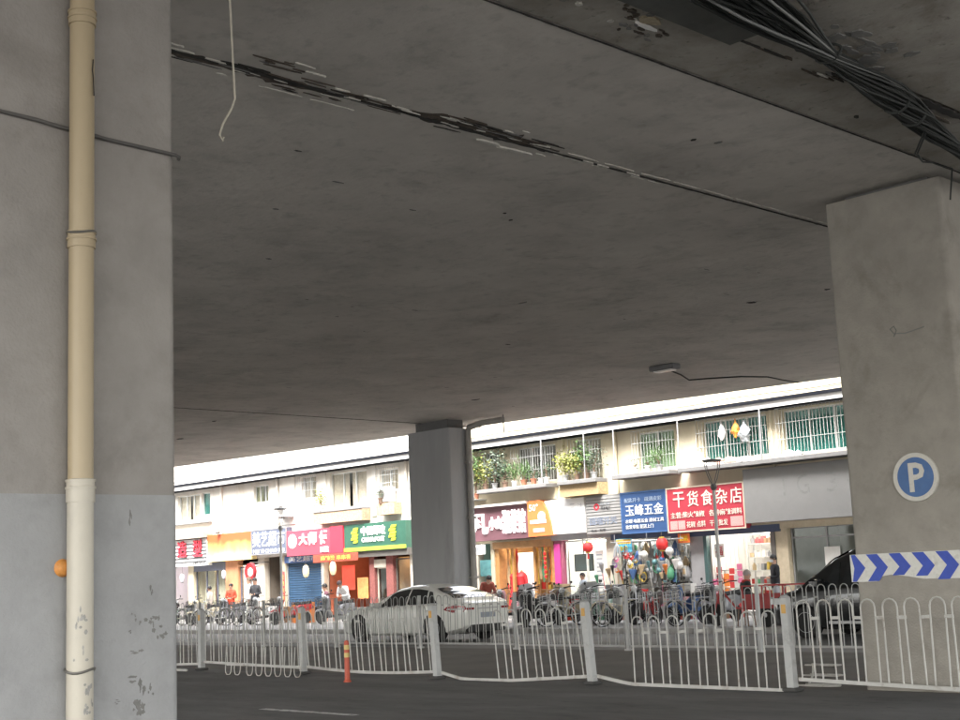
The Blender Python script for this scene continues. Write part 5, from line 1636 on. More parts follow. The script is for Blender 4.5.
# valance of the snack shop
s = board('shop_sign', 'red and orange valance over the snack shop under the red panel', -43.4, -40.6, 2.35, 2.66, mat('valance_red', (0.34, 0.07, 0.04), 0.7, 0.5, 7, stretch=(5, 1, 1)), y0=FYB - 0.55, y1=FYB - 0.5)
letter('麻辣烫 串串香', -42.9, -41.0, 2.42, 2.6, FYB - 0.55, mat('letter_yellow', (0.75, 0.5, 0.1), 0.6), s, 0.005)
# light box beside the grey pillar
s = board('light_box', 'small white light box sign under the pink shop sign', -34.45, -33.85, 2.3, 2.62, mat('lightbox', (0.85, 0.85, 0.83), 0.5, 0, emit=(1, 1, 0.97), estr=0.1), y0=FYB - 0.5, y1=FYB - 0.3, cat='sign')
letter('二楼', -34.35, -33.95, 2.38, 2.55, FYB - 0.5, Gy, s, 0.01)
s = board('poster', 'colourful posters above the hardware shop doorway', -28.05, -27.4, 2.1, 2.52, mat('poster_cyan', (0.1, 0.42, 0.62), 0.6, 0.2, 5), y0=FYB - 0.2, y1=FYB - 0.18, cat='poster')
MB().box(-28.02, -27.43, FYB - 0.206, FYB - 0.2, 2.36, 2.50).build('print', mat('print_orange', (0.75, 0.42, 0.08), 0.6, 0.5, 20), s)
letter('特价', -27.95, -27.55, 2.14, 2.3, FYB - 0.2, mat('print_yellow', (0.8, 0.62, 0.05), 0.6), s, 0.005)
s = board('poster', 'orange notice under the red dry goods sign', -25.55, -25.1, 2.28, 2.56, mat('print_orange2', (0.75, 0.18, 0.04), 0.6, 0.1, 10), y0=FYB - 0.24, y1=FYB - 0.225, cat='poster')
letter('招租', -25.48, -25.17, 2.34, 2.5, FYB - 0.24, mat('print_yellow', (0.8, 0.62, 0.05), 0.6), s, 0.005)
s = board('poster', 'white paper notice on the glass of the empty shop', -20.72, -20.22, 1.28, 1.95, mat('paper_white', (0.66, 0.65, 0.62), 0.8, 0.06, 9), y0=FYB + 0.07, y1=FYB + 0.08, cat='poster')
s = board('poster', 'tall red couplet strip on the pier beside the blue shutter', -46.25, -46.02, 0.9, 2.1, mat('couplet_red', (0.45, 0.05, 0.06), 0.7, 0.1, 9), y0=FYB - 0.05, y1=FYB - 0.035, cat='poster')
for i, ch in enumerate('生意兴隆'):
    letter(ch, -46.22, -46.05, 1.78 - i * 0.27, 1.98 - i * 0.27, FYB - 0.05, mat('letter_gold', (0.7, 0.45, 0.12), 0.5), s, 0.005)
s = board('poster', 'red poster filling the left of the snack shop front', -42.35, -41.55, 1.25, 2.2, mat('poster_red', (0.72, 0.06, 0.03), 0.6, 0.15, 5), y0=FYB + 0.05, y1=FYB + 0.07, cat='poster')
s = board('poster', 'orange menu poster right of the red poster in the snack shop', -41.4, -40.75, 0.9, 1.7, mat('poster_orange', (0.78, 0.30, 0.10), 0.6, 0.3, 6), y0=FYB + 0.05, y1=FYB + 0.07, cat='poster')
s = board('poster', 'teal poster on the wall under the white light box', -34.5, -33.9, 1.55, 2.1, mat('poster_teal', (0.12, 0.32, 0.33), 0.6, 0.3, 6), y0=FYB + 0.02, y1=FYB + 0.04, cat='poster')
s = board('poster', 'tall white price list in the white phone shop window', -29.15, -28.8, 0.9, 2.2, mat('paper_white', (0.66, 0.65, 0.62), 0.8, 0.06, 9), y0=FYB + 0.05, y1=FYB + 0.06, cat='poster')
for i in range(9):
    MB().box(-29.1, -28.86, FYB + 0.046, FYB + 0.05, 2.05 - i * 0.13, 2.09 - i * 0.13).build('text_line', Gy, s)
s = board('television', 'grey television screen on the phone shop wall', -30.25, -29.5, 1.6, 2.1, mat('tv_screen', (0.07, 0.095, 0.095), 0.3), y0=FYB + 0.28, y1=FYB + 0.33, cat='television')
MB().box(-30.28, -29.47, FYB + 0.285, FYB + 0.335, 1.57, 2.13).build('bezel', M_trim, s)
MB().cyl((-29.87, FYB + 0.3, 2.13), (-29.87, FYB + 0.3, 2.62), 0.02, 8).build('hanger', M_trim, s)
s = board('poster', 'red framed print hung just inside the dry goods doorway', -24.55, -24.2, 1.8, 2.2, W_, y0=FYB + 0.2, y1=FYB + 0.22, cat='poster')
letter('福', -24.5, -24.25, 1.86, 2.14, FYB + 0.2, Rd, s, 0.005)

# ------------------------------------------------------------------ street lamps
M_lampm = mat('lamp_pole', (0.16, 0.16, 0.155), 0.5, 0.1, 4, metal=0.3)
M_lampl = mat('lamp_pole_pale', (0.55, 0.55, 0.53), 0.5, 0.1, 4)
def street_lamp(x, y, label, pm, hm):
    t = thing('street_lamp', label, 'street lamp', (x, y, 0.13), group='street lamps along the sidewalk')
    MB().tube([(0, 0, 0), (0, 0, 0.25), (0, 0, 0.26), (0, 0, 3.25)], [0.07, 0.07, 0.045, 0.038], 12).build('pole', pm, t, smooth=True)
    MB().lathe([(0.0, -0.09), (0.06, -0.07), (0.085, 0), (0.06, 0.07), (0, 0.09)], (0, 0, 3.3), 12).build('knob', hm, t, smooth=True)
    for sg in (-1, 1):
        for yy in (-0.04, 0.04):
            MB().tube([(0.02 * sg, yy * 0.4, 3.34), (0.09 * sg, yy, 3.5), (0.16 * sg, yy, 3.68), (0.19 * sg, yy, 3.8), (0.2 * sg, yy, 3.92)], 0.011, 6).build('arm', hm, t, smooth=True)
    MB().lathe([(0.0, -0.02), (0.2, -0.02), (0.235, 0.0), (0.235, 0.02), (0.2, 0.035), (0.0, 0.05)], (0, 0, 3.93), 20).build('lamp_head', hm, t, smooth=True)
street_lamp(-19.6, 26.65, 'street lamp with a V-shaped bracket in front of the red dry goods sign', M_lampl, M_lampm)
street_lamp(-37.4, 26.65, 'street lamp with a V-shaped bracket at far left before the grey-blue sign', M_lampl, M_gpipe)

# ------------------------------------------------------------------ lanterns
M_lred = mat('lantern_red', (0.62, 0.03, 0.03), 0.5, 0.08, 10)
M_lcream = mat('lantern_lit', (0.5, 0.42, 0.25), 0.5, 0, emit=(1.0, 0.82, 0.5), estr=0.07)
M_lwhite = mat('lantern_white', (0.4, 0.4, 0.45), 0.5, 0, emit=(0.95, 0.95, 1.0), estr=0.02)
M_gold = mat('lantern_gold', (0.62, 0.42, 0.08), 0.5)
def lantern(x, y, z, r, h, m, label, top, tassel=True):
    t = thing('lantern', label, 'lantern', (x, y, z))
    prof = [(r * 0.4, -h / 2), (r * 0.75, -h * 0.42), (r, -h * 0.15), (r, h * 0.15), (r * 0.75, h * 0.42), (r * 0.4, h / 2)]
    MB().lathe(prof, (0, 0, 0), 16).build('body', m, t, smooth=True)
    MB().lathe([(r * 0.42, 0), (r * 0.42, 0.04)], (0, 0, h / 2), 12).build('cap', M_gold if m is M_lred else M_framed, t)
    MB().lathe([(r * 0.42, 0), (r * 0.42, 0.04)], (0, 0, -h / 2 - 0.04), 12).build('base', M_gold if m is M_lred else M_framed, t)
    if tassel:
        MB().tube([(0, 0, -h / 2 - 0.04), (0, 0, -h / 2 - 0.22)], [0.02, 0.035], 6).build('tassel', m, t)
    MB().cyl((0, 0, h / 2 + 0.04), (0, 0, top - z), 0.006, 5).build('cord', M_framed, t)
lantern(-29.0, FYB - 0.45, 2.32, 0.17, 0.30, M_lred, 'red lantern hanging in front of the white phone shop', 2.82)
lantern(-26.0, FYB - 0.45, 2.28, 0.18, 0.36, M_lred, 'red lantern hanging between the blue and red signs', 2.66)
lantern(-44.15, FYB - 0.35, 2.05, 0.13, 0.46, M_lcream, 'glowing cream lantern hanging before the blue shutter', 2.68, False)
lantern(-42.0, FYB - 0.65, 2.1, 0.13, 0.5, M_lcream, 'glowing cream lantern hanging before the red snack shop', 2.7, False)
lantern(-53.45, FYB - 0.30, 2.05, 0.10, 0.36, M_lwhite, 'white lit wall lantern left of the curtained door', 2.7, False)
lantern(-50.1, FYB - 0.30, 2.1, 0.10, 0.36, M_lwhite, 'white lit wall lantern on the orange pier', 2.7, False)
rs = thing('round_sign', 'round red hanging sign with a white centre over the pavement at left', 'sign', (-47.2, FYB - 0.9, 2.15), world=True)
disc(-47.2, 2.15, 0.34, FYB - 0.95, FYB - 0.85, 28).build('disc', M_lred, rs)
ringmesh(-47.2, 2.15, 0.30, 0.345, FYB - 0.965, FYB - 0.835, 28).build('rim', mat('rim_darkred', (0.35, 0.02, 0.03), 0.5), rs)
disc(-47.14, 2.13, 0.17, FYB - 0.97, FYB - 0.955, 20).build('centre', M_lit, rs)
MB().box(-47.22, -47.18, FYB - 0.92, FYB, 2.5, 2.55).build('bracket', M_framed, rs)

# ------------------------------------------------------------------ people
M_skin = mat('skin', (0.45, 0.27, 0.19), 0.6, 0.05, 9)
M_hair = mat('hair_black', (0.015, 0.013, 0.012), 0.6)
M_shoe = mat('shoe_dark', (0.03, 0.03, 0.03), 0.6)
def cloth(nm, c):
    return mat('cloth_' + nm, c, 0.9, 0.15, 12, bump=0.2, bscale=30)

def person(loc, rz, label, top, trousers, pose='stand', mask=False, hat=None, scale=1.0, arms=None, group=None, hairm=None, scarf=None):
    """skeleton faces -Y in its own frame"""
    t = thing('person', label, 'person', loc, rz, group)
    t.scale = (scale,) * 3
    J = {}
    if pose == 'stand':
        hipz = 0.92
        J.update(pel=(0, 0, .95), lhip=(.1, 0, .90), rhip=(-.1, 0, .90), lkn=(.11, -.02, .50), rkn=(-.11, .02, .50), lan=(.11, .02, .08), ran=(-.11, .05, .08), lto=(.12, -.15, .04), rto=(-.12, -.12, .04), sp=(0, .01, 1.15), ch=(0, .015, 1.33), nk=(0, .01, 1.47), hd0=(0, -.01, 1.55), hd1=(0, -.015, 1.68))
    elif pose == 'sit':
        J.update(pel=(0, 0, .52), lhip=(.1, -.02, .50), rhip=(-.1, -.02, .50), lkn=(.14, -.44, .52), rkn=(-.14, -.44, .52), lan=(.13, -.46, .09), ran=(-.13, -.42, .09), lto=(.13, -.62, .05), rto=(-.13, -.58, .05), sp=(0, .0, .74), ch=(0, -.04, .92), nk=(0, -.06, 1.06), hd0=(0, -.09, 1.14), hd1=(0, -.11, 1.27))
    else:   # bend
        J.update(pel=(0, .1, .86), lhip=(.1, .08, .82), rhip=(-.1, .08, .82), lkn=(.12, -.08, .46), rkn=(-.12, -.04, .46), lan=(.12, .04, .08), ran=(-.12, .08, .08), lto=(.12, -.13, .04), rto=(-.12, -.09, .04), sp=(0, -.02, 1.02), ch=(0, -.16, 1.15), nk=(0, -.26, 1.25), hd0=(0, -.31, 1.31), hd1=(0, -.37, 1.41))
    ch = Vector(J['ch'])
    nk = Vector(J['nk'])
    J['lsh'] = tuple(ch + Vector((.17, 0, .07))); J['rsh'] = tuple(ch + Vector((-.17, 0, .07)))
    A = arms or 'down'
    if A == 'down':
        J['lel'] = tuple(Vector(J['lsh']) + Vector((.06, .03, -.28))); J['lwr'] = tuple(Vector(J['lel']) + Vector((.0, -.08, -.24)))
        J['rel'] = tuple(Vector(J['rsh']) + Vector((-.06, .03, -.28))); J['rwr'] = tuple(Vector(J['rel']) + Vector((.0, -.08, -.24)))
    elif A == 'front':
        J['lel'] = tuple(Vector(J['lsh']) + Vector((.07, .0, -.27))); J['lwr'] = tuple(Vector(J['lel']) + Vector((-.14, -.19, -.02)))
        J['rel'] = tuple(Vector(J['rsh']) + Vector((-.07, .0, -.27))); J['rwr'] = tuple(Vector(J['rel']) + Vector((.14, -.19, -.02)))
    else:   # handlebar
        J['lel'] = tuple(Vector(J['lsh']) + Vector((.08, -.14, -.22))); J['lwr'] = tuple(Vector(J['lel']) + Vector((.04, -.22, -.03)))
        J['rel'] = tuple(Vector(J['rsh']) + Vector((-.08, -.14, -.22))); J['rwr'] = tuple(Vector(J['rel']) + Vector((-.04, -.22, -.03)))
    for s_ in 'lr':
        d = (Vector(J[s_ + 'wr']) - Vector(J[s_ + 'el'])).normalized()
        J[s_ + 'ha'] = tuple(Vector(J[s_ + 'wr']) + d * 0.085)
    B = [('pel', 'sp', 'top'), ('sp', 'ch', 'top'), ('ch', 'nk', 'top'), ('nk', 'hd0', 'skin'), ('hd0', 'hd1', 'skin'), ('pel', 'lhip', 'tr'), ('pel', 'rhip', 'tr'), ('lhip', 'lkn', 'tr'), ('rhip', 'rkn', 'tr'), ('lkn', 'lan', 'tr'), ('rkn', 'ran', 'tr'), ('lan', 'lto', 'sh'), ('ran', 'rto', 'sh'),
         ('ch', 'lsh', 'top'), ('ch', 'rsh', 'top'), ('lsh', 'lel', 'top'), ('rsh', 'rel', 'top'), ('lel', 'lwr', 'top'), ('rel', 'rwr', 'top'), ('lwr', 'lha', 'skin'), ('rwr', 'rha', 'skin')]
    rad = dict(pel=(.155, .125), sp=(.15, .115), ch=(.165, .12), nk=(.06, .06), hd0=(.082, .09), hd1=(.085, .1), lhip=(.1, .1), rhip=(.1, .1), lkn=(.066, .07), rkn=(.066, .07), lan=(.048, .05), ran=(.048, .05), lto=(.04, .03), rto=(.04, .03), lsh=(.078, .078), rsh=(.078, .078), lel=(.052, .052), rel=(.052, .052), lwr=(.036, .036), rwr=(.036, .036), lha=(.04, .025), rha=(.04, .025))
    names = list(J)
    idx = {n: i for i, n in enumerate(names)}
    me = bpy.data.meshes.new('body')
    me.from_pydata([J[n] for n in names], [(idx[a], idx[b]) for a, b, _ in B], [])
    ob = bpy.data.objects.new('body', me)
    col.objects.link(ob)
    md = ob.modifiers.new('s', 'SKIN')
    md.use_smooth_shade = True
    sv = me.skin_vertices[0].data
    for n in names:
        sv[idx[n]].radius = rad[n]
        sv[idx[n]].use_root = (n == 'pel')
    ss = ob.modifiers.new('u', 'SUBSURF'); ss.levels = 1; ss.render_levels = 1
    dg = bpy.context.evaluated_depsgraph_get(); dg.update()
    m2 = bpy.data.meshes.new_from_object(ob.evaluated_get(dg))
    ob.modifiers.clear()
    ob.data = m2
    m2.materials.clear()
    for mm in (top, trousers, M_skin, M_shoe):
        m2.materials.append(mm)
    key = {'top': 0, 'tr': 1, 'skin': 2, 'sh': 3}
    for p in m2.polygons:
        c = p.center
        best, bi = 1e9, 0
        for a, b, k in B:
            pa, pb_ = Vector(J[a]), Vector(J[b])
            ab = pb_ - pa
            u = max(0, min(1, (c - pa).dot(ab) / ab.length_squared))
            r_ = rad[a][0] * (1 - u) + rad[b][0] * u
            d = (c - (pa + ab * u)).length / r_
            if d < best:
                best, bi = d, key[k]
        p.material_index = bi
        p.use_smooth = True
    ob.parent = t
    # fingers: five on each hand, part of the hands
    fb = MB()
    for s_ in 'lr':
        ha, wr = Vector(J[s_ + 'ha']), Vector(J[s_ + 'wr'])
        d = (ha - wr).normalized()
        sd_ = Vector((0, 0, 1)).cross(d)
        sd_ = sd_.normalized() if sd_.length > 0.1 else Vector((0, 1, 0))
        nrm = d.cross(sd_)
        for k, (off, ln) in enumerate(((-.024, .055), (-.008, .068), (.008, .064), (.024, .05))):
            p0 = ha + sd_ * off - d * 0.01
            p1 = p0 + d * ln * 0.5 - nrm * 0.006
            p2 = p1 + d * ln * 0.42 - nrm * 0.022
            fb.tube([p0, p1, p2], [.0095, .009, .007], 6)
        p0 = wr + d * 0.035 + sd_ * 0.03
        fb.tube([p0, p0 + d * 0.03 + sd_ * 0.022, p0 + d * 0.058 + sd_ * 0.026], [.011, .010, .008], 6)
    fb.build('fingers', M_skin, t, smooth=True)
    # hair cap, ears, nose, eyes, mouth
    h0, h1 = Vector(J['hd0']), Vector(J['hd1'])
    ax = (h1 - h0).normalized()
    hc = h0.lerp(h1, 0.62)
    fw = Vector((0, -1, 0)); fw = (fw - ax * fw.dot(ax)).normalized()
    sd_ = ax.cross(fw)
    hb = MB()
    vs, fs = [], []
    nu, nv = 14, 7
    for j in range(nv + 1):
        ph = (math.pi * 0.62) * j / nv
        for i in range(nu):
            th = 2 * math.pi * i / nu
            f_ = math.cos(th)
            lim = 1.0 if f_ < 0.3 else 0.72
            p_ = ph * lim
            vv = ax * math.cos(p_) * 0.118 + (fw * math.cos(th) * 0.108 + sd_ * math.sin(th) * 0.096) * math.sin(p_)
            vs.append(hc + ax * 0.012 - fw * 0.008 + vv)
    for j in range(nv):
        for i in range(nu):
            fs.append((j * nu + i, j * nu + (i + 1) % nu, (j + 1) * nu + (i + 1) % nu, (j + 1) * nu + i))
    hb.add(vs, fs)
    if hat:
        hb.build('hat', hat, t, smooth=True)
    else:
        hb.build('hair', hairm or M_hair, t, smooth=True)
    fc = MB()
    fc.tube([hc + fw * 0.085 + ax * 0.02, hc + fw * 0.105 - ax * 0.02, hc + fw * 0.088 - ax * 0.028], [.01, .014, .01], 6)
    for q in (-1, 1):
        fc.tube([hc + sd_ * q * 0.083 + ax * 0.02, hc + sd_ * q * 0.092, hc + sd_ * q * 0.083 - ax * 0.03], [.01, .013, .008], 6)
    fc.build('face_features', M_skin, t, smooth=True)
    eb = MB()
    for q in (-1, 1):
        c = hc + fw * 0.083 + sd_ * q * 0.034 + ax * 0.012
        eb.tube([c - sd_ * 0.012, c + sd_ * 0.012], .006, 6)
    eb.build('eyes', M_hair, t)
    if mask:
        mb_ = MB()
        vs, fs = [], []
        for j in range(4):
            for i in range(7):
                a = (i - 3) / 3 * 1.15
                vs.append(hc - ax * (0.015 + 0.025 * j) + fw * (0.108 * math.cos(a)) + sd_ * 0.098 * math.sin(a))
        for j in range(3):
            for i in range(6):
                fs.append((j * 7 + i, j * 7 + i + 1, (j + 1) * 7 + i + 1, (j + 1) * 7 + i))
        mb_.add(vs, fs).build('face_mask', cloth('mask', (0.62, 0.66, 0.7)), t, smooth=True)
    else:
        MB().tube([hc + fw * 0.088 - ax * 0.055 - sd_ * 0.02, hc + fw * 0.094 - ax * 0.056, hc + fw * 0.088 - ax * 0.055 + sd_ * 0.02], .005, 5).build('mouth', mat('lips', (0.35, 0.13, 0.12), 0.6), t)
    if scarf:
        MB().tube([(nk.x + 0.085 * math.cos(a), nk.y + 0.08 * math.sin(a), nk.z - 0.01 + 0.01 * math.sin(3 * a)) for a in [2 * math.pi * k / 14 for k in range(14)]], 0.042, 7, closed=True).build('scarf', scarf, t, smooth=True)
    return t

def stool(x, y, z, m, label, h=0.4):
    t = thing('stool', label, 'stool', (x, y, z))
    MB().cbox(-0.16, 0.16, -0.16, 0.16, h - 0.035, h, 0.012).build('seat', m, t)
    for a in (-1, 1):
        for c in (-1, 1):
            MB().tube([(a * 0.15, c * 0.15, 0), (a * 0.12, c * 0.12, h - 0.035)], 0.016, 6).build('leg', m, t)
    return t

ZP = 0.13
person((-21.0, 31.0, ZP), R(-35), 'person in a dark jacket and face mask standing in the dry goods doorway', cloth('black', (0.02, 0.02, 0.024)), cloth('paleblue', (0.36, 0.36, 0.38)), 'stand', True, arms='front', scale=0.95)
person((-19.1, 26.9, 0.20), R(150), 'person in a dark vest with a red scarf sitting before the dry goods shop', cloth('darkgreen', (0.022, 0.03, 0.027)), cloth('darktr', (0.03, 0.03, 0.035)), 'sit', hairm=mat('hair_grey', (0.3, 0.27, 0.25), 0.7), arms='front', scale=0.92, scarf=cloth('scarf', (0.40, 0.03, 0.03)))
stool(-19.1, 26.9, 0.13, M_pot[2], 'brown stool under the person with the red scarf', 0.42)
stool(-41.4, 31.6, 0.13, M_pot[0], 'reddish stool under the person in the purple-brown jacket', 0.40)
person((-31.3, 30.2, ZP - 0.05), R(60), 'person in a red-brown jacket leaning over behind the white sedan', cloth('redbrown', (0.24, 0.06, 0.04)), cloth('darktr', (0.03, 0.03, 0.035)), 'bend', arms='front')
person((-45.3, 31.0, ZP), R(20), 'person in a dark jacket standing left beside the white shop', cloth('charcoal', (0.05, 0.05, 0.055)), cloth('greytr', (0.09, 0.09, 0.1)), 'stand', arms='front')
person((-46.15, 31.3, ZP), R(-30), 'person in a white coat beside the person in dark jacket', cloth('white', (0.72, 0.71, 0.68)), cloth('whitetr', (0.55, 0.54, 0.5)), 'stand', arms='down', hairm=mat('hair_brown', (0.12, 0.08, 0.05), 0.7), scale=1.02)
person((-47.3, 31.2, ZP), R(40), 'person in a bright orange-red coat among the scooters at left', cloth('orangered', (0.62, 0.08, 0.04)), cloth('darktr', (0.03, 0.03, 0.035)), 'stand', scale=0.9, arms='front')
person((-47.95, 30.6, ZP), R(-60), 'person in a pale jacket beside the orange-red coat', cloth('palebeige', (0.55, 0.5, 0.43)), cloth('greytr', (0.09, 0.09, 0.1)), 'stand', scale=0.86)
person((-39.8, 31.2, ZP), R(15), 'person in a white shirt sitting before the red snack shop', cloth('whiteshirt', (0.66, 0.66, 0.66)), cloth('darktr', (0.03, 0.03, 0.035)), 'bend', hat=cloth('cap', (0.07, 0.05, 0.05)), arms='front')
person((-41.4, 31.6, ZP), R(-40), 'person in a purple-brown jacket before the red snack shop', cloth('mauve', (0.16, 0.07, 0.09)), cloth('darktr', (0.03, 0.03, 0.035)), 'sit', arms='front', scale=1.05)
person((-27.9, 31.0, ZP), R(-20), 'person in a pale blue shirt in front of the white phone shop', cloth('bluegrey', (0.40, 0.45, 0.5)), cloth('darktr', (0.03, 0.03, 0.035)), 'stand', scale=0.8, arms='down')
person((-54.0, 31.5, ZP), R(10), 'person in a crimson jacket at the hair salon entrance', cloth('crimson', (0.40, 0.04, 0.10)), cloth('darktr', (0.03, 0.03, 0.035)), 'stand', scale=0.9, arms='front')

# ------------------------------------------------------------------ scooters
M_seat = mat('scooter_seat', (0.025, 0.025, 0.025), 0.6)
M_chrome = mat('scooter_metal', (0.45, 0.45, 0.46), 0.3, metal=0.8)
SP = {}
def scooter(x, y, z, rz, paint, label, lean=0.09, basket=True, shield=False):
    """front towards +X in its own frame"""
    t = thing('scooter', label, 'scooter', (x, y, z), rz, 'scooters parked along the kerb')
    t.rotation_euler = (lean, 0, rz)
    for (wx, r) in ((0.62, 0.235), (-0.6, 0.235)):
        w = MB().lathe([(r * 0.68, -0.035), (r * 0.9, -0.045), (r, 0), (r * 0.9, 0.045), (r * 0.68, 0.035)], (wx, 0, r), 20, 'y').build('wheel', M_tyre, t, smooth=True)
        rb = MB().lathe([(r * 0.69, -0.03), (r * 0.69, 0.03), (r * 0.55, 0.02), (r * 0.55, -0.02)], (wx, 0, r), 18, 'y')
        for k in range(5):
            a = 2 * math.pi * k / 5
            rb.tube([(wx, 0, r), (wx + r * 0.62 * math.cos(a), 0, r + r * 0.62 * math.sin(a))], 0.014, 5)
        ro = rb.build('rim', M_chrome, None); ro.parent = w
    def strip(prof, hw, nm, m):
        """side outline (x,z) given thickness with rounded flanks"""
        b = MB()
        n = len(prof)
        cx = sum(p[0] for p in prof) / n; cz = sum(p[1] for p in prof) / n
        vs = []
        for (sc, yy) in ((0.82, -hw), (1.0, -hw * 0.72), (1.0, hw * 0.72), (0.82, hw)):
            vs += [(cx + (p[0] - cx) * sc, yy, cz + (p[1] - cz) * sc) for p in prof]
        fs = [tuple(range(n)), tuple(reversed(range(3 * n, 4 * n)))]
        for k in range(3):
            for i in range(n):
                j = (i + 1) % n
                fs.append((k * n + i, k * n + j, (k + 1) * n + j, (k + 1) * n + i))
        b.add(vs, fs)
        return b.build(nm, m, t, smooth=True)
    strip([(-0.86, .62), (-0.8, .5), (-0.45, .3), (-0.15, .26), (-0.05, .34), (-0.12, .6), (-0.3, .68), (-0.8, .70)], 0.14, 'rear_body', paint)
    strip([(-0.2, .22), (0.32, .22), (0.36, .30), (-0.2, .31)], 0.15, 'footboard', M_trim)
    strip([(0.28, .24), (0.40, .26), (0.46, .55), (0.40, .92), (0.33, .98), (0.30, .90), (0.36, .55), (0.30, .32)], 0.17, 'front_shield', paint)
    strip([(0.42, .44), (0.6, .50), (0.84, .44), (0.80, .50), (0.62, .57), (0.44, .53)], 0.07, 'front_mudguard', paint)
    strip([(-0.82, .70), (-0.35, .68), (-0.08, .70), (-0.1, .76), (-0.4, .78), (-0.8, .81)], 0.13, 'seat', M_seat)
    MB().tube([(0.60, .06, .235), (0.5, .06, .55), (0.40, .03, .9), (0.36, 0, 1.02)], 0.02, 6).tube([(0.60, -.06, .235), (0.5, -.06, .55), (0.40, -.03, .9)], 0.02, 6).build('fork', M_chrome, t, smooth=True)
    MB().tube([(0.22, -.32, 1.02), (0.3, -.2, 1.03), (0.36, 0, 1.0), (0.3, .2, 1.03), (0.22, .32, 1.02)], 0.016, 6).build('handlebar', M_trim, t, smooth=True)
    MB().lathe([(0.0, 0.03), (0.05, 0.02), (0.085, -0.02), (0.07, -0.1), (0.03, -0.12)], (0.46, 0, 0.93), 14, 'x').build('headlight', M_lens, t, smooth=True)
    for sg in (-1, 1):
        MB().tube([(0.3, sg * .2, 1.03), (0.28, sg * .25, 1.12)], 0.006, 5).lathe([(0.0, -0.008), (0.035, -0.005), (0.035, 0.005), (0.0, 0.008)], (0.28, sg * .26, 1.14), 10, 'x').build('mirror', M_trim, t)
    MB().cbox(-0.9, -0.84, -0.07, 0.07, 0.56, 0.63, 0.012).build('tail_light', M_red, t)
    if basket:
        b = MB()
        for i in range(6):
            zz = 0.70 + i * 0.05
            b.tube([(0.46, -.15, zz), (0.72, -.17, zz), (0.72, .17, zz), (0.46, .15, zz)], 0.006, 4, closed=True)
        for k in range(7):
            yy = -.16 + k * .053
            b.tube([(0.72, yy, .70), (0.73, yy, .95)], 0.005, 4)
            b.tube([(0.46, yy * .9, .70), (0.46, yy * .9, .95)], 0.005, 4)
            b.tube([(0.46, yy * .9, .70), (0.72, yy, .70)], 0.005, 4)
        b.build('basket', M_trim, t)
    if shield:
        strip([(0.34, .5), (0.50, .45), (0.60, .8), (0.50, 1.15), (0.44, 1.12), (0.5, .8)], 0.27, 'weather_apron', shield)
    return t
pc = {k: mat('scooter_' + k, c, 0.35, 0.05, 6, coat=0.4) for k, c in dict(black=(0.02, 0.02, 0.022), white=(0.6, 0.6, 0.58), red=(0.42, 0.03, 0.03), cream=(0.55, 0.48, 0.33), blue=(0.06, 0.13, 0.3), grey=(0.2, 0.2, 0.21), green=(0.2, 0.3, 0.24), pink=(0.5, 0.24, 0.25)).items()}
ap = cloth('apron_dark', (0.06, 0.06, 0.065)); ap2 = cloth('apron_silver', (0.42, 0.43, 0.44))
sco = [(-26.0, 26.9, -80, 'black', 'big black scooter nearest the sedan, front wheel to the road', True, None),
       (-26.9, 28.0, -100, 'white', 'white scooter just right of the white sedan', True, None), (-26.3, 28.6, -70, 'red', 'red scooter behind the big black scooter', True, None), (-25.6, 28.1, -95, 'cream', 'cream scooter with a front basket in the middle of the row', True, None),
       (-25.0, 28.5, -80, 'grey', 'grey scooter with a silver apron in the row', False, ap2), (-24.5, 28.0, -90, 'green', 'pale green scooter in the parked row', True, None), (-23.9, 28.4, -105, 'white', 'white scooter before the hardware shop doorway', True, None), (-23.2, 28.2, -85, 'black', 'black scooter before the hardware shop pier', False, None),
       (-22.4, 28.6, -75, 'pink', 'pink scooter before the red dry goods sign', True, None), (-21.7, 28.1, -95, 'blue', 'blue scooter left of the right street lamp', True, None), (-20.9, 28.4, -90, 'grey', 'grey scooter behind the right street lamp', True, None),
       (-29.2, 29.2, -90, 'pink', 'pink scooter half hidden behind the sedan roof', True, None), (-28.4, 29.6, -80, 'white', 'white scooter by the doorway of the gold-lit shop', True, ap2),
       (-43.2, 30.0, -85, 'white', 'white scooter before the red snack shop at left', True, None), (-41.0, 29.6, -95, 'red', 'red scooter under the glowing cream lantern at left', True, None), (-45.2, 29.8, -80, 'grey', 'grey scooter before the person in white', True, None), (-46.5, 29.5, -95, 'cream', 'cream scooter before the orange-red coat', True, None), (-48.6, 29.8, -85, 'black', 'black scooter before the beige curtained door', True, None), (-50.0, 29.6, -95, 'white', 'white scooter furthest left beside the big pillar', True, None),
       (-38.6, 29.8, -90, 'grey', 'grey scooter under the green sign', True, None)]
for i, (x, y, a, c, lab, bk, sh) in enumerate(sco):
    scooter(x, y, ZP, R(a + rnd(-8, 8)), pc[c], lab, lean=rnd(0.05, 0.12), basket=bk, shield=sh)

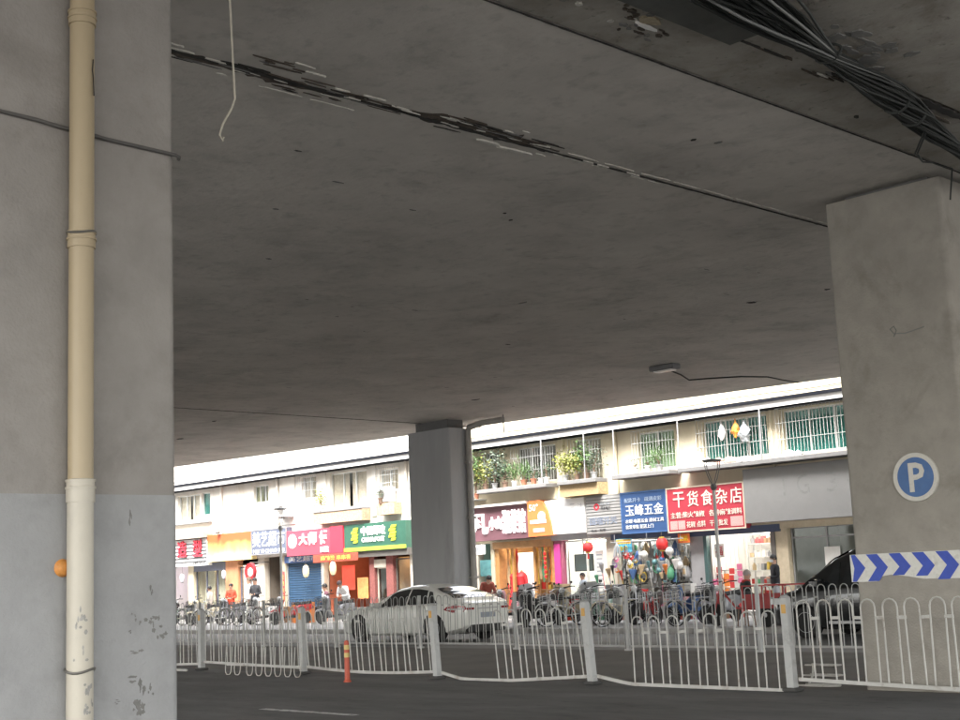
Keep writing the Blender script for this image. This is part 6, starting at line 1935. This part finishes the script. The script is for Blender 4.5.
# cargo tricycle
tr = thing('cargo_tricycle', 'red cargo tricycle parked at the kerb before the dry goods shop', 'tricycle', (-18.9, 26.75, 0.13), R(180))
M_tred = mat('tricycle_red', (0.36, 0.04, 0.04), 0.5, 0.15, 6)
for (wx, wy) in ((0.95, 0), (-0.75, 0.42), (-0.75, -0.42)):
    r = 0.27
    w = MB().lathe([(r * 0.72, -0.03), (r * 0.92, -0.04), (r, 0), (r * 0.92, 0.04), (r * 0.72, 0.03)], (wx, wy, r), 22, 'y').build('wheel', M_tyre, tr, smooth=True)
    rb = MB().lathe([(r * 0.73, -0.025), (r * 0.73, 0.025), (r * 0.66, 0.02), (r * 0.66, -0.02)], (wx, wy, r), 20, 'y')
    for k in range(9):
        a = 2 * math.pi * k / 9
        rb.tube([(wx, wy, r), (wx + r * 0.7 * math.cos(a), wy, r + r * 0.7 * math.sin(a))], 0.007, 4)
    rb.lathe([(0.05, -0.04), (0.05, 0.04)], (wx, wy, r), 10, 'y')
    ro = rb.build('rim', M_chrome, None); ro.parent = w
b = MB()
b.box(-1.3, -0.15, -0.5, 0.5, 0.42, 0.46)
for (x0_, x1_, y0_, y1_) in ((-1.3, -0.15, -0.5, -0.48), (-1.3, -0.15, 0.48, 0.5), (-1.3, -1.28, -0.48, 0.48), (-0.17, -0.15, -0.48, 0.48)):
    b.box(x0_, x1_, y0_, y1_, 0.46, 0.74)
b.build('cargo_bed', M_tred, tr)
rl = MB()
for (x, y) in ((-1.28, -.47), (-0.17, -.47), (-1.28, .47), (-0.17, .47), (-0.72, -.47), (-0.72, .47)):
    rl.box(x - 0.015, x + 0.015, y - 0.015, y + 0.015, 0.74, 0.92)
rl.box(-1.3, -0.15, -0.485, -0.455, 0.92, 0.95).box(-1.3, -0.15, 0.455, 0.485, 0.92, 0.95)
rl.box(-1.3, -1.27, -0.455, 0.455, 0.921, 0.949).build('cargo_rail', M_tred, tr)
MB().tube([(-0.75, 0, .27), (-0.15, 0, .40), (0.35, 0, .42), (0.7, 0, .78), (0.78, 0, .95)], 0.028, 8).tube([(0.95, .07, .27), (0.82, .06, .75), (0.72, 0, 1.0)], 0.018, 6).tube([(0.95, -.07, .27), (0.82, -.06, .75), (0.72, 0, 1.0)], 0.018, 6).tube([(0.15, 0, .42), (0.1, 0, .72)], 0.022, 6).build('frame', M_tred, tr, smooth=True)
MB().tube([(0.5, -.3, 1.06), (0.66, -.2, 1.05), (0.74, 0, 1.0), (0.66, .2, 1.05), (0.5, .3, 1.06)], 0.015, 6).build('handlebar', M_trim, tr, smooth=True)
MB().cbox(-0.06, 0.26, -0.12, 0.12, 0.72, 0.80, 0.025).build('saddle', M_seat, tr)
MB().lathe([(0.0, 0.03), (0.05, 0.02), (0.08, -0.02), (0.05, -0.1)], (0.9, 0, 0.9), 12, 'x').build('headlight', M_lens, tr, smooth=True)

# bicycles among the scooters
def bicycle(x, y, z, rz, paint, label, lean):
    t = thing('bicycle', label, 'bicycle', (x, y, z), rz, 'bicycles leaning in the parked row')
    t.rotation_euler = (lean, 0, rz)
    r = 0.31
    for wx in (-0.5, 0.52):
        w = MB().tube([(wx + r * math.cos(a), 0, r + r * math.sin(a)) for a in [2 * math.pi * k / 22 for k in range(22)]], 0.017, 6, closed=True).build('wheel', M_tyre, t, smooth=True)
        rb = MB().tube([(wx + r * 0.92 * math.cos(a), 0, r + r * 0.92 * math.sin(a)) for a in [2 * math.pi * k / 20 for k in range(20)]], 0.009, 5, closed=True)
        for k in range(12):
            a = 2 * math.pi * k / 12
            rb.tube([(wx, 0, r), (wx + r * 0.92 * math.cos(a), 0, r + r * 0.92 * math.sin(a))], 0.003, 3)
        rb.lathe([(0.025, -0.04), (0.025, 0.04)], (wx, 0, r), 8, 'y')
        o = rb.build('rim', M_chrome, None); o.parent = w
        MB().tube([(wx + (r + 0.04) * math.cos(a), 0, r + (r + 0.04) * math.sin(a)) for a in [R(20 + 14 * k) for k in range(11)]], 0.02, 5).build('mudguard', paint, t, smooth=True)
    MB().tube([(-0.5, 0, r), (-0.05, 0, .28), (0.36, 0, .66), (0.34, 0, .78)], 0.02, 7).tube([(-0.05, 0, .28), (-0.16, 0, .72)], 0.018, 7).tube([(-0.5, 0, r), (-0.15, 0, .66)], 0.012, 6).tube([(-0.12, 0, .5), (0.37, 0, .62)], 0.016, 6).tube([(0.52, 0.04, r), (0.40, 0.03, .62), (0.33, 0, .9)], 0.013, 6).tube([(0.52, -0.04, r), (0.40, -0.03, .62), (0.33, 0, .9)], 0.013, 6).build('frame', paint, t, smooth=True)
    MB().tube([(0.16, -.27, .95), (0.26, -.22, .98), (0.33, 0, .93), (0.26, .22, .98), (0.16, .27, .95)], 0.012, 6).build('handlebar', M_chrome, t, smooth=True)
    b = MB().lathe([(0.02, 0), (0.09, 0.01), (0.10, 0.035), (0.06, 0.06), (0.0, 0.062)], (-0.18, 0, .72), 12)
    b.v = [((v[0] + 0.18) * 1.35 - 0.18, v[1] * 0.85, v[2]) for v in b.v]
    b.build('saddle', M_seat, t, smooth=True)
    c = MB()
    for zz in (.62, .7, .78, .86):
        c.tube([(0.42, -.14, zz), (0.68, -.16, zz), (0.68, .16, zz), (0.42, .14, zz)], 0.005, 4, closed=True)
    for k in range(6):
        yy = -.14 + k * .056
        c.tube([(0.42, yy, .62), (0.42, yy, .86)], 0.004, 4).tube([(0.68, yy * 1.1, .62), (0.68, yy * 1.1, .86)], 0.004, 4).tube([(0.42, yy, .62), (0.68, yy * 1.1, .62)], 0.004, 4)
    c.build('basket', M_chrome, t)
    MB().tube([(-0.05, -.1, .28), (-0.05, .1, .28)], 0.012, 6).tube([(-0.05, .1, .28), (0.06, .1, .16)], 0.01, 5).tube([(-0.05, -.1, .28), (-0.16, -.1, .40)], 0.01, 5).build('crank', M_chrome, t)
    MB().box(-0.72, -0.28, -0.07, 0.07, 0.655, 0.675).tube([(-0.68, .05, .66), (-0.5, .05, r)], 0.007, 5).build('rack', M_chrome, t)
for (x, y, a, c, lab) in [(-26.5, 27.35, -60, 'grey', 'grey bicycle with a wire basket beside the big black scooter'), (-25.3, 27.3, -115, 'white', 'white bicycle at the kerb before the cream scooter'), (-24.2, 27.3, -70, 'green', 'green bicycle at the kerb before the pale green scooter'), (-23.3, 27.25, -110, 'cream', 'cream bicycle at the kerb before the hardware shop'), (-22.2, 27.3, -65, 'red', 'red bicycle at the kerb before the pink scooter'),
                          (-21.0, 27.3, -100, 'grey', 'grey bicycle at the kerb left of the right street lamp'), (-42.2, 28.6, -80, 'grey', 'grey bicycle before the blue shutter at left'), (-44.4, 28.5, -100, 'white', 'white bicycle before the left street lamp'), (-47.4, 28.6, -75, 'green', 'green bicycle before the orange sign at left')]:
    bicycle(x, y, ZP, R(a), pc[c], lab, rnd(0.08, 0.16))

# ------------------------------------------------------------------ goods of the hardware shop and its neighbours
gr = random.Random(77)
GC = {k: mat('goods_' + k, c, 0.55, 0.1, 9) for k, c in dict(red=(0.50, 0.04, 0.04), yellow=(0.5, 0.36, 0.06), blue=(0.05, 0.11, 0.26), green=(0.07, 0.26, 0.14), white=(0.52, 0.52, 0.50), black=(0.03, 0.03, 0.03), grey=(0.22, 0.225, 0.23), teal=(0.10, 0.22, 0.23), pink=(0.58, 0.16, 0.28), orange=(0.65, 0.2, 0.04), brown=(0.22, 0.13, 0.07), silver=(0.33, 0.34, 0.35), tan=(0.45, 0.34, 0.2), purple=(0.25, 0.1, 0.3)).items()}

def broom(x, y, z, h, c1, c2, label, lean):
    t = thing('broom', label, 'broom', (x, y, z), group='brooms and mops at the hardware shop')
    t.rotation_euler = (lean, gr.uniform(-0.06, 0.06), gr.uniform(0, 3))
    MB().cyl((0, 0, 0), (0, 0, h - 0.25), 0.012, 7).build('handle', c1, t, smooth=True)
    b = MB().lathe([(0.03, 0), (0.05, 0.06), (0.13, 0.27), (0.12, 0.30)], (0, 0, h - 0.3), 10)
    b.v = [(v[0], v[1] * 0.45, v[2]) for v in b.v]
    b.build('bristles', c2, t)
def bucket(x, y, z, r, c, label, n=1):
    t = thing('bucket', label, 'bucket', (x, y, z), group='plastic buckets and basins at the hardware shop')
    for i in range(n):
        MB().lathe([(r * 0.72, 0), (r * 0.98, r * 1.5), (r * 1.06, r * 1.5), (r * 1.06, r * 1.56), (r * 0.96, r * 1.56), (r * 0.70, 0.04)], (0, 0, i * 0.07), 16).build('shell', c, t, smooth=True)
    MB().tube([(-r, 0, r * 1.5), (-r * 0.8, 0.02, r * 2.1), (0, 0.04, r * 2.4), (r * 0.8, 0.02, r * 2.1), (r, 0, r * 1.5)], 0.006, 5).build('handle', GC['silver'], t)
def carton(x, y, z, w, d, h, m, label, rz=0.0, grp='cartons stacked before the shops'):
    t = thing('carton', label, 'box', (x, y, z), rz, grp)
    MB().cbox(-w / 2, w / 2, -d / 2, d / 2, 0, h, 0.006).build('box', m, t)
    MB().box(-0.025, 0.025, -d / 2 - 0.002, d / 2 + 0.002, 0.01, h + 0.002).build('tape', GC['tan'], t)
def coil(x, y, z, r, m, label):
    b = MB()
    pts = []
    for k in range(64):
        a = 2 * math.pi * k / 16
        pts.append((r * math.cos(a) * (1 + 0.04 * math.sin(k)), -0.02 * (k // 16) + 0.01 * math.sin(k * 2.1), r * math.sin(a)))
    b.tube(pts, 0.018, 6)
    t = thing('hose_coil', label, 'hose', (x, y, z), group='hose coils hung at the hardware shop')
    b.build('hose', m, t, smooth=True)
    MB().cyl((0, 0, r), (0, 0, 2.42 - z), 0.005, 4).build('cord', GC['black'], t)
def hangcord(t, h):
    MB().cyl((0, 0, 0), (0, 0, h), 0.004, 4).build('cord', GC['black'], t)
def hanging(x, y, z, kind, c, label, top):
    t = thing(kind, label, kind.replace('_', ' '), (x, y, z), gr.uniform(-0.5, 0.5), 'goods hung in the hardware shop front')
    if kind == 'pan':
        MB().lathe([(0.10, 0), (0.15, -0.03), (0.16, -0.03), (0.11, 0.012)], (0, 0, -0.34), 16, 'y').build('dish', c, t, smooth=True)
        MB().box(-0.015, 0.015, -0.01, 0.01, -0.2, 0).build('handle', GC['black'], t)
    elif kind == 'ladle':
        MB().cyl((0, 0, 0), (0, 0, -0.3), 0.008, 6).lathe([(0.0, -0.04), (0.04, -0.02), (0.05, 0.02)], (0, 0, -0.33), 10).build('tool', c, t, smooth=True)
    elif kind == 'shade_net':
        b = MB()
        for i in range(9):
            a = 2 * math.pi * i / 9
            b.tube([(0, 0, 0), (0.08 * math.cos(a), 0.08 * math.sin(a), -0.15), (0.13 * math.cos(a), 0.13 * math.sin(a), -0.45)], 0.014, 5)
        b.build('strands', c, t, smooth=True)
    elif kind == 'net_bag':
        MB().lathe([(0.02, 0), (0.06, -0.06), (0.14, -0.2), (0.13, -0.34), (0.05, -0.42), (0.0, -0.43)], (0, 0, 0), 12).build('bag', c, t, smooth=True)
    elif kind == 'tool_card':
        MB().cbox(-0.09, 0.09, -0.012, 0.0, -0.32, -0.02, 0.004).build('card', GC['white'], t)
        MB().cbox(-0.05, 0.05, -0.05, -0.012, -0.27, -0.1, 0.012).build('tool', c, t)
    if top > z + 0.01:
        hangcord(t, top - z)

# hanging rails in the doorway
rail = thing('goods_rail', 'steel rail across the hardware shop doorway with goods hung on it', 'rail', (-26.7, FYB - 0.2, 2.42), world=True)
for (yy, zz) in ((FYB - 0.3, 2.42), (FYB + 0.15, 2.4), (FYB + 0.6, 2.45)):
    MB().cyl((-28.15, yy, zz), (-25.3, yy, zz), 0.014, 7).build('bar', GC['silver'], rail, smooth=True)
    for x in (-28.0, -26.7, -25.4):
        MB().cyl((x, yy, zz), (x, yy, 2.66), 0.008, 5).build('hanger', GC['silver'], rail)
cols = ['grey', 'silver', 'teal', 'black', 'white', 'green', 'blue', 'silver', 'tan']
adj = {'pan': 'frying pan', 'ladle': 'ladle', 'shade_net': 'bunch of straps', 'net_bag': 'net bag', 'tool_card': 'carded tool'}
kinds = ['pan', 'ladle', 'shade_net', 'net_bag', 'tool_card']
cnt = 0
for row, (yy, zz) in enumerate(((FYB - 0.3, 2.42), (FYB + 0.15, 2.4), (FYB + 0.6, 2.45))):
    for i in range(18):
        x = -28.05 + i * 0.158 + gr.uniform(-0.04, 0.04)
        k = kinds[(i * 2 + row) % 5]
        c = cols[(i + row * 2) % 9]
        z = zz - gr.choice((0.02, 0.02, 0.3, 0.55, 0.8))
        hanging(x, yy, z, k, GC[c], '%s %s hung %s in the %s row, %s hardware doorway' % (c, adj[k], 'high' if zz - z < 0.1 else ('low' if zz - z > 0.5 else 'half-way'), ('front', 'middle', 'back')[row], ('left', 'middle', 'right')[min(2, i // 6)]), zz)
# shelf units with goods inside
def shelf(x0, x1, y0, y1, z0, zs, parent_label, grp, palette, m, seed, itemname='packet', dens=0.16, hmax=0.26):
    rr = random.Random(seed)
    t = thing('shelf_unit', parent_label, 'shelf', ((x0 + x1) / 2, (y0 + y1) / 2, z0), world=True)
    for x in (x0, x1 - 0.03):
        for y in (y0, y1 - 0.03):
            MB().box(x, x + 0.03, y, y + 0.03, z0, zs[-1] + 0.02).build('upright', m, t)
    for z in zs:
        MB().box(x0 + 0.002, x1 - 0.002, y0 + 0.002, y1 - 0.002, z, z + 0.025).build('shelf_board', m, t)
    for li, z in enumerate(zs[:-1]):
        seen = {}
        x = x0 + 0.06
        while x < x1 - 0.1:
            w = dens * rr.uniform(0.6, 1.3)
            h = hmax * rr.uniform(0.5, 1.0)
            cn = rr.choice(palette)
            shape = rr.random()
            if shape < 0.55:
                o = MB().cbox(0, w * 0.9, 0, 0.16, 0, h, 0.008).build(itemname, GC[cn], None, loc=(x, y0 + 0.04, z + 0.026))
                lab = 'packet'
            else:
                o = MB().lathe([(w * 0.36, 0), (w * 0.4, h * 0.1), (w * 0.4, h * 0.7), (w * 0.2, h * 0.85), (w * 0.2, h)], (w * 0.45, 0.08, 0), 12).build('jar', GC[cn], None, smooth=True, loc=(x, y0 + 0.06, z + 0.026))
                lab = 'jar'
            lev = 'bottom' if li == 0 else ('top' if li == len(zs) - 2 else ('second', 'third', 'fourth')[li - 1])
            k = seen[(cn, lab)] = seen.get((cn, lab), 0) + 1
            tag(o, '%s%s %s on the %s board of the %s' % (('', 'second ', 'third ', 'fourth ', 'fifth ', 'sixth ', 'seventh ')[k - 1], cn, lab, lev, grp), lab, grp)
            x += w
shelf(-28.1, -27.0, FYB + 1.6, FYB + 1.95, 0.27, (0.5, 0.95, 1.4, 1.85, 2.25), 'tall steel shelf at the back left of the hardware shop', 'back left shelf of the hardware shop', ['grey', 'silver', 'black', 'red', 'yellow', 'blue', 'white'], GC['silver'], 31)
shelf(-26.7, -25.4, FYB + 1.6, FYB + 1.95, 0.27, (0.5, 0.95, 1.4, 1.85, 2.25), 'tall steel shelf at the back right of the hardware shop', 'back right shelf of the hardware shop', ['grey', 'silver', 'black', 'teal', 'green', 'blue', 'white'], GC['silver'], 32)
shelf(-24.3, -23.0, FYB + 1.5, FYB + 1.85, 0.27, (0.55, 0.95, 1.35, 1.75, 2.15, 2.45), 'pale shelf of packets at the right of the dry goods shop', 'right shelf of the dry goods shop', ['green', 'brown', 'red', 'tan', 'white', 'yellow', 'grey'], GC['white'], 33, dens=0.13, hmax=0.24)
shelf(-24.6, -23.75, FYB + 0.4, FYB + 0.7, 0.27, (0.6, 1.0, 1.4), 'low shelf of red packets at the left of the dry goods shop', 'left shelf of the dry goods shop', ['red', 'red', 'pink', 'orange', 'white'], GC['white'], 34, dens=0.15, hmax=0.3)
shelf(-30.4, -28.75, FYB + 0.5, FYB + 0.85, 0.27, (0.35, 0.75, 1.05), 'white counter in the phone shop window', 'white counter of the phone shop', ['white', 'blue', 'grey', 'white'], GC['white'], 35, dens=0.2, hmax=0.2)
shelf(-32.6, -32.0, FYB + 1.0, FYB + 1.3, 0.27, (0.5, 1.0, 1.5, 2.0, 2.3), 'gold shelf right behind the white panel of the gold-lit shop', 'left shelf of the gold-lit shop', ['yellow', 'orange', 'brown', 'red', 'tan'], GC['tan'], 36)
shelf(-31.85, -31.1, FYB + 0.55, FYB + 0.85, 0.27, (0.5, 1.0, 1.5, 2.0, 2.3), 'gold shelf at the right of the gold-lit shop', 'right shelf of the gold-lit shop', ['yellow', 'orange', 'brown', 'red', 'tan', 'green'], GC['tan'], 37)
# outside, in front of the hardware shop
n_b = [('tan', 'green'), ('red', 'grey'), ('blue', 'tan'), ('green', 'black'), ('yellow', 'red'), ('silver', 'blue'), ('black', 'tan'), ('white', 'teal'), ('pink', 'grey'), ('brown', 'tan'), ('grey', 'orange'), ('teal', 'white')]
for i, (c1, c2) in enumerate(n_b):
    x = -28.1 + i * 0.235 if i < 7 else -26.0 + (i - 7) * 0.2
    broom(x, 32.15 + gr.uniform(-0.1, 0.1), 0.13, gr.uniform(1.25, 1.75), GC[c1], GC[c2], '%s-headed broom on a %s handle upright before the hardware shop' % (c2, c1), -0.12)
bk = [('red', .17), ('blue', .15), ('orange', .16), ('green', .14), ('grey', .18), ('white', .16), ('teal', .15), ('yellow', .13), ('pink', .16), ('black', .17)]
for i, (c, r) in enumerate(bk):
    bucket(-28.0 + (i % 6) * 0.5 + gr.uniform(-.05, .05), 31.6 - (i // 6) * 0.45, 0.13, r, GC[c], '%s plastic bucket on the pavement before the hardware shop' % c, gr.choice((1, 2, 3)))
for i, (c, x, z, r) in enumerate([('black', -26.9, 1.35, .24), ('yellow', -26.85, 1.32, .14), ('grey', -27.5, 1.55, .2), ('green', -26.3, 1.6, .18), ('teal', -26.05, 1.35, .2)]):
    coil(x, FYB - 0.36 + 0.02 * i, z, r, GC[c], '%s hose coil hung before the hardware shop' % c)
# colourful pinwheels and balls
pw = [(c, x, z, r * 0.8) for (c, x, z, r) in [('red', -27.35, 2.02, .17), ('pink', -27.75, 1.9, .13), ('yellow', -27.2, 1.72, .15), ('red', -27.15, 1.95, .14), ('purple', -27.82, 1.72, .12), ('green', -27.6, 1.5, .10), ('orange', -27.75, 1.55, .10), ('yellow', -26.98, 1.82, .10)]]
for i, (c, x, z, r) in enumerate(pw):
    t = thing('paper_pinwheel', '%s paper pinwheel at the left of the hardware doorway%s' % (c, ', the larger of the two' if i in (0, 2) else (', the smaller of the two' if i in (3, 7) else '')), 'pinwheel', (x, FYB - 0.55, z), group='pinwheels at the hardware shop')
    b = MB()
    for k in range(8):
        a = 2 * math.pi * k / 8
        a2 = a + 0.75
        b.add([(0, 0, 0), (r * math.cos(a), -0.03, r * math.sin(a)), (r * 1.05 * math.cos(a + .4), 0.0, r * 1.05 * math.sin(a + .4)), (r * 0.6 * math.cos(a2), 0.05, r * 0.6 * math.sin(a2))], [(0, 1, 2, 3)])
    b.build('petals', GC[c], t, fixn=False)
    MB().lathe([(0.025, -0.04), (0.025, 0.02)], (0, 0, 0), 8, 'y').build('hub', GC['white'], t)
    MB().cyl((0, 0.02, 0), (gr.uniform(-0.1, 0.1), 0.12, -(z - 0.6)), 0.006, 5).build('stick', GC['tan'], t)
    
# rack holding the pinwheels
rk = thing('pinwheel_rack', 'dark stand at the left of the hardware doorway holding pinwheels', 'stand', (-27.5, FYB - 0.45, 0.13), world=True)
MB().box(-27.9, -27.0, FYB - 0.5, FYB - 0.36, 0.13, 0.62).build('box', GC['brown'], rk)
MB().cyl((-27.5, FYB - 0.43, 0.6), (-27.5, FYB - 0.43, 2.3), 0.018, 7).build('pole', GC['black'], rk)
# white lamp globes and fans for sale in the doorway
for i, (x, z, r, c) in enumerate([(-26.75, 1.98, .13, 'white'), (-25.75, 2.05, .13, 'white'), (-25.42, 1.62, .12, 'white'), (-26.35, 1.75, .09, 'teal'), (-26.05, 1.82, .09, 'blue'), (-26.2, 1.5, .09, 'teal'), (-26.6, 1.5, .09, 'grey')]):
    t = thing('globe_lampshade', '%s globe lampshade hung %s' % (c, ('left of the doorway middle', 'at the top right of the hardware doorway', 'low at the right doorpost of the hardware shop', 'in the doorway middle', 'right of the doorway middle', 'below the blue globe', 'low in the doorway middle')[i]), 'lampshade', (x, FYB - 0.42, z), group='globes hung in the hardware doorway')
    MB().lathe([(0.02, r), (r * 0.5, r * 0.87), (r * 0.87, r * 0.5), (r, 0), (r * 0.87, -r * 0.5), (r * 0.5, -r * 0.87), (0.02, -r)], (0, 0, 0), 14).build('globe', GC[c], t, smooth=True)
    MB().cyl((0, 0, r), (0, 0.1, 2.44 - z), 0.005, 4).build('cord', GC['black'], t)
# crates, cartons, gas cylinders on the pavement
ct = [(-25.3, 31.3, .5, .4, .35, 'tan', 'tan carton before the hardware shop pier'), (-25.25, 31.3, .45, .38, .3, 'white', 'white carton on top of the tan carton'), (-24.4, 31.5, .5, .4, .5, 'red', 'red crate of packets before the dry goods shop'), (-23.8, 31.4, .5, .4, .42, 'pink', 'pink crate before the dry goods shop'), (-23.2, 31.5, .45, .4, .45, 'brown', 'brown carton before the dry goods doorway'), (-22.6, 31.2, .5, .45, .6, 'red', 'tall red crate at the right of the dry goods doorway'),
      (-29.0, 31.4, .5, .4, .5, 'red', 'red box before the phone shop window'), (-29.8, 31.3, .55, .4, .4, 'white', 'white box before the phone shop window'), (-41.6, 30.6, .9, .5, .75, 'orange', 'orange counter box before the snack shop'), (-43.0, 30.8, .6, .5, .6, 'brown', 'brown counter box before the blue shutter'), (-38.9, 31.2, .5, .4, .5, 'grey', 'grey box under the green sign'), (-24.1, 31.5, .3, .3, .28, 'orange', 'small orange carton between red and pink crates')]
for (x, y, w, d, h, c, lab) in ct:
    z = 0.13 + (0.352 if 'on top' in lab else 0)
    carton(x, y, z, w, d, h, GC[c], lab, gr.uniform(-0.2, 0.2))
# stacked boxes along the shop fronts
words = ('first', 'second', 'third', 'fourth', 'fifth', 'sixth', 'seventh', 'eighth', 'ninth', 'tenth', 'eleventh', 'twelfth')
stk = [(-28.3, 'red white tan'), (-27.75, 'orange red'), (-27.25, 'grey teal white'), (-26.75, 'green yellow'), (-26.3, 'white silver grey'), (-25.85, 'red black'), (-25.35, 'pink white red'), (-24.75, 'tan orange'), (-24.2, 'white pink'), (-23.65, 'red tan white'), (-23.1, 'purple white'), (-22.6, 'brown red')]
for i, (x, cs) in enumerate(stk):
    z = 0.13
    cl_ = cs.split()
    for k, c in enumerate(cl_):
        h = gr.uniform(0.26, 0.42)
        carton(x + gr.uniform(-0.04, 0.04), 30.55 + gr.uniform(-0.12, 0.12) + 0.1 * (i % 2), z, gr.uniform(0.34, 0.46), gr.uniform(0.3, 0.38), h, GC[c], '%s box, %s of the %s stack from the left before the shops' % (c, 'bottom' if k == 0 else ('top' if k == len(cl_) - 1 else 'middle'), words[i]), gr.uniform(-0.2, 0.2), 'box stacks along the shop fronts')
        z += h + 0.003
# packets hanging in the dry goods shop
pk = [('red', -24.35, 1.55), ('red', -23.9, 1.5), ('pink', -23.62, 1.62), ('red', -23.4, 1.42), ('orange', -24.1, 1.35), ('white', -23.75, 1.3), ('pink', -24.5, 1.2)]
for i, (c, x, z) in enumerate(pk):
    t = thing('hanging_packet', '%s packet strip hung in the dry goods doorway, number %s from the left' % (c, ['two', 'four', 'six', 'seven', 'three', 'five', 'one'][i]), 'packet', (x, FYB + 0.1, z), group='packet strips in the dry goods doorway')
    for k in range(3):
        MB().cbox(-0.09, 0.09, -0.02, 0.02, -0.2 - k * 0.2, -0.03 - k * 0.2, 0.01).build('packet', GC[c], t)
    MB().cyl((0, 0, -0.6), (0, 0, 2.62 - z), 0.005, 4).build('cord', GC['white'], t)
# mannequins in red dresses in the gold-lit shop
for i, (x, lab) in enumerate(((-33.12, 'red dress on a stand in the gold-lit doorway, left of the pair'), (-32.8, 'red dress on a stand in the gold-lit doorway, right of the pair'))):
    t = thing('dress_form', lab, 'dress', (x, FYB + 0.35, 0.27))
    MB().lathe([(0.26, 0.25), (0.23, 0.5), (0.14, 0.92), (0.17, 1.1), (0.19, 1.22), (0.13, 1.32), (0.05, 1.38)], (0, 0, 0), 16).build('dress', mat('dress_red', (0.55, 0.03, 0.04), 0.6, 0.15, 9), t, smooth=True)
    MB().lathe([(0.16, 0), (0.16, 0.02), (0.015, 0.03), (0.015, 0.3)], (0, 0, 0), 12).build('base', GC['black'], t)
    MB().lathe([(0.04, 1.38), (0.045, 1.42), (0.0, 1.44)], (0, 0, 0), 10).build('neck', GC['tan'], t)
    for sg in (-1, 1):
        MB().tube([(sg * 0.17, 0, 1.24), (sg * 0.24, -0.02, 1.05), (sg * 0.26, -0.05, 0.8)], [0.06, 0.05, 0.045], 8).build('sleeve', mat('dress_red', (0.55, 0.03, 0.04), 0.6, 0.15, 9), t, smooth=True)
mr = thing('mirror_panel', 'added glowing white panel behind the red dresses in the gold-lit shop', 'panel', (-33.1, FYB + 0.9, 0.6), world=True)
MB().box(-33.5, -32.75, FYB + 0.9, FYB + 0.94, 0.3, 2.3).build('panel', M_lit, mr)  # glowing sheet added for the brightness of the shop interior
# gold and red hanging strips either side of the gold-lit doorway
sg_ = [('tan', -33.35), ('yellow', -33.2), ('brown', -33.05), ('red', -32.92), ('yellow', -31.95), ('tan', -31.82), ('green', -31.7), ('yellow', -31.58), ('brown', -31.46), ('orange', -31.32)]
for i, (c, x) in enumerate(sg_):
    where = ('at far left', 'second from the left', 'third from the left', 'left of the dresses', 'just right of the dresses', 'right of the dresses beside a green strip', 'right of the dresses', 'between green and brown strips', 'beside the orange strip', 'at far right')[i]
    o = thing('bead_strip', '%s hanging strip %s in the gold-lit doorway' % (c, where), 'curtain', (x, FYB + 0.28, 0.9), group='strips in the gold-lit doorway')
    b = MB()
    ln = gr.uniform(1.0, 1.5)
    vs = []
    for k in range(9):
        z = 1.52 - ln * k / 8
        d = 0.012 * math.sin(k * 2.0 + i)
        vs += [(-0.045 + d, 0.02 * math.sin(k + i), z), (0.045 + d, -0.02 * math.sin(k + i), z)]
    b.add(vs, [(2 * k, 2 * k + 1, 2 * k + 3, 2 * k + 2) for k in range(8)])
    b.build('strip', GC[c], o, smooth=True)
    MB().cyl((-0.06, 0, 1.53), (0.06, 0, 1.53), 0.012, 6).build('rod', GC['brown'], o)
for (x0_, x1_) in ((-33.0, -32.9), (-31.98, -31.88)):
    MB().box(x0_, x1_, FYB + 0.1, FYB + 0.2, 0.27, 2.45).build('door_post', mat('wood_gold', (0.42, 0.22, 0.08), 0.5, 0.2, 5), BR)
# red decorations at the gold-lit shop
for i, x in enumerate((-31.15,)):
    t = thing('red_garland', 'red hanging garland at the right of the gold-lit doorway', 'garland', (x, FYB - 0.2, 1.4))
    for k in range(6):
        MB().lathe([(0.01, 0.06), (0.045, 0.04), (0.05, 0.0), (0.035, -0.045), (0.01, -0.06)], (0, 0, 0.8 - k * 0.15), 10).build('knot', M_lred, t, smooth=True)
    MB().cyl((0, 0, -0.05), (0, 0, 1.1), 0.006, 4).build('cord', M_lred, t)
# magenta door banner
s = board('banner', 'magenta and white vertical banner on the pier beside the white phone shop', -30.83, -30.55, 1.2, 2.5, mat('banner_magenta', (0.55, 0.05, 0.25), 0.6, 0.1, 6), y0=FYB - 0.1, y1=FYB - 0.08, cat='banner')

# ------------------------------------------------------------------ tidy up helper flags
for o in bpy.data.objects:
    for k in ('_world', 'yf'):
        if k in o.keys():
            del o[k]
